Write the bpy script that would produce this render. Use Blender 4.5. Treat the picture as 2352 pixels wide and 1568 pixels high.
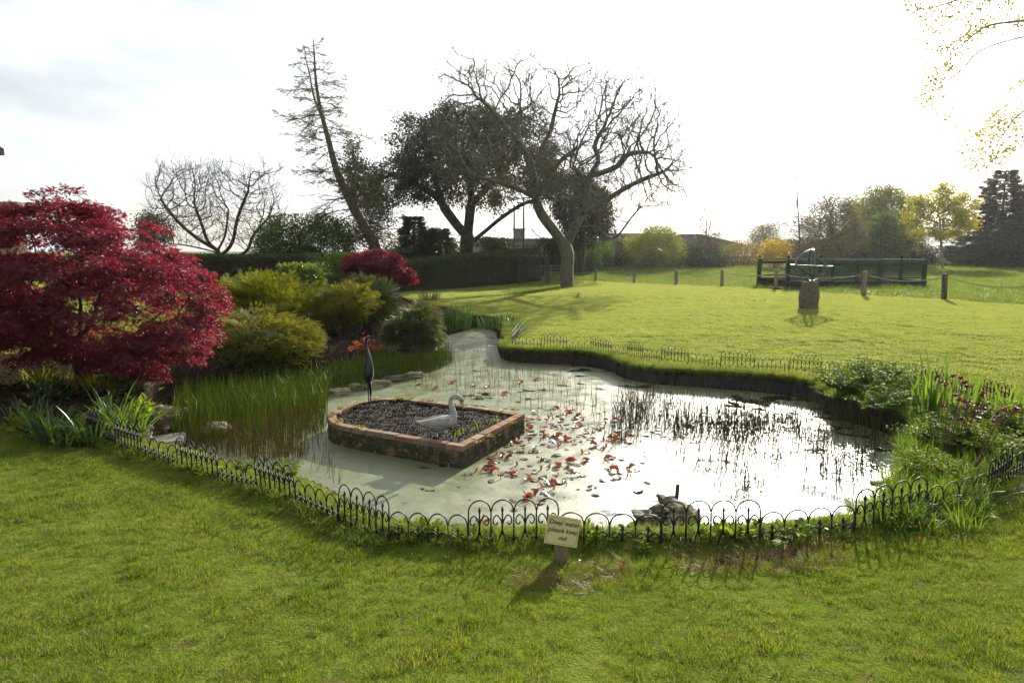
import bpy, bmesh, math, random
import numpy as np
from mathutils import Vector, Matrix, kdtree

for o in list(bpy.data.objects):
    bpy.data.objects.remove(o)
SC = bpy.context.scene
COL = SC.collection
rng = np.random.default_rng(7)
random.seed(7)
R = math.radians

# ------------------------------------------------------------------ camera
CAM = np.array([0.0, 0.0, 2.0])
PW, PH, PF = 2352.0, 1568.0, 1568.0          # the photograph measured at 2352 x 1568, 24 mm lens
HORIZON = 575.0
PITCH = math.atan((PH / 2 - HORIZON) / PF)
cam_d = bpy.data.cameras.new('camera')
cam_d.sensor_width = 36.0
cam_d.lens = 24.0
cam_d.clip_start = 0.05
cam_d.clip_end = 3000.0
cam = bpy.data.objects.new('camera', cam_d)
cam.location = CAM
cam.rotation_euler = (math.pi / 2 - PITCH, 0, 0)
COL.objects.link(cam)
SC.camera = cam

# ------------------------------------------------------------------ sky and sun
SUN_AZ, SUN_EL = R(23.5), R(22.0)
SUN = Vector((math.sin(SUN_AZ) * math.cos(SUN_EL), math.cos(SUN_AZ) * math.cos(SUN_EL), math.sin(SUN_EL)))
W = bpy.data.worlds.new('World')
SC.world = W
W.use_nodes = True
nt = W.node_tree
nt.nodes.clear()
def wn(t, **k):
    n = nt.nodes.new(t)
    for a, b in k.items():
        setattr(n, a, b)
    return n
def wmath(op, a, b=None, clamp=False):
    n = wn('ShaderNodeMath', operation=op, use_clamp=clamp)
    for i, v in enumerate((a, b)):
        if v is None:
            continue
        if isinstance(v, (int, float)):
            n.inputs[i].default_value = v
        else:
            nt.links.new(v, n.inputs[i])
    return n.outputs[0]
sky = wn('ShaderNodeTexSky', sky_type='NISHITA', sun_disc=False, sun_elevation=SUN_EL, sun_rotation=SUN_AZ,
         air_density=1.0, dust_density=2.0, ozone_density=1.0)
tc = wn('ShaderNodeTexCoord')
dt = wn('ShaderNodeVectorMath', operation='DOT_PRODUCT')
nt.links.new(tc.outputs['Generated'], dt.inputs[0])
dt.inputs[1].default_value = SUN
cs = wmath('MAXIMUM', dt.outputs['Value'], 0.0)
g1 = wmath('MULTIPLY', wmath('POWER', cs, 5.0), 5.5)
g2 = wmath('MULTIPLY', wmath('POWER', cs, 40.0), 22.0)
mp = wn('ShaderNodeMapping')
mp.inputs['Scale'].default_value = (1.0, 1.0, 2.6)
mp.inputs['Location'].default_value = (0.35, 0.1, 0.2)
nt.links.new(tc.outputs['Generated'], mp.inputs['Vector'])
nz = wn('ShaderNodeTexNoise')
nz.inputs['Scale'].default_value = 3.0
nz.inputs['Detail'].default_value = 7.0
nz.inputs['Roughness'].default_value = 0.52
nz.inputs['Distortion'].default_value = 0.25
nt.links.new(mp.outputs[0], nz.inputs['Vector'])
mr = wn('ShaderNodeMapRange', interpolation_type='SMOOTHSTEP')
mr.inputs['From Min'].default_value = 0.38
mr.inputs['From Max'].default_value = 0.60
nt.links.new(nz.outputs['Fac'], mr.inputs['Value'])
mr2 = wn('ShaderNodeMapRange')                     # thin cloud veil everywhere, thicker in the puffs
mr2.inputs['To Min'].default_value = 0.60
mr2.inputs['To Max'].default_value = 0.97
nt.links.new(mr.outputs[0], mr2.inputs['Value'])
SKY_BASE = 2.9
lum = wmath('ADD', wmath('ADD', g1, g2), wmath('ADD', wmath('MULTIPLY', mr.outputs[0], 1.9), SKY_BASE))
cc = wn('ShaderNodeVectorMath', operation='SCALE')
cc.inputs[0].default_value = (0.965, 1.0, 1.025)
nt.links.new(lum, cc.inputs['Scale'])
mx = wn('ShaderNodeMix', data_type='RGBA')
nt.links.new(mr2.outputs[0], mx.inputs[0])
nt.links.new(sky.outputs[0], mx.inputs[6])
nt.links.new(cc.outputs[0], mx.inputs[7])
bg = wn('ShaderNodeBackground')
bg.inputs['Strength'].default_value = 0.1
nt.links.new(mx.outputs[2], bg.inputs['Color'])
wo = wn('ShaderNodeOutputWorld')
nt.links.new(bg.outputs[0], wo.inputs[0])

sun_d = bpy.data.lights.new('sun', 'SUN')
sun_d.energy = 5.0
sun_d.angle = R(0.6)
sun_d.color = (1.0, 0.93, 0.80)
sun = bpy.data.objects.new('sun', sun_d)
sun.rotation_euler = SUN.to_track_quat('Z', 'Y').to_euler()
sun.location = (20, 40, 30)
COL.objects.link(sun)

SC.view_settings.view_transform = 'Standard'
SC.view_settings.look = 'None'
SC.view_settings.gamma = 1.0
SC.view_settings.use_curve_mapping = False
SC.view_settings.exposure = 1.05
SC.render.engine = 'CYCLES'
SC.cycles.use_denoising = True
SC.cycles.max_bounces = 8
SC.cycles.transparent_max_bounces = 8
SC.cycles.diffuse_bounces = 3
SC.cycles.glossy_bounces = 3
SC.cycles.transmission_bounces = 4
SC.cycles.sample_clamp_indirect = 4.0
SC.cycles.caustics_reflective = False
SC.cycles.caustics_refractive = False

# ------------------------------------------------------------------ pixel -> direction
_F = np.array([0, math.cos(PITCH), -math.sin(PITCH)])
_U = np.array([0, math.sin(PITCH), math.cos(PITCH)])
_X = np.array([1.0, 0, 0])
def ray(px, py):
    return _F * PF + _X * (px - PW / 2) + _U * (PH / 2 - py)
def at_z(px, py, z):
    d = ray(px, py)
    return CAM + d * ((z - CAM[2]) / d[2])
def at_y(px, py, Y):
    d = ray(px, py)
    return CAM + d * (Y / d[1])

# ------------------------------------------------------------------ object helpers
def put(o, parent=None):
    COL.objects.link(o)
    if parent is not None:
        o.parent = parent
    return o
def tag(o, label=None, cat=None, group=None, kind=None):
    if label: o['label'] = label
    if cat: o['category'] = cat
    if group: o['group'] = group
    if kind: o['kind'] = kind
    return o
def thing(name, label, cat, loc=(0, 0, 0), rz=0.0, group=None):
    o = bpy.data.objects.new(name, None)
    o.location = Vector([float(v) for v in loc])
    o.rotation_euler = (0, 0, rz)
    o.empty_display_size = 0.1
    put(o)
    return tag(o, label, cat, group)
def mesh_np(name, V, F, mat=None, smooth=False, rnd=None):
    """V (n,3) array, F (m,k) array of one polygon size or a list of such arrays"""
    me = bpy.data.meshes.new(name)
    Fs = [np.asarray(f, dtype=np.int32) for f in (F if isinstance(F, (list, tuple)) else [F]) if len(f)]
    V = np.asarray(V, dtype=np.float32)
    me.vertices.add(len(V))
    me.vertices.foreach_set('co', V.ravel())
    loops = np.concatenate([f.ravel() for f in Fs])
    tot = np.concatenate([np.full(len(f), f.shape[1], np.int32) for f in Fs])
    start = np.concatenate([[0], np.cumsum(tot)[:-1]]).astype(np.int32)
    me.loops.add(len(loops))
    me.loops.foreach_set('vertex_index', loops.astype(np.int32))
    me.polygons.add(len(tot))
    me.polygons.foreach_set('loop_start', start)
    if smooth:
        me.polygons.foreach_set('use_smooth', np.ones(len(tot), bool))
    if rnd is not None:
        a = me.attributes.new('rnd', 'FLOAT', 'POINT')
        a.data.foreach_set('value', np.asarray(rnd, np.float32))
    me.update(calc_edges=True)
    me.validate()
    if mat is not None:
        me.materials.append(mat)
    return me
def obj_np(name, V, F, mat, parent=None, smooth=False, rnd=None, kind=None):
    """vertices are world coordinates; when the parent is an Empty they are moved into its space"""
    V = np.asarray(V, float)
    if parent is not None:
        mw = Matrix.LocRotScale(parent.location, parent.rotation_euler, parent.scale)
        if parent.parent is not None:
            q = parent.parent
            mw = Matrix.LocRotScale(q.location, q.rotation_euler, q.scale) @ mw
        mi = np.array(mw.inverted())
        V = V @ mi[:3, :3].T + mi[:3, 3]
    o = bpy.data.objects.new(name, mesh_np(name, V, F, mat, smooth, rnd))
    put(o, parent)
    if kind: o['kind'] = kind
    return o
def obj_me(name, me, parent=None, loc=(0, 0, 0), rot=(0, 0, 0), scl=(1, 1, 1)):
    o = bpy.data.objects.new(name, me)
    o.location = Vector([float(v) for v in loc]); o.rotation_euler = rot; o.scale = scl
    return put(o, parent)

class MB:
    """collects small shapes into one mesh"""
    def __init__(s): s.v = []; s.f = []
    def add(s, V, F):
        b = len(s.v)
        s.v += [tuple(float(c) for c in p) for p in V]
        s.f += [tuple(int(i) + b for i in q) for q in F]
        return s
    def box(s, c, d, rz=0.0, rot=None):
        x, y, z = [k / 2 for k in d]
        P = [Vector((sx * x, sy * y, sz * z)) for sz in (-1, 1) for sy in (-1, 1) for sx in (-1, 1)]
        m = rot if rot is not None else Matrix.Rotation(rz, 3, 'Z')
        P = [m @ p + Vector([float(k) for k in c]) for p in P]
        return s.add(P, [(0, 2, 3, 1), (4, 5, 7, 6), (0, 1, 5, 4), (2, 6, 7, 3), (0, 4, 6, 2), (1, 3, 7, 5)])
    def beam(s, a, b, w, h, up=(0, 0, 1)):
        a = Vector([float(k) for k in a]); b = Vector([float(k) for k in b])
        d = b - a
        z = d.normalized()
        u = Vector(up)
        if abs(z.dot(u)) > 0.98: u = Vector((0, 1, 0))
        x = u.cross(z).normalized(); y = z.cross(x)
        m = Matrix((x, y, z)).transposed()
        return s.box((a + b) / 2, (w, h, d.length), rot=m)
    def tube(s, pts, r, n=6, cap=True):
        V, F = tube_arrays(pts, r, n, cap)
        return s.add(V, F)
    def lathe(s, prof, n=12, c=(0, 0, 0)):
        V = []; F = []
        for r_, z in prof:
            for k in range(n):
                a = 2 * math.pi * k / n
                V.append((c[0] + r_ * math.cos(a), c[1] + r_ * math.sin(a), c[2] + z))
        for i in range(len(prof) - 1):
            for k in range(n):
                F.append((i * n + k, i * n + (k + 1) % n, (i + 1) * n + (k + 1) % n, (i + 1) * n + k))
        F.append(tuple(range(n))[::-1]); F.append(tuple(range((len(prof) - 1) * n, len(prof) * n)))
        return s.add(V, F)
    def mesh(s, name, mat=None, smooth=False):
        me = bpy.data.meshes.new(name)
        me.from_pydata(s.v, [], s.f)
        if smooth:
            me.polygons.foreach_set('use_smooth', np.ones(len(me.polygons), bool))
        if mat is not None: me.materials.append(mat)
        me.update()
        return me
    def build(s, name, mat, parent=None, smooth=False, loc=(0, 0, 0)):
        return obj_me(name, s.mesh(name, mat, smooth), parent, loc)

def tube_arrays(pts, r, n=6, cap=True):
    pts = [Vector([float(k) for k in p]) for p in pts]
    if not hasattr(r, '__len__'): r = [r] * len(pts)
    V = []; F = []
    u = None
    for i, p in enumerate(pts):
        a = pts[max(i - 1, 0)]; b = pts[min(i + 1, len(pts) - 1)]
        t = (b - a)
        t = t.normalized() if t.length > 1e-9 else Vector((0, 0, 1))
        if u is None:
            u = t.orthogonal().normalized()
        else:
            u = (u - t * u.dot(t))
            u = u.normalized() if u.length > 1e-6 else t.orthogonal().normalized()
        w = t.cross(u)
        for k in range(n):
            an = 2 * math.pi * k / n
            V.append(p + (u * math.cos(an) + w * math.sin(an)) * r[i])
    for i in range(len(pts) - 1):
        for k in range(n):
            F.append((i * n + k, i * n + (k + 1) % n, (i + 1) * n + (k + 1) % n, (i + 1) * n + k))
    if cap:
        F.append(tuple(range(n))[::-1]); F.append(tuple(range((len(pts) - 1) * n, len(pts) * n)))
    return V, F

def vnoise(P, scale=1.0, seed=0):
    """smooth value noise, P (n,2) or (n,3) -> 0..1"""
    P = np.asarray(P, float) * scale
    if P.shape[1] == 2:
        P = np.column_stack([P, np.full(len(P), 0.37)])
    i = np.floor(P).astype(np.int64); f = P - i
    f = f * f * (3 - 2 * f)
    out = np.zeros(len(P))
    for dx in (0, 1):
        for dy in (0, 1):
            for dz in (0, 1):
                h = (i[:, 0] + dx) * 374761393 + (i[:, 1] + dy) * 668265263 + (i[:, 2] + dz) * 2147483647 + seed * 144269
                h = (h ^ (h >> 13)) * 1274126177
                h = (h ^ (h >> 16)) & 0xFFFFF
                w = (f[:, 0] if dx else 1 - f[:, 0]) * (f[:, 1] if dy else 1 - f[:, 1]) * (f[:, 2] if dz else 1 - f[:, 2])
                out += w * (h / 0xFFFFF)
    return out
def poly_sd(P, poly):
    """signed distance to a polygon, positive inside"""
    P = np.asarray(P, float)[:, :2]; poly = np.asarray(poly, float)[:, :2]
    d = np.full(len(P), 1e9); ins = np.zeros(len(P), bool)
    for k in range(len(poly)):
        a = poly[k]; b = poly[(k + 1) % len(poly)]
        e = b - a; w = P - a
        t = np.clip((w @ e) / max(e @ e, 1e-12), 0, 1)
        q = w - t[:, None] * e
        d = np.minimum(d, np.sqrt((q * q).sum(1)))
        if abs(b[1] - a[1]) > 1e-12:
            c = ((a[1] > P[:, 1]) != (b[1] > P[:, 1])) & (P[:, 0] < e[0] * (P[:, 1] - a[1]) / (b[1] - a[1]) + a[0])
            ins ^= c
    return np.where(ins, d, -d)
def line_d(P, line):
    P = np.asarray(P, float)[:, :2]; line = np.asarray(line, float)[:, :2]
    d = np.full(len(P), 1e9)
    for a, b in zip(line[:-1], line[1:]):
        e = b - a; w = P - a
        t = np.clip((w @ e) / max(e @ e, 1e-12), 0, 1)
        q = w - t[:, None] * e
        d = np.minimum(d, np.sqrt((q * q).sum(1)))
    return d
def smooth_closed(pts, n=4):
    """Catmull-Rom through a closed ring"""
    P = [np.asarray(p, float) for p in pts]; m = len(P); out = []
    for i in range(m):
        p0, p1, p2, p3 = P[i - 1], P[i], P[(i + 1) % m], P[(i + 2) % m]
        for k in range(n):
            t = k / n
            out.append(0.5 * ((2 * p1) + (-p0 + p2) * t + (2 * p0 - 5 * p1 + 4 * p2 - p3) * t * t + (-p0 + 3 * p1 - 3 * p2 + p3) * t ** 3))
    return np.array(out)
def smooth_open(pts, n=4):
    P = [np.asarray(p, float) for p in pts]; m = len(P); out = []
    for i in range(m - 1):
        p0, p1, p2, p3 = P[max(i - 1, 0)], P[i], P[i + 1], P[min(i + 2, m - 1)]
        for k in range(n):
            t = k / n
            out.append(0.5 * ((2 * p1) + (-p0 + p2) * t + (2 * p0 - 5 * p1 + 4 * p2 - p3) * t * t + (-p0 + 3 * p1 - 3 * p2 + p3) * t ** 3))
    out.append(P[-1])
    return np.array(out)

# ------------------------------------------------------------------ materials
class NT:
    def __init__(s, name):
        s.m = bpy.data.materials.new(name); s.m.use_nodes = True
        s.t = s.m.node_tree; s.t.nodes.clear()
        s.out = s.n('ShaderNodeOutputMaterial')
    def n(s, t, **k):
        x = s.t.nodes.new(t)
        for a, b in k.items(): setattr(x, a, b)
        return x
    def l(s, a, b): s.t.links.new(a, b)
    def noise(s, scale, detail=4, vec=None, rough=0.55):
        x = s.n('ShaderNodeTexNoise')
        x.inputs['Scale'].default_value = scale; x.inputs['Detail'].default_value = detail
        x.inputs['Roughness'].default_value = rough
        if vec is not None: s.l(vec, x.inputs['Vector'])
        return x.outputs['Fac']
    def ramp(s, fac, stops):
        x = s.n('ShaderNodeValToRGB')
        e = x.color_ramp.elements
        while len(e) < len(stops): e.new(0.5)
        for k, (p, c) in enumerate(stops):
            e[k].position = p; e[k].color = (*c, 1)
        s.l(fac, x.inputs[0])
        return x.outputs[0]
    def rng(s, v, a, b, c=0.0, d=1.0, smooth=True):
        x = s.n('ShaderNodeMapRange', interpolation_type='SMOOTHSTEP' if smooth else 'LINEAR')
        for k, q in zip(('From Min', 'From Max', 'To Min', 'To Max'), (a, b, c, d)): x.inputs[k].default_value = q
        s.l(v, x.inputs['Value'])
        return x.outputs[0]
    def mix(s, f, a, b, mode='MIX'):
        x = s.n('ShaderNodeMix', data_type='RGBA', blend_type=mode)
        for i, v in ((0, f), (6, a), (7, b)):
            if isinstance(v, (int, float)): x.inputs[i].default_value = v
            elif isinstance(v, tuple): x.inputs[i].default_value = (*v, 1)
            else: s.l(v, x.inputs[i])
        return x.outputs[2]
    def math(s, op, a, b=0.0):
        x = s.n('ShaderNodeMath', operation=op)
        for i, v in enumerate((a, b)):
            if isinstance(v, (int, float)): x.inputs[i].default_value = v
            else: s.l(v, x.inputs[i])
        return x.outputs[0]
    def bump(s, h, strength=0.3, dist=0.02):
        x = s.n('ShaderNodeBump')
        x.inputs['Strength'].default_value = strength; x.inputs['Distance'].default_value = dist
        s.l(h, x.inputs['Height'])
        return x.outputs[0]
    def prin(s, col, rough=0.7, spec=0.3, metal=0.0, normal=None):
        p = s.n('ShaderNodeBsdfPrincipled')
        for k, v in (('Base Color', col), ('Roughness', rough), ('Specular IOR Level', spec), ('Metallic', metal)):
            if isinstance(v, tuple): p.inputs[k].default_value = (*v, 1)
            elif isinstance(v, (int, float)): p.inputs[k].default_value = v
            else: s.l(v, p.inputs[k])
        if normal is not None: s.l(normal, p.inputs['Normal'])
        return p
    def done(s, sh):
        s.l(sh, s.out.inputs['Surface'])
        return s.m
def pos(nt_):
    return nt_.n('ShaderNodeNewGeometry').outputs['Position']
def M(name, c1, c2=None, rough=0.75, scale=8.0, bump=0.25, metal=0.0, spec=0.25, dist=0.01, c3=None, lo=0.35, hi=0.65):
    t = NT(name)
    p = t.n('ShaderNodeTexCoord').outputs['Object']
    nz_ = t.noise(scale, 6, p)
    st = [(lo, c1), (hi, c2 or c1)]
    if c3: st = [(lo, c1), ((lo + hi) / 2, c2), (hi, c3)]
    col = t.ramp(nz_, st)
    nb = t.noise(scale * 4, 5, p)
    if spec == 0:
        df = t.n('ShaderNodeBsdfDiffuse'); t.l(col, df.inputs['Color']); t.l(t.bump(nb, bump, dist), df.inputs['Normal'])
        return t.done(df.outputs[0])
    return t.done(t.prin(col, rough, spec, metal, t.bump(nb, bump, dist)).outputs[0])
def leafm(name, cols, trans=0.45, tcol=None, rough=0.5, spec=0.35, wscale=1.2, wvar=0.35, tgain=1.0):
    """leaf: every leaf has its own tint (rnd), clumps vary slowly; light passes through"""
    t = NT(name)
    a = t.n('ShaderNodeAttribute', attribute_name='rnd').outputs['Fac']
    n_ = t.noise(wscale, 3, pos(t))
    f = t.math('ADD', t.math('MULTIPLY', a, 1 - wvar), t.math('MULTIPLY', n_, wvar))
    k = len(cols)
    col = t.ramp(f, [(0.12 + 0.76 * i / max(k - 1, 1), c) for i, c in enumerate(cols)])
    p = t.prin(col, rough, spec)
    tr = t.n('ShaderNodeBsdfTranslucent')
    if tcol is None:
        tint = t.mix(1.0, col, (1.5 * tgain, 1.35 * tgain, 0.7 * tgain), 'MULTIPLY')
    else:
        tint = t.mix(0.35, tcol, col)
    t.l(tint, tr.inputs['Color'])
    m = t.n('ShaderNodeMixShader'); m.inputs[0].default_value = trans
    t.l(p.outputs[0], m.inputs[1]); t.l(tr.outputs[0], m.inputs[2])
    return t.done(m.outputs[0])

MT = {}
MT['bark_dark'] = M('bark_dark', (0.035, 0.028, 0.02), (0.075, 0.062, 0.045), 0.9, 5, 0.6, dist=0.03)
MT['bark_walnut'] = M('bark_walnut', (0.045, 0.04, 0.027), (0.12, 0.105, 0.07), 0.9, 3, 0.8, dist=0.04, c3=(0.085, 0.085, 0.04))
MT['bark_brown'] = M('bark_brown', (0.06, 0.045, 0.03), (0.13, 0.10, 0.065), 0.9, 5, 0.5, dist=0.02)
MT['bark_grey'] = M('bark_grey', (0.12, 0.11, 0.09), (0.22, 0.20, 0.16), 0.9, 5, 0.4)
MT['bark_birch'] = M('bark_birch', (0.10, 0.09, 0.07), (0.35, 0.33, 0.29), 0.8, 4, 0.3)
MT['twig'] = M('twig', (0.07, 0.055, 0.035), (0.14, 0.11, 0.07), 0.9, 6, 0.2)
MT['wood_grey'] = M('wood_grey', (0.13, 0.10, 0.065), (0.26, 0.21, 0.14), 0.85, 9, 0.4)
MT['wood_brown'] = M('wood_brown', (0.06, 0.04, 0.028), (0.12, 0.085, 0.06), 0.85, 9, 0.4)
MT['rope'] = M('rope', (0.22, 0.19, 0.12), (0.34, 0.30, 0.20), 0.9, 60, 0.6)
MT['iron'] = M('iron', (0.006, 0.006, 0.007), (0.014, 0.013, 0.013), 0.52, 30, 0.15, spec=0.3)
MT['green_paint'] = M('green_paint', (0.008, 0.028, 0.018), (0.014, 0.042, 0.028), 0.75, 6, 0.15, spec=0.12)
MT['dark_step'] = M('dark_step', (0.018, 0.014, 0.012), (0.035, 0.028, 0.024), 0.95, 6, 0.2, spec=0)
MT['concrete_swan'] = M('concrete_swan', (0.20, 0.20, 0.175), (0.33, 0.33, 0.30), 0.95, 11, 0.7, dist=0.006, c3=(0.38, 0.375, 0.33))
MT['swan_bill'] = M('swan_bill', (0.40, 0.38, 0.33), (0.42, 0.30, 0.10), 0.9, 30, 0.3)
MT['bronze'] = M('bronze', (0.006, 0.005, 0.0045), (0.014, 0.011, 0.009), 0.34, 10, 0.25, metal=0.0, spec=0.5)
MT['bronze_leg'] = M('bronze_leg', (0.010, 0.008, 0.007), (0.03, 0.02, 0.014), 0.5, 10, 0.25, metal=0.4)
MT['verdigris'] = M('verdigris', (0.05, 0.065, 0.06), (0.11, 0.13, 0.12), 0.4, 10, 0.2, metal=0.7, spec=0.5)
MT['ring_bright'] = M('ring_bright', (0.40, 0.36, 0.31), (0.55, 0.50, 0.44), 0.25, 10, 0.1, metal=0.85, spec=0.5)
MT['rock'] = M('rock', (0.10, 0.085, 0.055), (0.30, 0.26, 0.19), 0.92, 7, 0.7, dist=0.02, c3=(0.20, 0.18, 0.10))
MT['rock_wet'] = M('rock_wet', (0.045, 0.042, 0.022), (0.15, 0.135, 0.085), 0.8, 9, 0.8, dist=0.02, c3=(0.07, 0.08, 0.03))
MT['stone_pedestal'] = M('stone_pedestal', (0.06, 0.045, 0.032), (0.16, 0.12, 0.085), 0.95, 5, 0.9, dist=0.05, c3=(0.11, 0.10, 0.05))
MT['stone_wall'] = M('stone_wall', (0.14, 0.125, 0.09), (0.32, 0.28, 0.21), 0.95, 4, 0.6, dist=0.03)
MT['slab'] = M('slab', (0.20, 0.19, 0.165), (0.32, 0.30, 0.26), 0.9, 4, 0.3)
MT['roof'] = M('roof', (0.03, 0.028, 0.026), (0.055, 0.05, 0.045), 0.9, 2, 0.5, spec=0)
MT['wall_far'] = M('wall_far', (0.22, 0.21, 0.19), (0.36, 0.34, 0.31), 0.9, 1.5, 0.3, spec=0)
MT['brick_far'] = M('brick_far', (0.11, 0.10, 0.09), (0.17, 0.155, 0.14), 0.9, 3, 0.3, spec=0)
MT['pole'] = M('pole', (0.06, 0.045, 0.032), (0.11, 0.08, 0.055), 0.9, 3, 0.3)
MT['cream'] = M('cream', (0.50, 0.43, 0.17), (0.56, 0.49, 0.22), 0.55, 6, 0.05, spec=0.4)
MT['ink'] = M('ink', (0.04, 0.035, 0.025), None, 0.7, 6, 0.0)
MT['screw'] = M('screw', (0.25, 0.22, 0.16), None, 0.5, 6, 0.0, metal=0.5)
MT['pipe'] = M('pipe', (0.03, 0.026, 0.022), (0.06, 0.05, 0.042), 0.6, 20, 0.3)
MT['liner'] = M('liner', (0.010, 0.010, 0.012), (0.024, 0.023, 0.024), 0.55, 5, 0.4)
MT['bank_soil'] = M('bank_soil', (0.018, 0.013, 0.008), (0.05, 0.042, 0.018), 0.95, 6, 0.9, dist=0.03)
MT['moss'] = leafm('moss', [(0.20, 0.16, 0.02), (0.36, 0.30, 0.03), (0.22, 0.24, 0.03)], 0.2)
MT['driftwood'] = M('driftwood', (0.10, 0.075, 0.05), (0.24, 0.19, 0.13), 0.9, 9, 0.7)
MT['blue'] = M('blue', (0.06, 0.09, 0.16), (0.12, 0.15, 0.22), 0.5, 9, 0.2)
MT['car_white'] = M('car_white', (0.6, 0.6, 0.6), None, 0.3, 3, 0.0, spec=0.5)
MT['car_dark'] = M('car_dark', (0.02, 0.025, 0.03), None, 0.2, 3, 0.0, spec=0.5)
MT['gate_metal'] = M('gate_metal', (0.16, 0.19, 0.19), (0.24, 0.27, 0.27), 0.5, 6, 0.1, metal=0.3)

# leaves
MT['grass'] = None
def grass_mat(name, cols, dry, trans=0.5, tg=1.0, tb=0.8):
    t = NT(name)
    a = t.n('ShaderNodeAttribute', attribute_name='rnd').outputs['Fac']
    P = pos(t)
    n1 = t.noise(0.55, 4, P); n2 = t.noise(5.0, 3, P)
    n3 = t.noise(2.2, 4, P)
    f = t.math('ADD', t.math('MULTIPLY', a, 0.40), t.math('ADD', t.math('MULTIPLY', n1, 0.25), t.math('MULTIPLY', n3, 0.35)))
    col = t.ramp(f, [(0.22 + 0.56 * i / (len(cols) - 1), c) for i, c in enumerate(cols)])
    col = t.mix(t.math('MULTIPLY', t.rng(t.math('ADD', t.math('MULTIPLY', a, 0.45), t.math('MULTIPLY', n2, 0.55)), 0.58, 0.80), 0.6), col, dry)
    p = t.prin(col, 0.5, 0.22)
    tr = t.n('ShaderNodeBsdfTranslucent')
    t.l(t.mix(1.0, col, (1.7 * tg, 1.55 * tg, tb * tg), 'MULTIPLY'), tr.inputs['Color'])
    m = t.n('ShaderNodeMixShader'); m.inputs[0].default_value = trans
    t.l(p.outputs[0], m.inputs[1]); t.l(tr.outputs[0], m.inputs[2])
    return t.done(m.outputs[0])
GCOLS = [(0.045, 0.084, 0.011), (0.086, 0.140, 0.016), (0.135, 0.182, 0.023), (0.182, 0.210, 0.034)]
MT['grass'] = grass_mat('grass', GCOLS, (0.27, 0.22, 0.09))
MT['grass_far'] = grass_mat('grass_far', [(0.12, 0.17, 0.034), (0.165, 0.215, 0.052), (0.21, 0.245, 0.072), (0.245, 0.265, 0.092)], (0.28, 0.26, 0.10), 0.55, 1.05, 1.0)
MT['grass_rough'] = grass_mat('grass_rough', [(0.045, 0.085, 0.012), (0.08, 0.14, 0.018), (0.12, 0.17, 0.025), (0.15, 0.18, 0.04)], (0.27, 0.22, 0.10))
MT['maple'] = leafm('maple', [(0.032, 0.007, 0.012), (0.072, 0.011, 0.020), (0.13, 0.017, 0.030), (0.21, 0.034, 0.046)], 0.40, (0.47, 0.026, 0.046), 0.36, 0.5, 1.6)
MT['juniper'] = leafm('juniper', [(0.06, 0.09, 0.010), (0.14, 0.17, 0.013), (0.225, 0.24, 0.018), (0.29, 0.285, 0.022)], 0.38, None, 0.6, 0.25, 2.2, 0.45)
MT['juniper_tan'] = leafm('juniper_tan', [(0.055, 0.08, 0.012), (0.125, 0.145, 0.018), (0.22, 0.215, 0.03), (0.30, 0.27, 0.05)], 0.36, None, 0.6, 0.25, 2.2, 0.45)
MT['greygreen'] = leafm('greygreen', [(0.04, 0.06, 0.018), (0.085, 0.11, 0.035), (0.13, 0.15, 0.05)], 0.35)
MT['needle_mound'] = leafm('needle_mound', [(0.03, 0.055, 0.012), (0.075, 0.105, 0.025), (0.13, 0.15, 0.04)], 0.35)
MT['orange_grass'] = leafm('orange_grass', [(0.10, 0.14, 0.02), (0.20, 0.19, 0.03), (0.32, 0.20, 0.04), (0.36, 0.13, 0.04)], 0.45)
MT['pieris'] = leafm('pieris', [(0.05, 0.10, 0.02), (0.12, 0.18, 0.04), (0.22, 0.27, 0.09)], 0.4, None, 0.25, 0.6)
MT['hedge'] = leafm('hedge', [(0.018, 0.042, 0.008), (0.035, 0.07, 0.012), (0.065, 0.105, 0.018)], 0.38)
MT['holm'] = leafm('holm', [(0.022, 0.028, 0.011), (0.038, 0.046, 0.018), (0.065, 0.068, 0.028)], 0.3, None, 0.45, 0.4)
MT['bush_green'] = leafm('bush_green', [(0.035, 0.07, 0.012), (0.065, 0.115, 0.02), (0.10, 0.16, 0.03)], 0.4)
MT['bush_yellow'] = leafm('bush_yellow', [(0.09, 0.12, 0.015), (0.16, 0.19, 0.025), (0.24, 0.25, 0.04)], 0.45)
MT['bush_dark'] = leafm('bush_dark', [(0.016, 0.028, 0.010), (0.032, 0.05, 0.016), (0.05, 0.075, 0.022)], 0.3)
MT['purple'] = leafm('purple', [(0.03, 0.014, 0.014), (0.055, 0.024, 0.022), (0.07, 0.05, 0.025)], 0.35)
MT['spruce'] = leafm('spruce', [(0.012, 0.020, 0.012), (0.022, 0.035, 0.02), (0.038, 0.052, 0.028)], 0.25, None, 0.8, 0.08)
MT['larch'] = leafm('larch', [(0.10, 0.12, 0.025), (0.17, 0.19, 0.04), (0.24, 0.24, 0.07)], 0.45)
MT['bud'] = leafm('bud', [(0.10, 0.08, 0.035), (0.16, 0.13, 0.05), (0.24, 0.13, 0.05)], 0.35)
MT['lime'] = leafm('lime', [(0.19, 0.20, 0.016), (0.29, 0.285, 0.024), (0.38, 0.345, 0.04)], 0.5, None, 0.5, 0.2)
MT['forsythia'] = leafm('forsythia', [(0.22, 0.16, 0.012), (0.34, 0.25, 0.016), (0.27, 0.24, 0.03)], 0.45)
MT['orange_leaf'] = leafm('orange_leaf', [(0.07, 0.075, 0.022), (0.13, 0.10, 0.03), (0.22, 0.11, 0.03)], 0.45)
MT['brown_twiggy'] = leafm('brown_twiggy', [(0.07, 0.065, 0.025), (0.12, 0.11, 0.04), (0.16, 0.15, 0.05)], 0.4)
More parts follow.
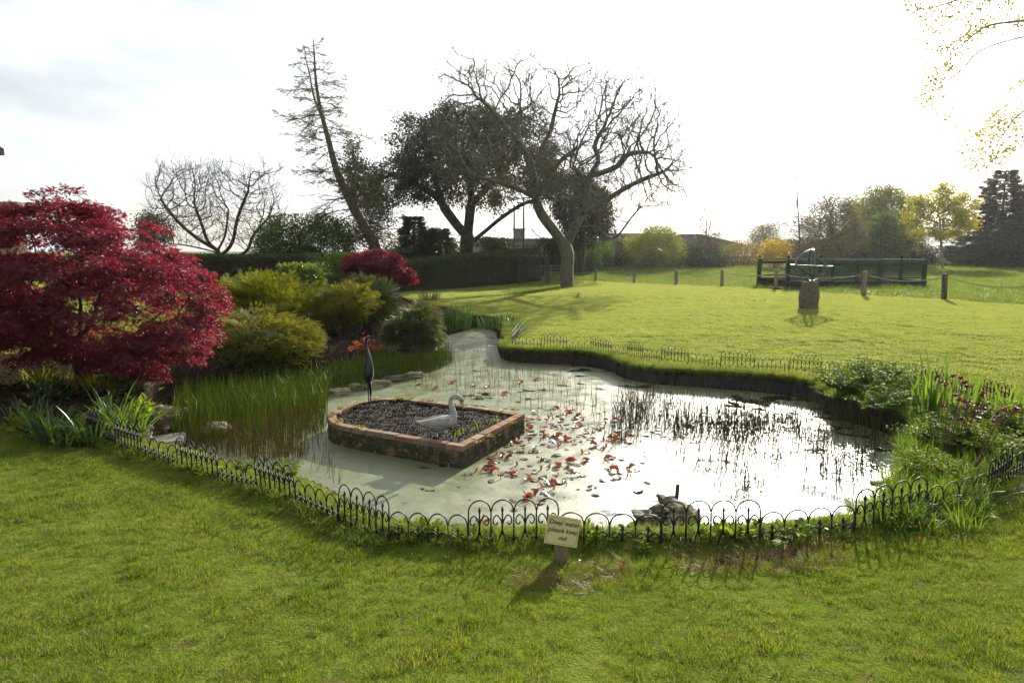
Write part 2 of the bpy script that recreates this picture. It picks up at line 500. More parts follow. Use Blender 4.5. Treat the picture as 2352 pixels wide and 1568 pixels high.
MT['birch_leaf'] = leafm('birch_leaf', [(0.15, 0.145, 0.014), (0.25, 0.235, 0.022), (0.36, 0.32, 0.04)], 0.5, None, 0.5, 0.2)
MT['iris'] = leafm('iris', [(0.045, 0.10, 0.014), (0.085, 0.16, 0.022), (0.13, 0.21, 0.03)], 0.5, None, 0.35, 0.45)
MT['iris_blue'] = leafm('iris_blue', [(0.02, 0.05, 0.018), (0.04, 0.085, 0.025), (0.07, 0.12, 0.03)], 0.4, None, 0.35, 0.45)
MT['reed'] = leafm('reed', [(0.08, 0.14, 0.02), (0.17, 0.25, 0.035), (0.27, 0.32, 0.055)], 0.48, None, 0.4, 0.4)
MT['reed_brown'] = leafm('reed_brown', [(0.11, 0.14, 0.024), (0.18, 0.15, 0.03), (0.22, 0.095, 0.03)], 0.3, None, 0.4, 0.4)
MT['reed_dead'] = leafm('reed_dead', [(0.055, 0.08, 0.018), (0.10, 0.13, 0.03), (0.13, 0.09, 0.035)], 0.48, None, 0.5, 0.4)
MT['knot'] = leafm('knot', [(0.018, 0.02, 0.009), (0.035, 0.035, 0.014), (0.06, 0.04, 0.02)], 0.15)
MT['lily'] = leafm('lily', [(0.06, 0.016, 0.012), (0.16, 0.03, 0.016), (0.27, 0.065, 0.02)], 0.3, (0.46, 0.075, 0.016), 0.3, 0.5)
MT['lily_flat'] = leafm('lily_flat', [(0.075, 0.035, 0.034), (0.12, 0.06, 0.052), (0.10, 0.085, 0.05)], 0.1, None, 0.3, 0.45)
MT['lily_stem'] = leafm('lily_stem', [(0.06, 0.02, 0.015), (0.11, 0.03, 0.02)], 0.2)
MT['fern'] = leafm('fern', [(0.04, 0.08, 0.015), (0.08, 0.14, 0.022), (0.13, 0.20, 0.03)], 0.45, None, 0.6, 0.12)
MT['weed'] = leafm('weed', [(0.09, 0.16, 0.015), (0.14, 0.22, 0.022), (0.21, 0.27, 0.03)], 0.5, None, 0.6, 0.12)
MT['columbine'] = leafm('columbine', [(0.035, 0.005, 0.011), (0.065, 0.010, 0.018), (0.11, 0.018, 0.026)], 0.3, (0.26, 0.02, 0.035))
MT['stalk'] = M('stalk', (0.07, 0.035, 0.025), (0.10, 0.06, 0.03), 0.7, 20, 0.1)
MT['sedum'] = leafm('sedum', [(0.12, 0.20, 0.16), (0.22, 0.32, 0.25), (0.30, 0.38, 0.28)], 0.3)
MT['red_shrub'] = leafm('red_shrub', [(0.16, 0.03, 0.02), (0.28, 0.06, 0.03), (0.30, 0.16, 0.03)], 0.4)

def soil_mat(name):
    t = NT(name)
    P = pos(t)
    n1 = t.noise(9, 6, P); n2 = t.noise(60, 5, P)
    col = t.ramp(n1, [(0.3, (0.010, 0.007, 0.005)), (0.55, (0.022, 0.015, 0.010)), (0.75, (0.045, 0.032, 0.022))])
    col = t.mix(t.rng(n2, 0.66, 0.72), col, (0.22, 0.17, 0.12))
    return t.done(t.prin(col, 0.85, 0.3, 0.0, t.bump(t.math('ADD', n1, n2), 1.0, 0.04)).outputs[0])
MT['soil'] = soil_mat('soil')
MT['clod'] = M('clod', (0.007, 0.0045, 0.003), (0.024, 0.015, 0.009), 0.9, 20, 0.7, spec=0)

def brick_mat(name, mossy=False):
    t = NT(name)
    oi = t.n('ShaderNodeObjectInfo').outputs['Random']
    P = t.n('ShaderNodeTexCoord').outputs['Object']
    n1 = t.noise(14, 6, pos(t)); n2 = t.noise(5, 4, pos(t))
    col = t.ramp(oi, [(0.0, (0.19, 0.095, 0.062)), (0.35, (0.24, 0.145, 0.095)), (0.6, (0.21, 0.115, 0.08)), (0.8, (0.29, 0.20, 0.125)), (1.0, (0.20, 0.14, 0.095))])
    col = t.mix(t.rng(n1, 0.5, 0.75), col, (0.12, 0.085, 0.055))
    col = t.mix(t.math('MULTIPLY', t.rng(n2, 0.52, 0.7), 0.7), col, (0.16, 0.13, 0.045))
    if mossy:
        col = t.mix(t.rng(t.noise(7, 5, pos(t)), 0.28, 0.5), col, (0.050, 0.046, 0.024))
        col = t.mix(t.rng(t.noise(18, 5, pos(t)), 0.58, 0.7), col, (0.26, 0.23, 0.15))
    return t.done(t.prin(col, 0.92, 0.2, 0.0, t.bump(n1, 0.6, 0.01)).outputs[0])
MT['brick'] = brick_mat('brick')
MT['brick_mossy'] = brick_mat('brick_mossy', True)
MT['mortar'] = M('mortar', (0.06, 0.055, 0.03), (0.16, 0.15, 0.10), 0.95, 12, 0.5)

def gdiff(t, col, nrm):
    df = t.n('ShaderNodeBsdfDiffuse'); t.l(col, df.inputs['Color']); t.l(nrm, df.inputs['Normal'])
    return df.outputs[0]
def ground_mat():
    t = NT('ground')
    P = pos(t)
    soil = t.n('ShaderNodeAttribute', attribute_name='soil').outputs['Fac']
    n1 = t.noise(0.5, 5, P); n2 = t.noise(6, 5, P); n3 = t.noise(55, 4, P); n4 = t.noise(9, 6, P)
    g = t.ramp(t.math('ADD', t.math('MULTIPLY', n1, 0.5), t.math('MULTIPLY', n3, 0.5)),
               [(0.32, (0.06, 0.085, 0.014)), (0.5, (0.11, 0.145, 0.02)), (0.68, (0.15, 0.17, 0.03))])
    g = t.mix(t.rng(n2, 0.56, 0.72), g, (0.12, 0.10, 0.04))
    s = t.ramp(n4, [(0.3, (0.016, 0.012, 0.009)), (0.55, (0.038, 0.027, 0.02)), (0.75, (0.075, 0.055, 0.04))])
    s = t.mix(t.rng(n3, 0.68, 0.74), s, (0.22, 0.17, 0.12))
    col = t.mix(t.rng(t.math('ADD', soil, t.math('MULTIPLY', t.math('SUBTRACT', n2, 0.5), 0.6)), 0.35, 0.6), g, s)
    return t.done(gdiff(t, col, t.bump(t.math('ADD', n3, n4), 0.8, 0.03)))
MT['ground'] = ground_mat()

def water_mat():
    t = NT('pond_water')
    P = pos(t)
    sx = t.n('ShaderNodeSeparateXYZ'); t.l(P, sx.inputs[0])
    n1 = t.noise(1.1, 6, P, 0.62); n2 = t.noise(150, 2, P); n3 = t.noise(420, 1, P); n4 = t.noise(3.2, 6, P, 0.6)
    # open water shows in ragged holes of the duckweed, larger towards the right-hand side of the pond
    thr = t.math('ADD', t.rng(sx.outputs[0], 0.9, 3.2, 0.0, 0.035), t.rng(sx.outputs[0], -2.6, -1.2, -0.16, 0.0))
    m = t.rng(t.math('SUBTRACT', t.math('ADD', t.math('MULTIPLY', n1, 0.5), t.math('MULTIPLY', n4, 0.5)), thr), 0.395, 0.415)
    weed = t.ramp(n2, [(0.30, (0.075, 0.09, 0.038)), (0.5, (0.135, 0.155, 0.068)), (0.7, (0.195, 0.215, 0.105))])
    weed = t.mix(t.math('MULTIPLY', t.rng(n4, 0.45, 0.7), 0.6), weed, (0.165, 0.165, 0.115))
    n5 = t.noise(26, 6, P, 0.7)
    weed = t.mix(t.math('MULTIPLY', t.rng(n5, 0.56, 0.66), 0.75), weed, (0.05, 0.05, 0.025))
    pw = t.prin(weed, t.rng(n4, 0.35, 0.65, 0.26, 0.46), 0.5, 0.0, t.bump(t.math('ADD', t.math('ADD', n2, t.math('MULTIPLY', n5, 1.5)), t.math('MULTIPLY', n3, 0.5)), 0.30, 0.008))
    po = t.prin((0.012, 0.014, 0.008), 0.03, 0.5, 0.0, t.bump(t.noise(6, 2, P), 0.02, 0.01))
    mm = t.n('ShaderNodeMixShader')
    t.l(m, mm.inputs[0]); t.l(po.outputs[0], mm.inputs[1]); t.l(pw.outputs[0], mm.inputs[2])
    return t.done(mm.outputs[0])
MT['water'] = water_mat()

# ------------------------------------------------------------------ the ground
WATER_Z = -0.30
CTRL = [  # pixel, height of the ground there
    (1176, 1568, .16), (0, 1568, .18), (2352, 1568, .2), (600, 1350, .08), (1176, 1400, .08), (1800, 1400, .10),
    (260, 1030, .0), (590, 1123, .0), (800, 1200, .0), (1075, 1249, .0), (1290, 1262, .0), (1518, 1250, .0), (1745, 1245, .0), (1962, 1222, .0), (2127, 1180, .02), (2300, 1110, .04),
    (1176, 791, .0), (1301, 803, .0), (1441, 818, .0), (1580, 835, .0), (1732, 847, .0), (1885, 857, .0), (2040, 873, .0), (2163, 899, .02), (2300, 935, .04),
    (1400, 760, .05), (1700, 760, .14), (2100, 780, .2), (1858, 708, .30), (2330, 730, .36), (2168, 690, .40), (1983, 679, .40),
    (1780, 666, .32), (1658, 658, .2), (1553, 654, .04), (1456, 649, -.04), (1368, 647, -.1), (1305, 660, -.05), (1225, 652, -.1), (1000, 662, -.08), (1150, 700, -.02),
    (950, 790, .05), (800, 780, .22), (620, 810, .28), (420, 880, .2), (200, 890, .22), (0, 930, .22), (-200, 950, .25), (150, 990, .08), (0, 1010, .08), (100, 790, .25), (-200, 800, .25), (600, 700, .3), (850, 690, .15),
]
CW = [(at_z(a, b, c)[:2], c) for a, b, c in CTRL]
CW += [((x, y), z) for x, y, z in [(-30, 36, .1), (-18, 30, .1), (-12, 45, -.05), (2, 50, .1), (-2, 62, .3), (12, 60, .5), (26, 60, .52), (40, 50, .52), (60, 60, .5),
                                   (-60, 40, .1), (-60, 90, 0), (0, 100, .4), (60, 100, .5), (-100, 0, .2), (100, 0, .3), (-12, 2, .25), (12, 2, .25),
                                   (0, -12, .3), (-20, -10, .3), (20, -10, .3), (-12, 12, .25), (-25, 18, .2), (18, 12, .3), (30, 25, .4),
                                   (-200, 200, -.4), (0, 220, -.4), (200, 200, .2), (-200, -60, .2), (200, -60, .2)]]
CP = np.array([c[0] for c in CW]); CZ = np.array([c[1] for c in CW])
def _ker(r2):
    return 0.5 * r2 * np.log(r2 + 1e-9)
def _tps():
    n = len(CP)
    K = _ker(((CP[:, None] - CP[None]) ** 2).sum(-1)) + np.eye(n) * 0.5
    Pm = np.column_stack([np.ones(n), CP])
    A = np.zeros((n + 3, n + 3)); A[:n, :n] = K; A[:n, n:] = Pm; A[n:, :n] = Pm.T
    return np.linalg.solve(A, np.concatenate([CZ, np.zeros(3)]))
_w = _tps()
NEAR_PX = [(200, 1000), (230, 1009), (266, 1024), (325, 1044), (409, 1074), (502, 1101), (590, 1123), (680, 1155), (778, 1200), (894, 1240), (1075, 1249),
           (1283, 1240), (1518, 1247), (1745, 1244), (1962, 1222), (2127, 1180), (2267, 1141), (2320, 1103), (2375, 1072)]
FAR_PX = [(1208, 756), (1192, 770), (1176, 791), (1243, 797), (1301, 803), (1357, 805), (1404, 814), (1441, 818), (1475, 823), (1519, 828), (1580, 835), (1655, 843), (1732, 847),
          (1812, 850), (1885, 857), (1967, 861), (2040, 873), (2099, 877), (2163, 899), (2257, 917), (2324, 940), (2400, 972)]
NEAR_LINE = np.array([at_z(a, b, 0.0)[:2] for a, b in NEAR_PX])
FAR_LINE = np.array([at_z(a, b, 0.0)[:2] for a, b in FAR_PX])
def H(P):
    P = np.atleast_2d(np.asarray(P, float))[:, :2]
    z = _ker(((P[:, None] - CP[None]) ** 2).sum(-1)) @ _w[:len(CP)] + _w[len(CP)] + P @ _w[len(CP) + 1:]
    r = np.hypot(P[:, 0], P[:, 1])
    far = np.clip((r - 110) / 80, 0, 1)
    z = z * (1 - far) + (-0.3) * far
    near = np.clip((26 - r) / 10, 0, 1)
    z = z + (vnoise(P, 0.9, 3) - .5) * .05 * near + (vnoise(P, 3.3, 5) - .5) * .025 * near + (vnoise(P, 9, 5) - .5) * .012 * near
    z = z + .075 * np.exp(-(line_d(P, NEAR_LINE) / .15) ** 2) * (.75 + .5 * vnoise(P, 2.0, 17))
    return z
def hz(x, y):
    return float(H([(x, y)])[0])
def on_ground(px, py):
    z = 0.0
    for _ in range(25):
        p = at_z(px, py, z)
        z = 0.5 * z + 0.5 * hz(p[0], p[1])
    p = at_z(px, py, z)
    return np.array([p[0], p[1], hz(p[0], p[1])])

POND_PX = [(1092, 752), (1140, 760), (1148, 790), (1158, 824), (1230, 834), (1330, 838), (1400, 850), (1440, 868), (1500, 880), (1600, 888), (1720, 897), (1800, 906),
           (1880, 922), (1900, 950), (1990, 978), (2060, 1000), (2105, 1030), (2090, 1060), (2068, 1100), (2055, 1140), (1985, 1178), (1880, 1200), (1750, 1208), (1500, 1216),
           (1290, 1218), (1100, 1218), (960, 1202), (850, 1172), (765, 1128), (700, 1098), (600, 1078), (480, 1050), (400, 1026), (335, 1008), (330, 985),
           (350, 955), (410, 930), (560, 892), (700, 870), (800, 845), (900, 822), (975, 800), (1005, 778), (1060, 760)]
# the far and right edges were read at the water line, the near edge at the turf that hides the water line
POND = smooth_closed([at_z(a, b, (-.03 if k >= 20 else -.16) if 19 <= k <= 33 else WATER_Z)[:2] for k, (a, b) in enumerate(POND_PX)], 3)
BED_PX = [(-260, 1000), (0, 985), (120, 1018), (240, 1012), (335, 998), (420, 1000), (600, 960), (800, 890), (950, 840), (1010, 790), (1060, 765), (1100, 735), (1040, 705), (960, 690), (880, 668), (700, 690), (450, 760), (250, 800), (0, 840), (-260, 850)]
BED = np.array([at_z(a, b, 0.1)[:2] for a, b in BED_PX])

def axis(parts):
    out = [parts[0][0]]
    for a, b, st in parts:
        n = max(1, int(round((b - a) / st)))
        out += list(a + (b - a) * (np.arange(1, n + 1) / n))
    return np.array(out)
xs = axis([(-900, -300, 150), (-300, -60, 24), (-60, -16, 2.2), (-16, -6.5, .35), (-6.5, 8, .085), (8, 16, .3), (16, 60, 1.6), (60, 300, 24), (300, 900, 150)])
ys = axis([(-300, -20, 70), (-20, 1.5, 1.4), (1.5, 14.5, .085), (14.5, 24, .3), (24, 60, 1.0), (60, 140, 6), (140, 1500, 120)])
gx, gy = np.meshgrid(xs, ys)
G = np.column_stack([gx.ravel(), gy.ravel()])
gz = np.concatenate([H(G[i:i + 20000]) for i in range(0, len(G), 20000)])
sdp = poly_sd(G, POND)
ins = np.clip((sdp - 0.02) / 0.07, 0, 1)
gz = np.where(sdp > 0.02, gz * (1 - ins) + (-0.75) * ins, gz)
sdb = poly_sd(G, BED)
soil_att = np.clip(sdb / 0.35 * 0.5 + 0.5, 0, 1)
soil_att = np.maximum(soil_att, np.clip(0.6 - line_d(G, np.array([on_ground(a, b)[:2] for a, b in [(1640, 1290), (1760, 1280), (1850, 1268)]])) / 0.22, 0, 1) * 1.4)
soil_att = np.maximum(soil_att, np.clip(0.62 - line_d(G, np.array([on_ground(a, b)[:2] for a, b in [(1190, 1335), (1330, 1345), (1420, 1300)]])) / 0.11, 0, 1) * 1.2)
soil_att = np.where(sdp > -0.05, np.maximum(soil_att, 0.75), soil_att)
nx, ny = len(xs), len(ys)
ii = (np.arange(ny - 1)[:, None] * nx + np.arange(nx - 1)[None]).ravel()
GF = np.column_stack([ii, ii + 1, ii + 1 + nx, ii + nx])
gme = mesh_np('lawn', np.column_stack([G, gz]), GF, MT['ground'], True)
at_ = gme.attributes.new('soil', 'FLOAT', 'POINT'); at_.data.foreach_set('value', soil_att.astype(np.float32))
lawn = obj_me('lawn', gme)
tag(lawn, 'mown green lawn sloping round the pond', None, None, 'structure')

# water sheet
pw = MB()
cpond = POND.mean(0)
ring = []
for p in POND:
    d = (p - cpond); d = d / np.linalg.norm(d)
    ring.append((p[0] + d[0] * .03, p[1] + d[1] * .03, WATER_Z))
pw.add(ring, [tuple(range(len(ring)))[::-1]])
water = pw.build('pond_water', MT['water'])
tag(water, 'duckweed-covered pond water with glaring open patches', None, None, 'structure')

# bank wall between lawn and water (earth), and the black liner that shows along the far side
def strip(idx, off, z0, ztop, name, mat, lump=0.0, bow=0.0):
    n = len(POND); V = []; F = []
    rows = 5
    for c, k in enumerate(idx):
        p = POND[k % n]; a = POND[(k - 1) % n]; b = POND[(k + 1) % n]
        t = b - a; t = t / np.linalg.norm(t)
        nrm = np.array([t[1], -t[0]])
        # the ring runs clockwise seen from above; make nrm point into the water
        if poly_sd([p + nrm * .05], POND)[0] < 0: nrm = -nrm
        top = hz(p[0], p[1]) + ztop if ztop > -.2 else ztop
        for r_ in range(rows):
            f = r_ / (rows - 1)
            o = off + (random.random() - .5) * lump + bow * math.sin(f * math.pi)
            V.append((p[0] + nrm[0] * o, p[1] + nrm[1] * o, z0 + (top - z0) * f))
    for c in range(len(idx) - 1):
        for r_ in range(rows - 1):
            F.append((c * rows + r_, c * rows + r_ + 1, (c + 1) * rows + r_ + 1, (c + 1) * rows + r_))
    return obj_np(name, np.array(V), np.array(F), mat, None, True)
NP_ = len(POND)
bank = strip(list(range(NP_ + 1)), 0.005, -0.8, -0.015, 'pond_bank', MT['bank_soil'], 0.05)
tag(bank, 'dark earth bank cut round the pond', None, None, 'structure')
liner = strip(list(range(15, 40)), 0.03, -0.5, -0.11, 'pond_liner', MT['liner'], 0.022, 0.02)
tag(liner, 'black liner strip below the far turf edge', None, None, 'structure')

# distant hill
hv = []; hf = []
for k in range(61):
    a = R(-6 + 46 * k / 60)
    d = 900
    hgt = 8 + 34 * math.exp(-((k - 36) / 11.0) ** 2) + 26 * math.exp(-((k - 56) / 12.0) ** 2) + 3 * math.sin(k * 1.3)
    for j, (dd, ff) in enumerate(((0, -0.05), (90, .55), (190, 1.0), (420, .9))):
        hv.append(((d + dd) * math.sin(a), (d + dd) * math.cos(a), -1 + hgt * ff))
for k in range(60):
    for j in range(3):
        b_ = k * 4 + j
        hf.append((b_, b_ + 4, b_ + 5, b_ + 1))
MT['hill'] = M('hill', (0.06, 0.085, 0.06), (0.10, 0.12, 0.09), 0.95, 0.02, 0.0)
hill = obj_np('hill', np.array(hv), np.array(hf), MT['hill'], None, True)
tag(hill, 'pale distant hill on the skyline behind the trees', None, None, 'structure')

# ------------------------------------------------------------------ vegetation tools
def unit(a):
    return a / np.maximum(np.linalg.norm(a, axis=-1, keepdims=True), 1e-9)
# leaf templates: verts in (side, along, normal) space, unit length along
def t_oval(w=.5, fold=.12):
    return np.array([(0, 0, 0), (-w / 2, .45, fold), (0, 1, -.05), (w / 2, .45, fold)]), np.array([(0, 1, 2), (0, 2, 3)])
def t_palm():
    V = []; F = []
    for a, L in ((-95, .5), (-52, .8), (-17, .98), (17, .98), (52, .8), (95, .5)):
        c, s = math.cos(R(a)), math.sin(R(a)); w = .095
        b = len(V)
        for u, v, z in ((0, 0, 0), (-w, .5 * L, .05), (0, L, -.22 * L), (w, .5 * L, .05)):
            V.append((u * c + v * s, v * c - u * s + .0, z))
        F += [(b, b + 1, b + 2), (b, b + 2, b + 3)]
    return np.array(V), np.array(F)
def t_plume(n=6):
    V = []; F = []
    for k in range(n):
        y0 = .08 + .75 * k / n
        for s in (-1, 1):
            b = len(V); L = .42 * (1 - .55 * k / n)
            V += [(0, y0, 0), (s * .05, y0 + .16, .03), (s * L * .62, y0 + L * .72, -.06 + .1 * ((k + (s > 0)) % 2))]
            F.append((b, b + 1, b + 2))
    b = len(V)
    V += [(-.035, 0, 0), (.035, 0, 0), (0, 1.0, -.06)]
    F.append((b, b + 1, b + 2))
    return np.array(V), np.array(F)
def t_needle(n=5):
    V = []; F = []
    for k in range(n):
        a = R(-50 + 100 * k / (n - 1)); w = .045
        b = len(V)
        c, s = math.cos(a), math.sin(a)
        z = .18 * math.sin(k * 2.1)
        V += [(-w * c, w * s, 0), (w * c, -w * s, 0), (s, c, z)]
        F.append((b, b + 1, b + 2))
    return np.array(V), np.array(F)
TPL = {'oval': t_oval(), 'slim': t_oval(.3, .05), 'round': t_oval(.8, .1), 'palm': t_palm(), 'plume': t_plume(), 'needle': t_needle()}
def leaves(P, A, size, tpl, up=None, spin=0.6, rnd=None):
    """P positions, A leaf axes, size; returns V,F,rnd arrays"""
    TV, TF = TPL[tpl]
    n = len(P)
    A = unit(np.asarray(A, float))
    if up is None: up = np.tile(np.array([0, 0, 1.0]), (n, 1))
    up = up + rng.normal(0, spin, (n, 3))
    S = unit(np.cross(A, up)); N = np.cross(S, A)
    size = np.broadcast_to(size, (n,)) if np.ndim(size) < 2 else size
    L = TV[None] * size[:, None, None]
    V = P[:, None] + L[:, :, 0:1] * S[:, None] + L[:, :, 1:2] * A[:, None] + L[:, :, 2:3] * N[:, None]
    F = (TF[None] + (np.arange(n) * len(TV))[:, None, None]).reshape(-1, 3)
    if rnd is None: rnd = rng.random(n)
    return V.reshape(-1, 3), F, np.repeat(rnd, len(TV))

def colonize(attr, nodes, parents, step, di, dk, iters=90, wig=0.12, trop=(0, 0, 0.0), cap=9000):
    """space colonisation from given nodes to the attractors"""
    nodes = [np.array(p, float) for p in nodes]; parents = list(parents)
    attr = np.asarray(attr, float)
    trop = np.asarray(trop, float)
    for it in range(iters):
        if len(attr) == 0 or len(nodes) > cap: break
        kd = kdtree.KDTree(len(nodes))
        for i, p in enumerate(nodes): kd.insert(p, i)
        kd.balance()
        acc = {}
        keep = np.ones(len(attr), bool)
        for j, a in enumerate(attr):
            co, i, d = kd.find(a)
            if d < dk:
                keep[j] = False
                continue
            if d < di:
                v = (a - nodes[i]) / max(d, 1e-6)
                if i in acc: acc[i] += v
                else: acc[i] = v.copy()
        attr = attr[keep]
        if not acc: 
            di *= 1.6
            continue
        new = 0
        for i, v in acc.items():
            v = v / max(np.linalg.norm(v), 1e-6) + trop + rng.normal(0, wig, 3)
            v = v / max(np.linalg.norm(v), 1e-6)
            q = nodes[i] + v * step
            co, k, d = kd.find(q)
            if d > step * .35:
                nodes.append(q); parents.append(i); new += 1
        if new == 0: break
    return np.array(nodes), np.array(parents)

def skeleton_mesh(nodes, parents, R0, r0, thick=0.02, taper=.03, tpow=1.15):
    """pipe-model radii, chains of tubes for limbs, thin prisms for twigs"""
    n = len(nodes)
    kids = [[] for _ in range(n)]
    for i, p in enumerate(parents):
        if p >= 0: kids[p].append(i)
    order = list(range(n))                       # parents always come before children
    tips = np.zeros(n)
    for i in reversed(order):
        tips[i] = max(1.0, sum(tips[k] for k in kids[i]))
    nl = max(tips[0], 2)
    e = math.log(nl) / math.log(max(R0 / r0, 1.2))
    rad = r0 * tips ** (1 / e)
    far = np.zeros(n)                            # length to the farthest tip: limbs thin out towards their ends
    for i in reversed(order):
        p = parents[i]
        if p >= 0: far[p] = max(far[p], far[i] + np.linalg.norm(nodes[i] - nodes[p]))
    rad = np.minimum(rad, r0 + taper * far ** tpow)
    # slow taper along unbranched runs
    V = []; F = []; nv = 0
    Vs = []; Fs = []
    thin_a = []; thin_b = []; thin_ra = []; thin_rb = []
    done = np.zeros(n, bool)
    roots = [i for i in range(n) if parents[i] < 0]
    stack = [(r_, None) for r_ in roots]
    while stack:
        i, par = stack.pop()
        chain = [] if par is None else [par]
        rr = [] if par is None else [min(rad[par], rad[i] * 1.25)]
        c = i
        while True:
            chain.append(c); rr.append(rad[c])
            if not kids[c]: break
            ks = sorted(kids[c], key=lambda k: -rad[k])
            for k in ks[1:]: stack.append((k, c))
            c = ks[0]
        # split into a thick part (tube) and a thin part (prisms)
        cut = len(chain)
        for q in range(len(chain)):
            if rr[q] < thick: cut = q; break
        if cut >= 2:
            m = min(cut + 1, len(chain))
            ns = 8 if max(rr[:m]) > .12 else 5
            v, f = tube_arrays([nodes[k] for k in chain[:m]], rr[:m], ns, False)
            Vs.append(np.array([tuple(p) for p in v])); Fs.append(np.array(f) + nv); nv += len(v)
            s0 = m - 1
        else:
            s0 = 0
        for q in range(s0, len(chain) - 1):
            thin_a.append(nodes[chain[q]]); thin_b.append(nodes[chain[q + 1]])
            thin_ra.append(rr[q]); thin_rb.append(rr[q + 1])
    F4 = [np.concatenate(Fs)] if Fs else []
    if thin_a:
        v, f = prisms(np.array(thin_a), np.array(thin_b), np.array(thin_ra), np.array(thin_rb))
        Vs.append(v); F4.append(f + nv)
    return np.concatenate(Vs), np.concatenate(F4), rad, kids
def prisms(a, b, ra, rb, sides=3):
    t = unit(b - a)
    ref = np.where(np.abs(t[:, 2:3]) > .9, np.array([[1.0, 0, 0]]), np.array([[0, 0, 1.0]]))
    u = unit(np.cross(t, ref)); w = np.cross(t, u)
    n = len(a); V = np.zeros((n, 2 * sides, 3))
    for k in range(sides):
        an = 2 * math.pi * k / sides
        d = u * math.cos(an) + w * math.sin(an)
        V[:, k] = a + d * np.reshape(ra, (-1, 1)); V[:, sides + k] = b + d * np.reshape(rb, (-1, 1))
    q = np.array([(k, (k + 1) % sides, sides + (k + 1) % sides, sides + k) for k in range(sides)])
    F = (q[None] + (np.arange(n) * 2 * sides)[:, None, None]).reshape(-1, 4)
    return V.reshape(-1, 3), F

def trace_nodes(traces, Y, step, dy=0.0):
    """traces: pixel polylines in the plane y=Y (each may carry a depth drift); the first is the trunk"""
    nodes = []; parents = []
    for ti, tr in enumerate(traces):
        drift = 0.0
        if isinstance(tr, tuple): tr, drift = tr
        pts = [at_y(p[0], p[1], Y) for p in tr]
        for k, p in enumerate(pts): p[1] += drift * (k / max(len(pts) - 1, 1)) ** 1.2
        sm = smooth_open(pts, 4)
        # resample
        d = np.concatenate([[0], np.cumsum(np.linalg.norm(np.diff(sm, axis=0), axis=1))])
        m = max(2, int(d[-1] / step) + 1)
        rs = np.column_stack([np.interp(np.linspace(0, d[-1], m), d, sm[:, k]) for k in range(3)])
        if ti == 0:
            last = -1; s = 0
        else:
            dd = np.linalg.norm(np.array(nodes) - rs[0], axis=1); last = int(dd.argmin()); s = 1
        for p in rs[s:]:
            nodes.append(p); parents.append(last); last = len(nodes) - 1
    return nodes, parents

def volume_points(outline_px, Y, half, n, surf=0.0, clump=0.0, cscale=1.0, seed=1, front=0.0, jit=0.0):
    """points in a rounded body whose outline is the pixel ring in the plane y=Y"""
    ring = np.array([at_y(a, b, Y) for a, b in outline_px])[:, [0, 2]]
    lo, hi = ring.min(0), ring.max(0)
    out = []
    got = 0
    while got < n:
        q = lo + (hi - lo) * rng.random((n * 3, 2))
        e = poly_sd(q, ring) + (rng.normal(0, jit, len(q)) if jit else 0)
        ok = e > 0
        q = q[ok]; e = e[ok]
        hd = np.minimum(half, np.sqrt(np.maximum(e, 0) * 2 * half))
        v = rng.random(len(q)) * 2 - 1
        if surf > 0: v = np.sign(v) * np.abs(v) ** (1 / (1 + surf))
        if front > 0: v = v - front * (1 + v) * .5
        P = np.column_stack([q[:, 0], Y + v * hd, q[:, 1]])
        if clump > 0:
            c = vnoise(P, cscale, seed) * .65 + vnoise(P, cscale * 2.3, seed + 9) * .35
            P = P[c > clump + rng.normal(0, .03, len(P))]
        out.append(P); got += len(P)
    return np.concatenate(out)[:n]

def leaf_on_nodes(nodes, kids, n, spread, size, tpl, droop=0.0, outw=0.6, center=None, minz=None, only=None):
    tips = np.array([i for i in range(len(nodes)) if len(kids[i]) == 0 or (only == 'all')])
    c = nodes[rng.choice(tips, n)]
    P = c + rng.normal(0, spread, (n, 3))
    if center is None: center = nodes.mean(0)
    A = unit(P - center) * outw + rng.normal(0, .7, (n, 3)) + np.array([0, 0, -droop])
    return leaves(P, A, size * rng.uniform(.6, 1.3, n), tpl)

def add_twigs(nodes, parents, rad_est, per, L, wig=.5, up=.15):
    """short forked twigs on every thin node"""
    nodes = list(nodes); parents = list(parents); n0 = len(nodes)
    kids = np.zeros(n0, int)
    for p in parents:
        if p >= 0: kids[p] += 1
    for i in range(n0):
        if not rad_est[i]: continue
        base = nodes[i] - nodes[parents[i]] if parents[i] >= 0 else np.array([0, 0, 1.0])
        base = base / max(np.linalg.norm(base), 1e-6)
        for _ in range(rng.poisson(per)):
            d = base + rng.normal(0, wig, 3) + np.array([0, 0, up]); d /= np.linalg.norm(d)
            l = L * rng.uniform(.5, 1.3); p = i; q = nodes[i]
            for s in range(3):
                q = q + d * l / 3; nodes.append(q); parents.append(p); p = len(nodes) - 1
                d = d + rng.normal(0, .22, 3) + np.array([0, 0, .06]); d /= np.linalg.norm(d)
    return np.array(nodes), np.array(parents)
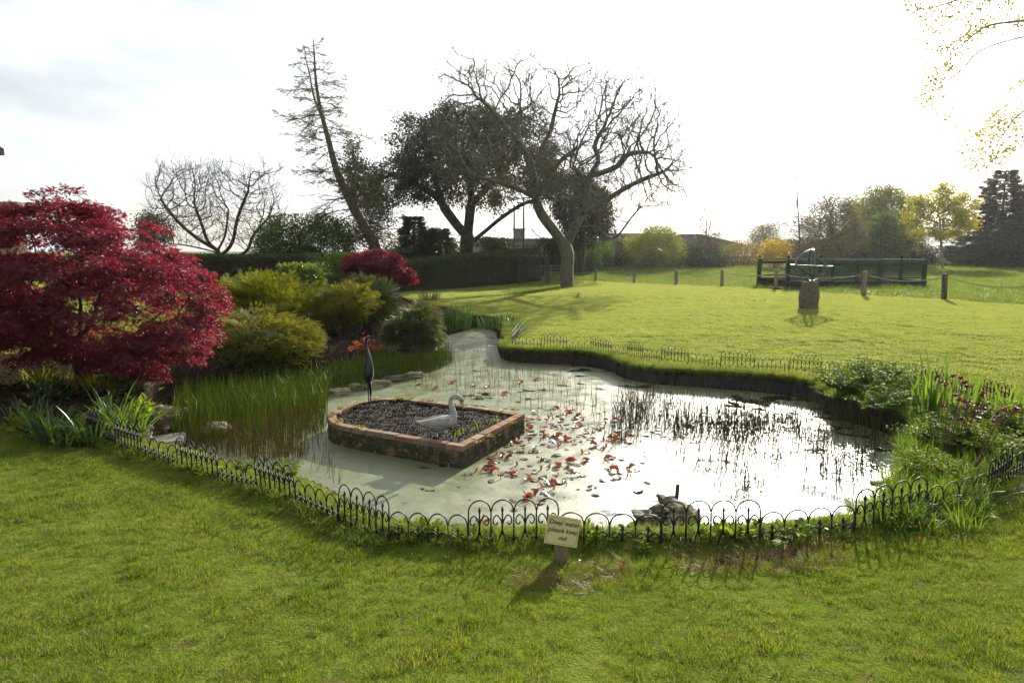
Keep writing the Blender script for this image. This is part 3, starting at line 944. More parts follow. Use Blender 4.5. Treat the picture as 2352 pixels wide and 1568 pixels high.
def tree(name, label, cat, traces, Y, outline, half, nattr, step, Rb, rt, bark, leafspec=None, group=None, di=3.0, dk=None, wig=.12, trop=(0, 0, 0), iters=80, clump=0.0, cscale=.6, trunk_name='trunk', thick=.02, extra=None, cap=9000, base=None, twigs=None, jit=0.0, taper=.03, twigs2=None, tpow=1.15):
    nodes, parents = trace_nodes(traces, Y, step)
    a = volume_points(outline, Y, half, nattr, clump=clump, cscale=cscale, seed=len(name), jit=jit)
    nodes, parents = colonize(a, nodes, parents, step, di, dk or step * 1.6, iters, wig, trop, cap)
    if twigs:
        cnt = np.zeros(len(nodes))
        for i in range(len(nodes) - 1, -1, -1):
            cnt[i] = max(cnt[i], 1)
            if parents[i] >= 0: cnt[parents[i]] += cnt[i]
        n_old = len(nodes)
        nodes, parents = add_twigs(nodes, parents, cnt < twigs[2], twigs[0], twigs[1], *twigs[3:])
        if twigs2:
            sel = np.arange(len(nodes)) >= n_old
            nodes, parents = add_twigs(nodes, parents, sel, *twigs2)
    V, F, rad, kids = skeleton_mesh(nodes, parents, Rb, rt, thick, taper, tpow)
    b = nodes[0]
    t = thing(name, label, cat, (b[0], b[1], min(b[2], hz(b[0], b[1]) + .02) if base is None else base), 0, group)
    # run the trunk down into the ground
    o = obj_np(trunk_name, V, F, bark, t, True)
    for sp in (leafspec if isinstance(leafspec, list) else [leafspec] if leafspec else []):
        lv = leaf_on_nodes(nodes, kids, sp['n'], sp['spread'], sp['size'], sp['tpl'], sp.get('droop', 0), sp.get('outw', .6), only=sp.get('only'))
        obj_np(sp.get('name', 'foliage'), lv[0], lv[1], sp['mat'], t, False, lv[2], 'stuff')
    return t, nodes, parents, kids, rad

def shrub(name, label, cat, outline, Y, half, n, size, tpl, mat, group=None, clump=.4, cscale=2.0, surf=1.0, upw=.5, outw=.6, rand=.6, stems=6, stem_mat=None, front=0.0, jit=.04, base_px=None, fname='foliage', spin=.6, core=0.0, droop=0.0):
    P = volume_points(outline, Y, half, n, surf, clump, cscale, len(name) + int(Y), front, jit)
    ring = np.array([at_y(a, b, Y) for a, b in outline])
    cx = ring[:, 0].mean()
    zb = hz(cx, Y)
    c = np.array([cx, Y, max(zb, ring[:, 2].min())])
    t = thing(name, label, cat, (cx, Y, zb), 0, group)
    A = unit(P - c) * outw + np.array([0, 0, upw - droop]) + rng.normal(0, rand, (n, 3))
    v, f, r_ = leaves(P, A, size * rng.uniform(.65, 1.3, n), tpl, spin=spin)
    obj_np(fname, v, f, mat, t, False, r_, 'stuff')
    if core > 0:
        kk = 14; V = []; F = []  # added solid dome in the darkest leaf tint, blocks see-through
        w = (ring[:, 0].max() - ring[:, 0].min()) / 2 * core; zc = max(zb - .05, ring[:, 2].min()); h = (ring[:, 2].max() - zc) * core
        for i in range(7):
            th = i / 6 * math.pi * .5
            for k in range(kk):
                ph = 2 * math.pi * k / kk
                s_ = 1 + .12 * math.sin(3 * ph + i) + .08 * math.sin(5 * ph + 2 * i)
                V.append((cx + w * math.cos(th) * math.cos(ph) * s_, Y + half * core * math.cos(th) * math.sin(ph) * s_, zc + h * math.sin(th)))
        for i in range(6):
            for k in range(kk):
                F.append((i * kk + k, i * kk + (k + 1) % kk, (i + 1) * kk + (k + 1) % kk, (i + 1) * kk + k))
        obj_np('dark_core', np.array(V), np.array(F), mat, t, True, np.zeros(len(V)))
    if stems:
        m = MB()
        idx = rng.choice(len(P), stems)
        for i in idx:
            p = P[i]; b0 = c + np.array([rng.normal(0, .08), rng.normal(0, .08), 0]); b0[2] = hz(b0[0], b0[1]) - .03
            mid = (b0 * .5 + p * .5) + rng.normal(0, .05, 3); mid[2] += .1 * (p[2] - zb)
            m.tube(smooth_open([b0, mid, p], 4), np.linspace(.035, .006, 9) * min(1.5, max(.3, (p[2] - zb))), 5)
        V = np.array(m.v); F = m.f
        mi = Matrix.Translation(t.location).inverted()
        me = bpy.data.meshes.new('stems'); me.from_pydata([tuple(mi @ Vector(q)) for q in m.v], [], F)
        me.materials.append(stem_mat or MT['bark_brown'])
        obj_me('stems', me, t)
    return t

def pad_shrub(name, label, outline, Y, half, npad, nleaf, pad, size, mat, core=.6, thin=.05, droop=0.0, cat='shrub', tpl='plume'):
    """low conifer made of flat overlapping sprays"""
    C = volume_points(outline, Y, half, npad, surf=2.2, jit=.04)
    ring = np.array([at_y(a, b, Y) for a, b in outline])
    cx = ring[:, 0].mean(); zb = hz(cx, Y); c = np.array([cx, Y, zb + .1])
    t = thing(name, label, cat, (cx, Y, zb))
    out = C - c; out[:, 2] *= .5; out = unit(out)
    n = npad * nleaf; ci = np.repeat(np.arange(npad), nleaf)
    ps = pad * rng.uniform(.55, 1.35, npad)[ci]
    u = rng.uniform(-1, 1, n); w = rng.normal(0, .45, n)
    side = unit(np.cross(out, np.array([0, 0, 1.0])))
    P = C[ci] + out[ci] * (u * ps)[:, None] + side[ci] * (w * ps * (1.1 - .45 * u))[:, None]
    P[:, 2] += rng.normal(0, thin, n) + .10 * ps * u - droop * ps * (u + 1) ** 2 * .3
    A = out[ci] * 1.0 + side[ci] * (w * .8)[:, None] + np.array([0, 0, .14 - droop]) + rng.normal(0, .25, (n, 3))
    tint = np.clip(rng.normal(.5, .13, npad)[ci] + .16 * u + rng.normal(0, .14, n), 0, 1)
    v, f, r_ = leaves(P, A, size * rng.uniform(.6, 1.3, n), tpl, spin=.35, rnd=tint)
    obj_np('foliage', v, f, mat, t, False, r_, 'stuff')
    m = MB()
    for i in rng.choice(npad, 14):
        p = C[i]; b0 = c + np.array([rng.normal(0, .1), rng.normal(0, .1), 0]); b0[2] = zb - .03
        mid = b0 * .45 + p * .55; mid[2] = zb + (p[2] - zb) * .7
        m.tube(smooth_open([b0, mid, p], 4), np.linspace(.04, .006, 9), 5)
    mi = Matrix.Translation(t.location).inverted()
    m.v = [tuple(mi @ Vector(q)) for q in m.v]
    m.build('stems', MT['bark_dark'], t)
    kk = 16; V = []; F = []  # added dark solid dome so nothing shows through between the sprays
    w_ = (ring[:, 0].max() - ring[:, 0].min()) / 2 * core; h_ = (ring[:, 2].max() - zb) * core
    for i in range(7):
        th = i / 6 * math.pi * .5
        for k in range(kk):
            ph = 2 * math.pi * k / kk; s_ = 1 + .12 * math.sin(3 * ph + i) + .08 * math.sin(5 * ph + 2 * i)
            V.append((cx + w_ * math.cos(th) * math.cos(ph) * s_, Y + half * core * math.cos(th) * math.sin(ph) * s_, zb - .05 + h_ * math.sin(th)))
    for i in range(6):
        for k in range(kk): F.append((i * kk + k, i * kk + (k + 1) % kk, (i + 1) * kk + (k + 1) % kk, (i + 1) * kk + k))
    obj_np('opaque_core', np.array(V), np.array(F), MT['bark_dark'], t, True)
    return t
def blades(base, n, h, spread, width, mat=None, lean=.35, droop=.5, segs=4, rnd0=None):
    """curved tapered blades rising round a base point -> V,F,rnd"""
    base = np.asarray(base, float)
    az = rng.uniform(0, 2 * math.pi, n)
    rr = spread * np.sqrt(rng.random(n))
    B = np.column_stack([base[0] + rr * np.cos(az + rng.normal(0, .5, n)), base[1] + rr * np.sin(az + rng.normal(0, .5, n)), np.full(n, base[2])])
    L = h * rng.uniform(.55, 1.1, n)
    le = np.abs(rng.normal(0, lean, n)) + .05
    dr = droop * rng.uniform(.2, 1.2, n)
    face = az + rng.normal(0, 1.0, n)
    V = []; 
    dirx = np.cos(az); diry = np.sin(az)
    for s in range(segs + 1):
        f = s / segs
        out = L * (le * f + dr * f ** 2.5 * .55)
        up = L * (f * np.sqrt(np.maximum(.15, 1 - le * le)) - dr * f ** 3 * .45)
        c = B + np.column_stack([dirx * out, diry * out, up])
        wd = width * (1 - f ** 2.2) * (.55 + .45 * min(1, f * 4)) + .0004
        sx = np.column_stack([-np.sin(face), np.cos(face), np.zeros(n)]) * np.reshape(wd * np.ones(n), (-1, 1)) * .5
        V.append(c - sx); V.append(c + sx)
    V = np.stack(V, 1)
    q = []
    for s in range(segs):
        q.append((2 * s, 2 * s + 1, 2 * s + 3, 2 * s + 2))
    F = (np.array(q)[None] + (np.arange(n) * 2 * (segs + 1))[:, None, None]).reshape(-1, 4)
    r_ = rng.random(n) if rnd0 is None else np.clip(rnd0 + rng.normal(0, .15, n), 0, 1)
    return V.reshape(-1, 3), F, np.repeat(r_, 2 * (segs + 1))
def join(parts):
    V = []; F = []; R_ = []; b = 0
    for v, f, r_ in parts:
        V.append(v); F.append(f + b); R_.append(r_); b += len(v)
    return np.concatenate(V), np.concatenate(F), np.concatenate(R_)
def clump(name, label, cat, base, n, h, spread, width, mat, group=None, lean=.35, droop=.5, segs=4):
    v, f, r_ = blades((0, 0, -.02), n, h, spread, width, None, lean, droop, segs)
    o = obj_me(name, mesh_np(name, v, f, mat, False, r_), None, base)
    return tag(o, label, cat, group)

# ------------------------------------------------------------------ brick planter in the pond
def chamfer_box(name, d, ch, mat, jit=0.0):
    bm = bmesh.new()
    bmesh.ops.create_cube(bm, size=1.0)
    for v in bm.verts:
        v.co = Vector((v.co.x * d[0], v.co.y * d[1], v.co.z * d[2]))
    bmesh.ops.bevel(bm, geom=list(bm.edges), offset=ch, segments=1, affect='EDGES')
    for v in bm.verts:
        v.co += Vector((random.uniform(-jit, jit), random.uniform(-jit, jit), random.uniform(-jit, jit)))
    me = bpy.data.meshes.new(name); bm.to_mesh(me); bm.free()
    me.materials.append(mat)
    return me
def rock_mesh(name, d, mat, seed, sub=3, rough=.22, flat=0.0):
    bm = bmesh.new()
    bmesh.ops.create_icosphere(bm, subdivisions=sub, radius=.5)
    P = np.array([v.co[:] for v in bm.verts])
    P = np.sign(P) * np.abs(P * 2) ** .75 * .5
    n = (vnoise(P + 5, 2.2, seed) - .5) * rough * 1.6 + (np.abs(vnoise(P + 5, 5.0, seed + 3) - .5)) * rough * 1.1 + (vnoise(P + 5, 13, seed + 5) - .5) * rough * .35
    P = P * (1 + n[:, None] * 1.4)
    for v, p in zip(bm.verts, P):
        v.co = Vector((p[0] * d[0], p[1] * d[1], p[2] * d[2]))
    me = bpy.data.meshes.new(name); bm.to_mesh(me); bm.free()
    me.materials.append(mat)
    return me
RIM_Z = -0.05
ISL_PX = [(1062, 1025), (1206, 950), (1105, 934), (1004, 922), (920, 912), (870, 914), (825, 921), (784, 934), (756, 949), (755, 963), (778, 976), (837, 988)]
ISL = np.array([at_z(a, b, RIM_Z)[:2] for a, b in ISL_PX])
ic = ISL.mean(0)
planter = thing('brick_planter', 'low teardrop-shaped red brick planter of dark soil standing in the pond', 'planter', (ic[0], ic[1], WATER_Z))
BL, BWD, BH, BJ = .205, .10, .062, .010
var_t = [chamfer_box('brick', (BL, BWD, BH), .006, MT['brick'], .003) for _ in range(4)]
var_l = [chamfer_box('brick', (BL, BWD, BH), .005, MT['brick_mossy'], .003) for _ in range(4)]
def lay(line, z, first, var, wob, closed_corners):
    """bricks end to end along an open line, centred half a width inside it"""
    d = np.concatenate([[0], np.cumsum(np.linalg.norm(np.diff(line, axis=0), axis=1))])
    n = max(1, int(round(d[-1] / (BL + BJ))))
    pitch = d[-1] / n
    k0 = -.5 if first else 0
    for k in range(n + (1 if first else 0)):
        s0 = max(0, (k + k0) * pitch); s1 = min(d[-1], (k + 1 + k0) * pitch)
        if s1 - s0 < .04: continue
        sc = (s0 + s1) / 2
        p = np.array([np.interp(sc, d, line[:, j]) for j in (0, 1)])
        q0 = np.array([np.interp(s0, d, line[:, j]) for j in (0, 1)]); q1 = np.array([np.interp(s1, d, line[:, j]) for j in (0, 1)])
        t = (q1 - q0) / np.linalg.norm(q1 - q0)
        nin = np.array([-t[1], t[0]])
        if (ic - p) @ nin < 0: nin = -nin
        c = p + nin * (BWD / 2 + .002)
        o = obj_me('brick', random.choice(var), planter,
                   (c[0] - ic[0], c[1] - ic[1], z - WATER_Z + random.uniform(-wob, wob)),
                   (random.uniform(-.02, .02) * wob * 100, random.uniform(-.015, .015) * wob * 100, math.atan2(t[1], t[0]) + random.uniform(-.02, .02)),
                   ((s1 - s0 - BJ) / BL, 1, 1))
sides = [ISL[[0, 1]], ISL[[1, 2, 3, 4]], smooth_open(ISL[[4, 5, 6, 7, 8, 9, 10, 11]], 5), ISL[[11, 0]]]
sides[0] = sides[0].copy()
for course in range(5):
    z = RIM_Z - BH / 2 - course * (BH + .009)
    for si, ln in enumerate(sides):
        ln = ln.copy()
        if si in (1,): ln[0] = ln[0] + (ln[1] - ln[0]) / np.linalg.norm(ln[1] - ln[0]) * (BWD + .006)
        if si in (0,): ln[0] = ln[0] + (ln[1] - ln[0]) / np.linalg.norm(ln[1] - ln[0]) * (BWD + .006)
        lay(ln, z, course % 2 == 1, var_t if course == 0 else var_l, .004 if course == 0 else .002, False)
# mortar core just behind the brick faces
m = MB()
inner = []; outer = []
for p in smooth_closed(ISL, 1):
    d = (ic - p) / np.linalg.norm(ic - p)
    outer.append(p + d * .018); inner.append(p + d * .095)
n = len(outer)
for zz, ringp in ((-.2, outer), (.225, outer), (.225, inner), (-.2, inner)):
    pass
V = [(p[0] - ic[0], p[1] - ic[1], -.25) for p in outer] + [(p[0] - ic[0], p[1] - ic[1], RIM_Z - WATER_Z - .016) for p in outer] + \
    [(p[0] - ic[0], p[1] - ic[1], RIM_Z - WATER_Z - .016) for p in inner]
F = []
for k in range(n):
    k2 = (k + 1) % n
    F += [(k, k2, n + k2, n + k), (n + k, n + k2, 2 * n + k2, 2 * n + k)]
m.add(V, F); m.build('mortar', MT['mortar'], planter)
# soil surface
g = 70
x0, x1 = ISL[:, 0].min(), ISL[:, 0].max(); y0, y1 = ISL[:, 1].min(), ISL[:, 1].max()
gx_, gy_ = np.meshgrid(np.linspace(x0, x1, g), np.linspace(y0, y1, g))
P = np.column_stack([gx_.ravel(), gy_.ravel()])
sd = poly_sd(P, ISL)
pz = RIM_Z - .045 + .03 * np.clip(sd / .5, 0, 1) + (vnoise(P, 9, 2) - .5) * .05 + (vnoise(P, 24, 4) - .5) * .035
ii = (np.arange(g - 1)[:, None] * g + np.arange(g - 1)[None]).ravel()
Fq = np.column_stack([ii, ii + 1, ii + 1 + g, ii + g])
ok = (sd[Fq] > .035).all(1)
obj_np('soil', np.column_stack([P, pz]), Fq[ok], MT['soil'], planter, True)
def clods(poly, n, zf, smin, smax, parent, name='clods', mat=None, margin=.1):
    lo = poly.min(0); hi = poly.max(0)
    q = lo + (hi - lo) * rng.random((n * 4, 2)); q = q[poly_sd(q, poly) > margin][:n]
    z = zf(q)
    bm = bmesh.new(); bmesh.ops.create_icosphere(bm, subdivisions=1, radius=.5)
    TV = np.array([v.co[:] for v in bm.verts]); TF = np.array([[v.index for v in f.verts] for f in bm.faces]); bm.free()
    k = len(q); s = rng.uniform(smin, smax, (k, 1, 1)) * rng.uniform(.6, 1.3, (k, 1, 3))
    V = TV[None] * s * rng.uniform(.75, 1.25, (k, len(TV), 1)) + np.column_stack([q, z])[:, None]
    F = (TF[None] + (np.arange(k) * len(TV))[:, None, None]).reshape(-1, 3)
    return obj_np(name, V.reshape(-1, 3), F, mat or MT['clod'], parent, False, None, 'stuff')
clods(ISL, 5500, lambda q: RIM_Z - .02 + .02 * np.clip(poly_sd(q, ISL) / .5, 0, 1) + (vnoise(q, 9, 2) - .5) * .05, .004, .017, planter)
# moss on the rim, grass sprouts in the corner
mp_, mr_ = [], []
ringd = smooth_closed(ISL, 6)
Pm = []
for c in rng.choice(len(ringd), 22):
    k = 24
    p = ringd[c]; d = (ic - p) / np.linalg.norm(ic - p)
    q = p + d * rng.uniform(.01, .09) + rng.normal(0, .03, (k, 2))
    Pm.append(np.column_stack([q, np.full(k, RIM_Z + .002)]))
Pm = np.concatenate(Pm)
v, f, r_ = leaves(Pm, np.column_stack([rng.normal(0, 1, (len(Pm), 2)), rng.uniform(.2, .9, len(Pm))]), rng.uniform(.015, .035, len(Pm)), 'round')
obj_np('moss', v, f, MT['moss'], planter, False, r_, 'stuff')
gp = []
for a, b in ((1040, 1008), (1060, 1002), (1085, 990), (1100, 984), (1125, 974), (1060, 996), (940, 918), (1140, 968)):
    q = at_z(a, b, RIM_Z - .03)
    gp.append(blades(q, 9, .12, .03, .006, None, .35, .3))
v, f, r_ = join(gp)
obj_np('grass_sprouts', v, f, MT['weed'], planter, False, r_, 'stuff')

# ------------------------------------------------------------------ swan
def loft(sections, n=14):
    """sections: (centre xyz, half width y, half height z-ish, tangent) -> closed surface"""
    V = []; F = []
    for (c, hw, hh, t) in sections:
        c = Vector(c); t = Vector(t).normalized()
        s = Vector((0, 1, 0)); u = s.cross(t) * -1
        u = t.cross(s) * -1
        for k in range(n):
            a = 2 * math.pi * k / n
            V.append(c + s * (hw * math.cos(a)) + u * (hh * math.sin(a)))
    m_ = len(sections)
    for i in range(m_ - 1):
        for k in range(n):
            F.append((i * n + k, i * n + (k + 1) % n, (i + 1) * n + (k + 1) % n, (i + 1) * n + k))
    F.append(tuple(range(n))[::-1]); F.append(tuple(range((m_ - 1) * n, m_ * n)))
    return V, F
def remeshed(name, mb, mat, parent, vox, smooth_it=4):
    o = mb.build(name, mat, parent, True)
    r_ = o.modifiers.new('remesh', 'REMESH'); r_.mode = 'VOXEL'; r_.voxel_size = vox; r_.use_smooth_shade = True
    s_ = o.modifiers.new('smooth', 'SMOOTH'); s_.factor = .5; s_.iterations = smooth_it
    return o
swp = at_z(1004, 1003, RIM_Z - .03)
swan = thing('swan_statue', 'pale grey concrete swan statue with curved neck in the brick planter', 'statue', swp, R(6))
SW = .47 / 840.0
def sx(x, z, y=0): return ((x - 800) * SW, y * SW, z * SW)
m = MB()
m.add(*loft([(sx(372, 345), 18 * SW, 8 * SW, (1, 0, -.2)), (sx(430, 325), 50 * SW, 22 * SW, (1, 0, -.2)), (sx(520, 298), 85 * SW, 50 * SW, (1, 0, -.1)), (sx(640, 270), 120 * SW, 95 * SW, (1, 0, 0)),
             (sx(780, 255), 150 * SW, 150 * SW, (1, 0, 0)), (sx(920, 285), 158 * SW, 148 * SW, (1, 0, .1)), (sx(1050, 320), 140 * SW, 125 * SW, (1, 0, .1)), (sx(1140, 325), 105 * SW, 95 * SW, (1, 0, 0)), (sx(1195, 320), 50 * SW, 45 * SW, (1, 0, 0))], 18))
nk = [(1100, 330, 100), (1125, 420, 82), (1130, 500, 66), (1105, 590, 55), (1078, 680, 47), (1082, 760, 43), (1125, 815, 43), (1190, 835, 44), (1250, 805, 50), (1292, 750, 54), (1310, 700, 46)]
m.tube(smooth_open([sx(a, b) for a, b, c in nk], 3), np.interp(np.linspace(0, len(nk) - 1, 3 * (len(nk) - 1) + 1), range(len(nk)), [c * SW for a, b, c in nk]), 12)
remeshed('body', m, MT['concrete_swan'], swan, .007, 3)
m = MB(); m.tube(smooth_open([sx(1300, 715), sx(1322, 655), sx(1338, 590), sx(1340, 575)], 3), np.interp(np.linspace(0, 3, 10), range(4), [38 * SW, 29 * SW, 17 * SW, 7 * SW]), 10)
m.build('beak', MT['swan_bill'], swan, True)
for s in (-1, 1):
    m = MB()
    m.add(*loft([(sx(505, 340, s * 55), 8 * SW, 8 * SW, (1, 0, 0)), (sx(600, 335, s * 100), 26 * SW, 40 * SW, (1, 0, 0)), (sx(740, 325, s * 132), 30 * SW, 80 * SW, (1, 0, 0)), (sx(890, 330, s * 140), 32 * SW, 92 * SW, (1, 0, 0)), (sx(1010, 340, s * 122), 28 * SW, 80 * SW, (1, 0, 0)), (sx(1075, 345, s * 95), 14 * SW, 40 * SW, (1, 0, 0))], 12))
    o = m.build('wing', MT['concrete_swan'], swan, True)
    m = MB(); m.tube([sx(780, 110, s * 45), sx(785, -30, s * 45)], [30 * SW, 24 * SW], 8)
    m.build('leg', MT['concrete_swan'], swan, True)
for s in (-1, 1):
    m = MB(); m.lathe([(0.001, -.004), (.006, 0), (.001, .004)], 8, sx(1312, 735, s * 44)); m.build('eye', MT['ink'], swan)

# ------------------------------------------------------------------ heron
hp = at_z(850, 928, RIM_Z - .03)
heron = thing('heron_statue', 'tall dark bronze heron statue with raised beak at the rim of the brick planter', 'statue', hp, R(-28))
HS = .95 / 1170.0
def hx(x, z, y=0): return ((x - 895) * HS, y * HS, (1455 - z) * HS)
m = MB()
nk = [(890, 330, 30, 0), (862, 355, 27, 0), (848, 410, 22, 0), (850, 480, 22, 0), (870, 560, 27, 0), (893, 640, 36, 0), (898, 730, 50, 0), (892, 810, 66, 0), (885, 900, 78, 0), (882, 980, 74, 0), (885, 1040, 52, 0), (892, 1100, 22, 0)]
m.tube(smooth_open([hx(a, b) for a, b, c, d in nk], 3), np.interp(np.linspace(0, len(nk) - 1, 3 * (len(nk) - 1) + 1), range(len(nk)), [c * HS * 1.15 for a, b, c, d in nk]), 12)
remeshed('body', m, MT['bronze'], heron, .008, 3)
m = MB(); m.tube([hx(893, 325), hx(950, 305), hx(1016, 278)], [20 * HS, 13 * HS, 2 * HS], 8); m.build('beak', MT['bronze'], heron, True)
m = MB(); m.tube([hx(885, 312), hx(850, 320), hx(815, 345)], [12 * HS, 8 * HS, 2 * HS], 6); m.build('crest', MT['bronze'], heron, True)
for s in (-1, 1):
    m = MB()
    pts = [(905, 800, 12), (900, 850, 42), (895, 930, 58), (888, 1000, 52), (885, 1060, 26), (880, 1100, 6)]
    V, F = tube_arrays([hx(a, b, s * 62) for a, b, c in pts], [c * HS for a, b, c in pts], 10)
    V = [Vector((p.x * 1.0, s * 62 * HS + (p.y - s * 62 * HS) * .45, p.z)) for p in V]
    m.add(V, F); m.build('wing', MT['bronze'], heron, True)
    m = MB(); m.tube([hx(890 - s * 12, 1020, s * 38), hx(880 - s * 20, 1200, s * 45), hx(895 - s * 22, 1475, s * 52)], [13 * HS, 9 * HS, 8 * HS], 7)
    m.build('leg', MT['bronze_leg'], heron, True)
m = MB(); m.tube([hx(900, 1060), hx(912, 1160), hx(918, 1310)], [30 * HS, 24 * HS, 12 * HS], 8)
m.build('tail', MT['bronze_leg'], heron, True)

# ------------------------------------------------------------------ stones, slab, pipe
def rock(px, py, w, h, z, label, mat, seed, depth=None, rz=0, name='rock', cat='rock', sink=.3, group=None):
    p = at_z(px, py, z)
    s = np.linalg.norm(p - CAM) / 1582.0
    d = (w * s * .86, (depth or w * .8) * s * .9, h * s * .92)
    o = obj_me(name, rock_mesh(name, d, mat, seed, 4, .55), None, (p[0], p[1] + d[1] * .3, z + d[2] * (.5 - sink)), (0, 0, rz))
    return tag(o, label, cat, group)
rock(364, 963, 62, 30, -.1, 'flat buff stone lying topmost on the small rock pile by the fence end', MT['rock'], 3, 45)
rock(362, 992, 52, 40, -.28, 'blocky shaded stone under the flat one in the rock pile', MT['rock'], 5, 40)
rock(325, 1008, 36, 42, -.2, 'upright speckled stone at the left foot of the rock pile', MT['rock'], 8, 30)
rock(401, 978, 44, 44, -.26, 'mossy boulder at the right end of the rock pile beside the reeds', MT['rock_wet'], 12, 40)
rock(484, 1012, 78, 42, -.34, 'half-sunk pale-edged boulder among the left reeds', MT['rock'], 21, 60)
c = at_z(370, 1012, WATER_Z + .03)
slabme = chamfer_box('spill_slab', (.5, .42, .07), .012, MT['slab'], .004)
tag(obj_me('spill_slab', slabme, None, (c[0], c[1], WATER_Z + .02), (0, R(-4), R(20))), 'grey concrete slab sloping into the water below the rock pile', 'slab')
for k, (a, b, w) in enumerate(((775, 905, 40), (815, 895, 46), (862, 886, 44), (905, 874, 42), (945, 866, 38))):
    rock(a, b, w * 1.2, 15, WATER_Z + .02, ['leftmost kerb stone in the row behind the planter', 'second kerb stone from the left in the row behind the planter', 'kerb stone in the middle of the row behind the heron', 'second kerb stone from the right in the row behind the heron', 'rightmost kerb stone in the row behind the heron'][k], MT['rock_wet'] if k % 2 else MT['rock'], 30 + k, 22, R(25), 'kerb_stone', 'stone', .3, 'kerb stones edging the reed bed')
rock(985, 797, 42, 20, WATER_Z + .05, 'pale flat stone at the mouth of the pond inlet', MT['slab'], 55, 30)
rock(1535, 1163, 44, 32, WATER_Z, 'mossy rear rock at the foot of the pipe', MT['rock_wet'], 61, 34)
rock(1520, 1186, 40, 30, WATER_Z, 'small rough rock left of the largest pond rock', MT['rock_wet'], 64, 32)
rock(1570, 1200, 70, 52, WATER_Z, 'largest craggy buff rock standing in the near water', MT['rock'], 67, 52)
rock(1487, 1200, 58, 28, WATER_Z, 'low wet rock lying leftmost by the near fence', MT['rock_wet'], 71, 40)
p = at_z(1556, 1163, WATER_Z)
m = MB(); m.tube([(0, 0, -.2), (.0, .0, .19)], .018, 12, False); m.tube([(0, 0, .19), (0, 0, .185)], [.018, .013], 12, False); m.tube([(0, 0, .19), (0, 0, -.1)], .013, 12, False)
o = m.build('pipe', MT['pipe'], None, True, (p[0], p[1] + .05, WATER_Z)); o.rotation_euler = (0, R(3), 0)
tag(o, 'short dark pipe standing upright among the pond rocks', 'pipe')
p = at_z(2040, 1113, WATER_Z)
m = MB(); m.beam((-.16, 0, .01), (.16, .03, .02), .05, .025)
o = m.build('driftwood_board', MT['wood_brown'], None, False, p); o.rotation_euler = (0, 0, R(-14))
tag(o, 'dark board floating against the right-hand bank', 'board')
# driftwood root under the golden juniper
p = on_ground(812, 738)
m = MB()
for k in range(9):
    a = R(-30 + 25 * k); L = random.uniform(.2, .45)
    m.tube(smooth_open([(0, 0, .08), (L * .5 * math.cos(a), L * .3 * math.sin(a), .12 + .05 * (k % 3)), (L * math.cos(a), L * .6 * math.sin(a), .03 + .12 * ((k * 7) % 4) / 2)], 4), np.linspace(.05, .012, 9), 6)
m.tube(smooth_open([(-.45, .05, .03), (-.1, 0, .08), (.15, 0, .12), (.35, -.02, .24)], 4), np.linspace(.07, .05, 13), 8)
o = m.build('driftwood_root', MT['driftwood'], None, True, p)
tag(o, 'gnarled grey-brown driftwood root lying under the small golden juniper', 'driftwood')
# two small blue birds on thin rods
for (a, b, lb) in ((908, 668, 'upper of the two small blue bird ornaments beside the small red maple'), (915, 684, 'lower of the two small blue bird ornaments beside the small red maple')):
    q = at_y(a, b, 15.2)
    t = thing('bird_ornament', lb, 'ornament', (q[0], q[1], hz(q[0], q[1])), R(20))
    zz = q[2] - hz(q[0], q[1])
    m = MB(); m.tube([(0, 0, -.05), (0, 0, zz)], .005, 5); m.build('rod', MT['iron'], t)
    m = MB(); m.tube(smooth_open([(-.11, 0, zz), (-.03, 0, zz + .005), (.04, 0, zz + .03), (.08, 0, zz + .055), (.11, 0, zz + .05)], 3), np.interp(np.linspace(0, 4, 13), range(5), [.006, .03, .034, .02, .004]), 8); m.build('body', MT['blue'], t, True)
    m = MB(); m.tube([(-.02, 0, zz + .03), (-.16, .03, zz - .02)], [.02, .006], 6); m.build('wing', MT['blue'], t, True)

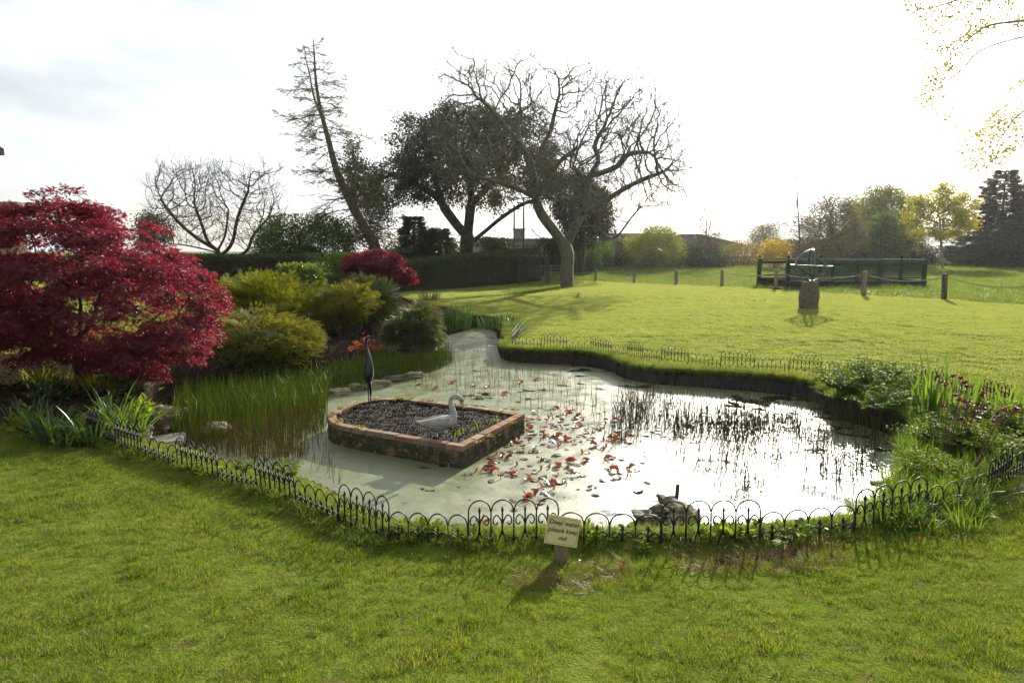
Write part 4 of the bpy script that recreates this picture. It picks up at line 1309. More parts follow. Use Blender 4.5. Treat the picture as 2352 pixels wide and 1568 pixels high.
# ------------------------------------------------------------------ hooped edging fence
PL = .66
def arc(cx, cz, r_, a0, a1, n, ry=None):
    return [(cx + r_ * math.cos(R(a0 + (a1 - a0) * k / n)), 0, cz + (ry or r_) * math.sin(R(a0 + (a1 - a0) * k / n))) for k in range(n + 1)]
def scroll(cx, zc, side, w, h):
    """S curve leaving the centre rod and curling in below"""
    P = [(0, 0), (.16 * w, .55 * h), (.5 * w, .95 * h), (.82 * w, .72 * h), (.86 * w, .28 * h), (.62 * w, .08 * h), (.45 * w, .32 * h)]
    return smooth_open([(cx + side * a, 0, zc + b) for a, b in P], 4)
def panel_meshes(tall):
    q = PL / 4; rr = .0052
    D = {}
    h = .29 if tall else .20
    r_ = q / 2 - .004
    sp = h - r_ * (.95)
    m = MB(); m.tube([(0, 0, -.08), (0, 0, sp)], rr * 1.15, 6); D['upright'] = m.mesh('upright', MT['iron'], True)
    m = MB(); m.tube(arc(0, sp, r_, 180, 0, 14, r_ * .95), rr, 6); D['arch'] = m.mesh('arch', MT['iron'], True)
    m = MB()
    if tall:
        m.tube([(0, 0, .055), (0, 0, h - .085)], rr * 1.25, 6)
        m.lathe([(.003, 0), (.006, .004), (.0105, .016), (.0075, .03), (.001, .046)], 6, (0, 0, h - .088))
        for s in (-1, 1): m.tube(smooth_open([(0, 0, .10), (s * .008, 0, .06), (s * .03, 0, .0), (s * .036, 0, -.02)], 3), rr, 5)
        D['spear'] = m.mesh('spear', MT['iron'], True)
        for nm, s in (('l', -1), ('r', 1)):
            m = MB(); m.tube(scroll(0, .115, s, q / 2 - .006, .075), rr, 5)
            D['scroll' + nm] = m.mesh('scroll', MT['iron'], True)
            m = MB(); m.tube(smooth_open([(s * (q / 2 - .006), 0, .012), (s * (q / 2 - .02), 0, .032), (s * (q / 2 - .036), 0, .024), (s * (q / 2 - .03), 0, .008)], 3), rr * .9, 5)
            D['curl' + nm] = m.mesh('curl', MT['iron'], True)
    else:
        m.tube([(0, 0, .0), (0, 0, .085)], rr * 1.2, 6)
        m.lathe([(.004, 0), (.013, .004), (.013, .012), (.007, .018), (.0065, .028), (.001, .036)], 8, (0, 0, .083))
        for s in (-1, 1): m.tube(smooth_open([(0, 0, .045), (s * .01, 0, .012), (s * .028, 0, -.01)], 3), rr, 5)
        D['spear'] = m.mesh('spear', MT['iron'], True)
        for nm, s in (('l', -1), ('r', 1)):
            m = MB(); m.tube(scroll(0, .03, s, q / 2 - .006, .042), rr, 5)
            D['scroll' + nm] = m.mesh('scroll', MT['iron'], True)
    return D
PM = {True: panel_meshes(True), False: panel_meshes(False)}
ORD = ['first', 'second', 'third', 'fourth', 'fifth', 'sixth', 'seventh', 'eighth', 'ninth', 'tenth', 'eleventh', 'twelfth']
def fence(px_line, first_tall, where, group, cnt):
    pts = [on_ground(a, b) for a, b in px_line]
    tall = first_tall
    for a, b in zip(pts[:-1], pts[1:]):
        a = Vector(a); b = Vector(b)
        d = b - a
        L = d.length
        x = d.normalized(); y = Vector((-x.y, x.x, 0)).normalized(); z = x.cross(y)
        kind = 'tall' if tall else 'low'
        lab = f'{ORD[cnt[kind]]} {kind} hooped edging panel from the left {where}'
        cnt[kind] += 1
        t = thing('edging_panel', lab, 'edging', a, 0, group)
        ti = Matrix.Rotation(random.uniform(-.05, .05), 3, 'X')
        mt = (Matrix((x, y, z)).transposed() @ ti).to_4x4()
        t.rotation_euler = mt.to_euler()
        t.location = a + Vector((0, 0, .0 if not tall else .005))
        t.scale = (L / PL, 1, 1)
        D = PM[tall]; q = PL / 4
        for k in range(5):
            obj_me('upright', D['upright'], t, (min(max(k * q, .004), PL - .004), 0, 0))
        for k in range(4):
            c = (k + .5) * q
            obj_me('arch', D['arch'], t, (c, .001, 0)); obj_me('spear', D['spear'], t, (c, 0, 0))
            obj_me('scroll', D['scrolll'], t, (c, -.001, 0)); obj_me('scroll', D['scrollr'], t, (c, -.001, 0))
            if tall: obj_me('curl', D['curll'], t, (c, -.001, 0)); obj_me('curl', D['curlr'], t, (c, -.001, 0))
        tall = not tall
fence(NEAR_PX, True, 'along the near pond side', 'edging panels along the near side of the pond', {'tall': 0, 'low': 0})
fence(FAR_PX, False, 'along the far pond side', 'edging panels along the far side of the pond', {'tall': 0, 'low': 0})

# ------------------------------------------------------------------ sign
sb = on_ground(1288, 1292)
sign = thing('warning_sign', 'small tilted cream sign reading Deep water please keep out on a wooden post', 'sign', sb)
m = MB(); m.box((0, .02, .06), (.08, .055, .40))
m.box((0, .02, .268), (.074, .05, .016))
o = m.build('post', MT['wood_grey'], sign); o.rotation_euler = (R(2), R(2), R(3))
bc = at_y(1292, 1219, float(sb[1]) - .03)
bd = thing_rot = None
bw, bh = .215, .178
board = chamfer_box('board', (bw, .006, bh), .0015, MT['cream'])
mrot = Matrix.Rotation(R(9), 3, 'Z') @ Matrix.Rotation(R(-14), 3, 'X') @ Matrix.Rotation(R(12.5), 3, 'Y')
bo = obj_me('board', board, sign, (bc[0] - sb[0], bc[1] - sb[1], bc[2] - sb[2]), mrot.to_euler())
def txt(body, size, x, z):
    cu = bpy.data.curves.new('lettering', 'FONT'); cu.body = body; cu.size = size; cu.align_x = 'CENTER'; cu.shear = .28; cu.extrude = .0004; cu.offset = .0006; cu.space_character = 1.02
    to = bpy.data.objects.new('tmp', cu); COL.objects.link(to)
    me = bpy.data.meshes.new_from_object(to); bpy.data.objects.remove(to)
    me.materials.clear(); me.materials.append(MT['ink'])
    obj_me('lettering', me, bo, (x, -.0036, z), (math.pi / 2, 0, 0))
txt('Deep water', .040, .002, .036); txt('please keep', .040, .002, -.010); txt('out', .040, .004, -.055)
m = MB()
hw, hh, nn, e = bw / 2 - .011, bh / 2 - .011, .014, .0012
def seg(x0, z0, x1, z1): m.beam((x0, -.0035, z0), (x1, -.0035, z1), e, .0008, (0, 1, 0))
seg(-hw + nn, hh, hw - nn, hh); seg(-hw + nn, -hh, hw - nn, -hh); seg(-hw, -hh + nn, -hw, hh - nn); seg(hw, -hh + nn, hw, hh - nn)
for cx, cz, a0 in ((-hw, hh, 270), (hw, hh, 180), (hw, -hh, 90), (-hw, -hh, 0)):
    pts = [(cx + nn * math.cos(R(a0 + 18 * k)), cz + nn * math.sin(R(a0 + 18 * k))) for k in range(6)]
    for p0, p1 in zip(pts[:-1], pts[1:]): seg(*p0, *p1)
m.build('border_line', MT['ink'], bo)
for zz in (.062, .012):
    m = MB(); m.lathe([(.0035, -.001), (.0035, .001), (.001, .002)], 8)
    o = m.build('screw', MT['screw'], bo, True, (0, -.0038, zz)); o.rotation_euler = (math.pi / 2, 0, 0)

# ------------------------------------------------------------------ rope posts
POSTS = [(1368, 646, 618), (1456, 650, 618), (1553, 655, 619), (1658, 658, 619), (1781, 665, 619), (1983, 679, 622), (2168, 689, 628), (2420, 705, 640)]
PLAB = ['leftmost round wooden rope post beside the bare walnut tree', 'second wooden rope post from the left behind the lawn', 'third wooden rope post from the left behind the lawn', 'fourth wooden rope post from the left behind the lawn',
        'wooden rope post at the left end of the green decking steps', 'pale wooden rope post in front of the green lattice', 'dark thick wooden rope post at the right end of the decking', 'wooden rope post just beyond the right edge']
tops = []
for k, (a, yb, yt) in enumerate(POSTS):
    g_ = on_ground(a, yb)
    hgt = min(1.0, max(.7, (yb - yt) / 1582.0 * g_[1] * 1.0))
    r_ = .085
    t = thing('rope_post', PLAB[k], 'post', g_, random.uniform(0, 3), 'rope posts behind the lawn')
    m = MB(); m.lathe([(r_ * 1.02, -.15), (r_, 0), (r_ * .98, hgt * .5), (r_ * .97, hgt - .03), (r_ * .8, hgt)], 12)
    o = m.build('shaft', MT['wood_grey'] if k != 6 else MT['wood_brown'], t); o.rotation_euler = (random.uniform(-.03, .03), random.uniform(-.03, .03), 0)
    m = MB(); m.tube([(r_ * 1.02 * math.cos(u), r_ * 1.02 * math.sin(u), hgt - .12) for u in np.linspace(0, 2 * math.pi, 13)], .014, 6, False)
    m.build('rope_ring', MT['rope'], t)
    tops.append(np.array([g_[0], g_[1], g_[2] + hgt - .12]))
e0 = on_ground(1300, 640); tops = [np.array([e0[0], e0[1] + 1.0, e0[2] + .6])] + tops
for k, (a, b) in enumerate(zip(tops[:-1], tops[1:])):
    u = (b - a) / np.linalg.norm(b - a)
    a = a + u * .09; b = b - u * .09
    sag = .18 + .03 * (k % 2)
    pts = [a + (b - a) * s + np.array([0, 0, -sag * 4 * s * (1 - s)]) for s in np.linspace(0, 1, 15)]
    m = MB(); m.tube([p - a for p in pts], .017, 6)
    o = m.build('rope', MT['rope'], None, True, a)
    tag(o, ['sagging rope running left behind the walnut trunk', 'sagging rope between the two leftmost posts', 'sagging rope between the second and third posts from the left', 'sagging rope between the third and fourth posts from the left', 'sagging rope just left of the decking steps', 'sagging rope crossing behind the armillary sphere', 'sagging rope in front of the green lattice', 'sagging rope running off to the right edge'][k], 'rope', 'ropes slung between the posts')

# ------------------------------------------------------------------ armillary sphere on a stone
ap = on_ground(1858, 708)
AY = float(ap[1])
bm = bmesh.new(); bmesh.ops.create_cone(bm, cap_ends=True, segments=20, radius1=.30, radius2=.25, depth=.82)
bmesh.ops.subdivide_edges(bm, edges=[e for e in bm.edges if abs(e.verts[0].co.z - e.verts[1].co.z) > .1], cuts=9, use_grid_fill=True)
Pv = np.array([v.co[:] for v in bm.verts])
nn_ = (vnoise(Pv + 9, 3.0, 4) - .5) * .30 + (vnoise(Pv + 9, 8, 6) - .5) * .14
for v, k in zip(bm.verts, nn_):
    v.co.x *= (1 + k) * 1.02; v.co.y *= (1 + k) * .85; v.co.z += .41 + (0.05 * (k + .1) if v.co.z > .3 else 0)
me = bpy.data.meshes.new('stone_pedestal'); bm.to_mesh(me); bm.free(); me.materials.append(MT['stone_pedestal'])
ped = obj_me('stone_pedestal', me, None, (ap[0], ap[1], ap[2] - .05))
tag(ped, 'rough brown standing stone carrying the armillary sphere on the lawn', 'pedestal')
stop = ap[2] + .77
AR = .47
arm = thing('armillary_sphere', 'metal armillary sphere sundial on the rough stone on the lawn', 'sundial', (ap[0], ap[1], stop - .01))
cz = AR + .03
def ringm(name, r_, wd, th, rot, mat):
    V = []; F = []; n = 48
    for k in range(n):
        a = 2 * math.pi * k / n
        for rr, zz in ((r_ - th, -wd), (r_ + th, -wd), (r_ + th, wd), (r_ - th, wd)):
            V.append((rr * math.cos(a), rr * math.sin(a), zz))
    for k in range(n):
        k2 = (k + 1) % n
        for j in range(4):
            F.append((k * 4 + j, k2 * 4 + j, k2 * 4 + (j + 1) % 4, k * 4 + (j + 1) % 4))
    m = MB(); m.add(V, F)
    o = m.build(name, mat, arm, False, (0, 0, cz)); o.rotation_euler = rot
ringm('horizon_ring', AR * 1.17, .010, .034, (0, R(2), 0), MT['ring_bright'])
ringm('meridian_ring', AR, .026, .013, (math.pi / 2, 0, R(78)), MT['verdigris'])
ringm('equator_ring', AR * .97, .034, .011, (R(38), R(8), 0), MT['verdigris'])
ringm('hour_ring', AR * .96, .02, .011, (math.pi / 2, 0, R(5)), MT['verdigris'])
ringm('ecliptic_ring', AR * .94, .02, .011, (R(-24), R(28), 0), MT['verdigris'])
m = MB(); ax = Vector((.25, .62, .74)).normalized() * AR * 1.12
m.tube([Vector((0, 0, cz)) - ax, Vector((0, 0, cz)) + ax], .008, 6)
m.tube([Vector((0, 0, cz)) + ax, Vector((0, 0, cz)) + ax * 1.1], [.03, .002], 6)
m.build('arrow', MT['verdigris'], arm)
for k in range(4):
    a = R(45 + 90 * k); m = MB()
    m.tube(smooth_open([(0, 0, .0), (.10 * math.cos(a), .10 * math.sin(a), .02), (.26 * math.cos(a), .26 * math.sin(a), .12), (.40 * math.cos(a), .40 * math.sin(a), .30), (AR * 1.12 * math.cos(a), AR * 1.12 * math.sin(a), cz)], 4), .012, 6)
    m.build('cradle_arm', MT['verdigris'], arm, True)
m = MB(); m.lathe([(.12, -.01), (.12, .015), (.05, .04), (.03, .05)], 14); m.build('foot', MT['verdigris'], arm, True)

# ------------------------------------------------------------------ decking with lattice balustrade
DY = 30.0
dx0 = at_y(1810, 600, DY)[0]; dx1 = at_y(2128, 600, DY)[0]
dg = hz((dx0 + dx1) / 2, DY) - .03
DZ0, DFL, DTOP = dg, .70, 1.57
deck = thing('decking', 'dark green raised decking with lattice balustrade and steps beyond the rope posts', 'decking', ((dx0 + dx1) / 2, DY, dg))
def dk(mb, name, parent=deck, mat=MT['green_paint']):
    mi = Matrix.Translation(deck.location).inverted()
    mb.v = [tuple(mi @ Vector(p)) for p in mb.v]
    return mb.build(name, mat, parent)
DD = 3.6
nb = 24
for k in range(nb):
    m = MB(); y = DY + .02 + (k + .5) * DD / nb
    m.box(((dx0 + dx1) / 2, y, DFL - .02), (dx1 - dx0 - .02, DD / nb - .01, .035)); dk(m, 'deck_board', mat=MT['dark_step'])
m = MB(); m.box(((dx0 + dx1) / 2, DY - .03, (DZ0 + DFL) / 2 - .08), (dx1 - dx0 + .1, .04, DFL - DZ0 + .12)); dk(m, 'fascia_board')
m = MB(); m.box(((dx0 + dx1) / 2, DY + DD, (DZ0 + DFL) / 2 - .08), (dx1 - dx0 + .1, .04, DFL - DZ0 + .12)); dk(m, 'fascia_board')
m = MB(); m.box((dx1 + .03, DY + DD / 2, (DZ0 + DFL) / 2 - .08), (.04, DD, DFL - DZ0 + .12)); dk(m, 'fascia_board')
ppx = [1812, 1864, 1915, 1971, 2022, 2072, 2126]
PX_ = [at_y(a, 600, DY)[0] for a in ppx]
def balustrade(xs_, y, slats=True):
    for k, x in enumerate(xs_):
        m = MB(); m.box((x, y, (DFL + DTOP) / 2 - .3), (.17 if k in (0, len(xs_) - 1) else .12, .12, DTOP - DFL + .6))
        if k in (0, len(xs_) - 2): m.lathe([(.05, 0), (.03, .03), (.06, .09), (.05, .14), (.005, .18)], 10, (x, y, DTOP + .04))
        dk(m, 'post')
    for a, b in zip(xs_[:-1], xs_[1:]):
        m = MB(); m.box(((a + b) / 2, y, DTOP), (b - a, .11, .06)); dk(m, 'top_rail')
        m = MB(); m.box(((a + b) / 2, y, DFL + .10), (b - a - .12, .05, .07)); dk(m, 'bottom_rail')
        m = MB(); m.box(((a + b) / 2, y, DTOP - .14), (b - a - .12, .05, .12)); pan = dk(m, 'lattice_panel')
        if not slats: continue
        z0, z1 = DFL + .14, DTOP - .20
        w0, w1 = a + .1, b - .1; hh = z1 - z0; st = .105
        for s in (-1, 1):
            c = w0 - hh
            while c < w1:
                p0, p1 = (c, z0), (c + hh, z1)
                if s < 0: p0, p1 = (c, z1), (c + hh, z0)
                xa, xb = max(p0[0], w0), min(p1[0], w1)
                if xb - xa > .03:
                    f0 = (xa - c) / hh; f1 = (xb - c) / hh
                    za = p0[1] + (p1[1] - p0[1]) * f0; zb = p0[1] + (p1[1] - p0[1]) * f1
                    m = MB(); m.beam((xa, y + .006 * s, za), (xb, y + .006 * s, zb), .036, .011, (0, 1, 0)); dk(m, 'slat', pan)
                c += st
balustrade(PX_, DY + .04)
balustrade([PX_[0], (PX_[0] + PX_[-1]) / 2, PX_[-1]], DY + DD - .06, False)
m = MB(); m.box((dx1 - .02, DY + DD / 2, DTOP), (.11, DD - .2, .06)); dk(m, 'top_rail')
for k in range(3):
    m = MB(); w = 1.35
    xs0 = dx0 + .5 - .35 * (2 - k)
    m.box((xs0 + .1, DY - .45 + .0 * k, DZ0 + .02 + .13 * k), (w - .2 * k, .75 - .24 * k, .045)); dk(m, 'step', mat=MT['dark_step'])
    m = MB(); m.box((xs0 + .1, DY - .80 + .12 * k, DZ0 - .05 + .13 * k), (w - .2 * k, .03, .13)); dk(m, 'step_riser', mat=MT['dark_step'])

# ------------------------------------------------------------------ swing seat frame by the hedge
SY = 41.5
sg = on_ground(1226, 653)
SY = float(sg[1])
sw = thing('swing_frame', 'brown wooden A-frame garden swing seat in front of the tall hedge', 'swing seat', sg, R(-12))
w_, h_, dp = 1.55, 1.85, 1.1
for sx_ in (-1, 1):
    for sy_ in (-1, 1):
        m = MB(); m.beam((sx_ * (w_ / 2 + .12), sy_ * dp / 2, -.05), (sx_ * w_ / 2, sy_ * .22, h_ - .2), .09, .09); m.build('leg', MT['wood_brown'], sw)
    m = MB(); m.beam((sx_ * (w_ / 2 + .06), -.36, h_ - .32), (sx_ * (w_ / 2 + .06), .36, h_ - .32), .05, .13); m.build('brace', MT['wood_brown'], sw)
    m = MB(); m.beam((sx_ * (w_ / 2 + .12), -dp / 2, .1), (sx_ * (w_ / 2 + .12), dp / 2, .1), .05, .14); m.build('foot_rail', MT['wood_brown'], sw)
for sy_ in (-1, 1):
    m = MB(); m.beam((-w_ / 2 - .2, sy_ * .28, h_ - .2), (w_ / 2 + .2, sy_ * .28, h_ - .2), .06, .13); m.build('top_beam', MT['wood_brown'], sw)
for k in range(6):
    x = -w_ / 2 + k * w_ / 5
    m = MB(); m.box((x, 0, h_ - .08), (.09, .95, .1)); m.build('rafter', MT['wood_brown'], sw)
for k in range(4):
    m = MB(); m.box((.1, -.17 + .12 * k, .48), (1.05, .1, .03)); m.build('seat_slat', MT['wood_brown'], sw)
for k in range(5):
    m = MB(); m.box((.1, .24, .54 + .11 * k), (1.05, .03, .095)); m.build('back_slat', MT['wood_brown'], sw)
for sx_ in (-.4, .6):
    m = MB(); m.tube([(sx_, .05, .48), (sx_, 0, h_ - .2)], .012, 5); m.build('chain', MT['iron'], sw)

# metal field gate behind
gp_ = at_y(1265, 640, 46.0); gz_ = hz(gp_[0], 46.0)
gate = thing('field_gate', 'grey tubular field gate between the swing seat and the walnut tree', 'gate', (gp_[0], 46.0, gz_))
for k in range(5):
    m = MB(); m.tube([(-1.3, 0, .25 + .2 * k), (1.3, 0, .25 + .2 * k)], .024, 6); m.build('bar', MT['gate_metal'], gate)
for x in (-1.3, 0, 1.3):
    m = MB(); m.tube([(x, .0, .1), (x, .0, 1.12)], .03, 6); m.build('upright', MT['gate_metal'], gate)

# ------------------------------------------------------------------ far buildings, poles, car
def barn(name, label, x0, x1, Y, eave, ridge, depth, hip=0.0, wallm='wall_far', chimney=None, group=None):
    zb = hz((x0 + x1) / 2, Y)
    t = thing(name, label, 'building', ((x0 + x1) / 2, Y + depth / 2, zb))
    hw = (x1 - x0) / 2
    e, r_ = eave - zb, ridge - zb
    m = MB()
    m.box((0, 0, e / 2), (2 * hw, depth, e)); m.build('wall', MT[wallm], t)
    m = MB()
    V = [(-hw - .3, -depth / 2 - .4, e), (hw + .3, -depth / 2 - .4, e), (hw + .3, depth / 2 + .4, e), (-hw - .3, depth / 2 + .4, e), (-hw - .3 + hip * .3, 0, r_), (hw + .3 - hip, 0, r_)]
    V += [(x, y, z - .12) for x, y, z in V]
    m.add(V, [(0, 1, 5, 4), (1, 2, 5), (2, 3, 4, 5), (3, 0, 4), (6, 10, 11, 7), (7, 11, 8), (8, 11, 10, 9), (9, 10, 6), (0, 6, 7, 1), (1, 7, 8, 2), (2, 8, 9, 3), (3, 9, 6, 0)])
    rf = m.build('roof', MT['roof'], t)
    k = 0
    while -hw + 1.2 + k * 2.6 < hw - .8:
        x = -hw + 1.2 + k * 2.6
        m = MB(); m.box((x, -depth / 2 - .02, e * .55), (.9, .06, e * .35)); m.build('window', MT['car_dark'], t)
        k += 1
    if chimney:
        m = MB(); m.box((chimney[0] - (x0 + x1) / 2, 0, r_ + chimney[1] / 2 - .3), (1.3, .8, chimney[1] + .6)); m.box((chimney[0] - (x0 + x1) / 2, 0, r_ + chimney[1] + .05), (1.5, 1.0, .12))
        m.build('chimney', MT['brick_far'], rf)
    return t
bx = lambda px, Y: at_y(px, 575, Y)[0]
barn('cottage', 'low grey-roofed cottage with a square chimney behind the hedge', bx(1085, 75), bx(1300, 75), 75, 2.55, 3.35, 7, 0, 'wall_far', (bx(1193, 75), 1.0))
barn('barn', 'long low dark-roofed barn behind the shrubs right of the walnut', bx(1396, 95), bx(1555, 95), 95, 2.9, 4.45, 9, 0, 'brick_far')
barn('shed_barn', 'dark-walled barn with sloping hip end behind the bare sapling', bx(1558, 88), bx(1705, 88), 88, 2.7, 4.2, 9, 4.6, 'roof')
for px, yt, Y, lb in ((1181, 470, 60, 'left one of two wooden poles rising behind the hedge'), (1203, 455, 58, 'right one of two wooden poles rising behind the hedge')):
    q = at_y(px, yt, Y); zb = hz(q[0], Y)
    t = thing('utility_pole', lb, 'pole', (q[0], Y, zb), 0, 'utility poles')
    m = MB(); m.tube([(0, 0, -.2), (0, 0, q[2] - zb)], [.10, .07], 8); m.build('pole', MT['pole'], t, True)
    m = MB(); m.box((0, -.14, q[2] - zb - .4), (1.2, .08, .1)); m.build('crossarm', MT['pole'], t)
cy = 76.0; cx = at_y(1738, 600, cy)[0]; czb = hz(cx, cy)
car = thing('parked_car', 'white parked car half hidden behind the orange shrubs', 'car', (cx, cy, czb), R(4))
m = MB()
prof = [(-2.05, .35), (-2.1, .75), (-1.9, .92), (-1.0, .98), (-.45, 1.42), (.75, 1.45), (1.4, 1.0), (2.0, .9), (2.12, .6), (2.08, .32)]
V = [(x, -.85, z) for x, z in prof] + [(x, .85, z) for x, z in prof]
n = len(prof)
F = [tuple(range(n)), tuple(range(n, 2 * n))[::-1]] + [(k, n + k, n + (k + 1) % n, (k + 1) % n) for k in range(n)]
m.add(V, F); m.build('body', MT['car_white'], car)
for s in (-1, 1):
    m = MB(); m.add([(-.85, s * .856, 1.0), (-.42, s * .856, 1.36), (.7, s * .856, 1.38), (1.2, s * .856, 1.02)], [(0, 1, 2, 3)] if s < 0 else [(3, 2, 1, 0)]); m.build('side_window', MT['car_dark'], car)
    for x in (-1.3, 1.35):
        m = MB(); m.tube([(x, s * .72, .32), (x, s * .88, .32)], .32, 14); w = m.build('wheel', MT['car_dark'], car)
# stone pier and house corner at the left edge
q = at_y(0, 464, 14.0)
pz = hz(-11, 14.0)
pier = thing('stone_pier', 'weathered stone pier with flat capstone behind the big red maple', 'pier', (at_y(0, 470, 14.0)[0] - .1, 14.0, pz))
xr = at_y(42, 470, 14.0)[0] - pier.location.x
topz = q[2] - pz
m = MB(); m.box((xr - 1.25, .18, topz - .06), (2.5, .42, .13)); m.build('capstone', MT['stone_wall'], pier)
zz = 0.0; row = 0
sv = [chamfer_box('stone', (.44, .32, .20), .02, MT['stone_wall'], .012) for _ in range(3)]
m = MB(); m.box((xr - 1.27, .18, (topz - .14) / 2), (2.3, .28, topz - .14)); m.build('mortar', MT['mortar'], pier)
while zz < topz - .16:
    x = xr - .12 - (row % 2) * .2
    while x > xr - 2.3:
        L = random.uniform(.8, 1.1)
        if zz > 1.2: obj_me('stone', random.choice(sv), pier, (x - .22, .18, zz + .1), (0, 0, 0), (L * .98, 1, .96))
        x -= .44 * L + .012
    zz += .205; row += 1
hq = at_y(9, 342, 13.0)
hs = thing('house', 'dark roof corner of a house poking in at the left edge', 'house', (hq[0] - 3.0, 13.0, hz(-13, 13)))
hz0 = hq[2] - hs.location.z
m = MB(); m.box((-.6, -3.4, hz0 / 2 - .1), (6.4, 6.0, hz0 - .2)); m.build('wall', MT['stone_wall'], hs)
m = MB(); m.add([(-4.2, 0, hz0), (3.0, 0, hz0), (3.0, -6.8, hz0), (-4.2, -6.8, hz0), (-4.2, -3.4, hz0 + 2.4), (.8, -3.4, hz0 + 2.4), (-4.2, 0, hz0 - .12), (3.0, 0, hz0 - .12), (3.0, -6.8, hz0 - .12), (-4.2, -6.8, hz0 - .12)],
                [(0, 4, 5, 1), (1, 5, 2), (2, 5, 4, 3), (3, 4, 0), (6, 7, 8, 9), (0, 1, 7, 6), (1, 2, 8, 7), (2, 3, 9, 8), (3, 0, 6, 9)])
m.build('roof', MT['roof'], hs)

# ------------------------------------------------------------------ big red maple
def maple(name, label, base_px, Y, outline, half, npads, nleaf, pad, lsize, Rb, gap=None, lift=0.0, tier=None):
    b = at_y(*base_px, Y); zb = hz(b[0], Y); b[2] = zb - .05
    C = volume_points(outline, Y, half, npads, surf=1.2, jit=.02)
    if tier:                                          # foliage hangs in sloping tiers
        sl = -.16 * (np.abs(C[:, 0] - b[0]) + .6 * np.abs(C[:, 1] - Y)) + .22 * vnoise(C[:, :2], 1.6, 5)
        zz = C[:, 2] - sl
        C[:, 2] = (np.floor(zz / tier) + .5 + rng.normal(0, .2, len(C))) * tier + sl
    if gap is not None:
        C = C[~((C[:, 2] > gap[0]) & (C[:, 2] < gap[1]) & (np.abs(C[:, 0] - gap[2]) < gap[3]) & (rng.random(len(C)) < gap[4]))]
    cen = np.array([b[0], Y, zb + .9 + lift])
    # limbs
    st = .09
    nodes = [np.array([b[0] + .02 * math.sin(k), Y, b[2] + k * st]) for k in range(int((.55 + lift) / st))]
    par = [-1] + list(range(len(nodes) - 1))
    nd, pr = colonize(C, nodes, par, st, 4.0, .14, 120, .16, (0, 0, -.02), 7000)
    V, F, rad, kids = skeleton_mesh(nd, pr, Rb, .0035, .012)
    t = thing(name, label, 'tree', (b[0], Y, zb))
    obj_np('trunk', V, F, MT['bark_dark'], t, True)
    # leaf pads: flat layers, drooping outwards
    n = len(C) * nleaf
    ci = np.repeat(np.arange(len(C)), nleaf)
    out = C - cen; out[:, 2] *= .4; out = unit(out)
    rr = pad * np.sqrt(rng.random(n)); th = rng.uniform(0, 2 * math.pi, n)
    psz = rng.uniform(.6, 1.25, len(C))[ci]
    off = np.column_stack([np.cos(th) * rr * psz, np.sin(th) * rr * psz, np.zeros(n)])
    along = (off * out[ci]).sum(1)
    off[:, 2] = rng.normal(0, .028, n) - .28 * along - .9 * rr ** 2
    P = C[ci] + off
    A = out[ci] * .8 + unit(off + 1e-6) * .6 + np.array([0, 0, -.55]) + rng.normal(0, .35, (n, 3))
    shade = np.clip(rng.normal(.5, .24, n), 0, 1)
    v, f, r_ = leaves(P, A, lsize * rng.uniform(.6, 1.25, n), 'palm', spin=.45, rnd=shade)
    obj_np('foliage', v, f, MT['maple'], t, False, r_, 'stuff')
    return t
OUT1 = [(-250, 560), (-120, 500), (0, 478), (60, 480), (105, 448), (150, 448), (190, 468), (235, 496), (285, 492), (325, 505), (355, 540), (400, 590), (440, 612), (445, 650), (475, 678), (522, 708), (505, 735), (458, 752), (470, 785), (445, 815), (415, 838), (370, 845), (325, 855), (285, 842), (190, 830), (100, 820), (20, 805), (-100, 800), (-230, 780), (-300, 680)]
maple('japanese_maple', 'big spreading dark-red Japanese maple at the left of the pond', (190, 895), 9.0, OUT1, 1.35, 800, 92, .20, .046, .10, (1.0, 1.24, -5.3, 1.2, .7), 0.0, .2)
OUT2 = [(790, 610), (800, 590), (830, 580), (862, 576), (890, 584), (920, 592), (925, 606), (945, 620), (950, 640), (938, 655), (915, 648), (880, 640), (850, 632), (810, 628)]
maple('japanese_maple', 'small bright-red Japanese maple beyond the golden junipers', (888, 722), 17.0, OUT2, .7, 190, 60, .13, .065, .045, None, .35)

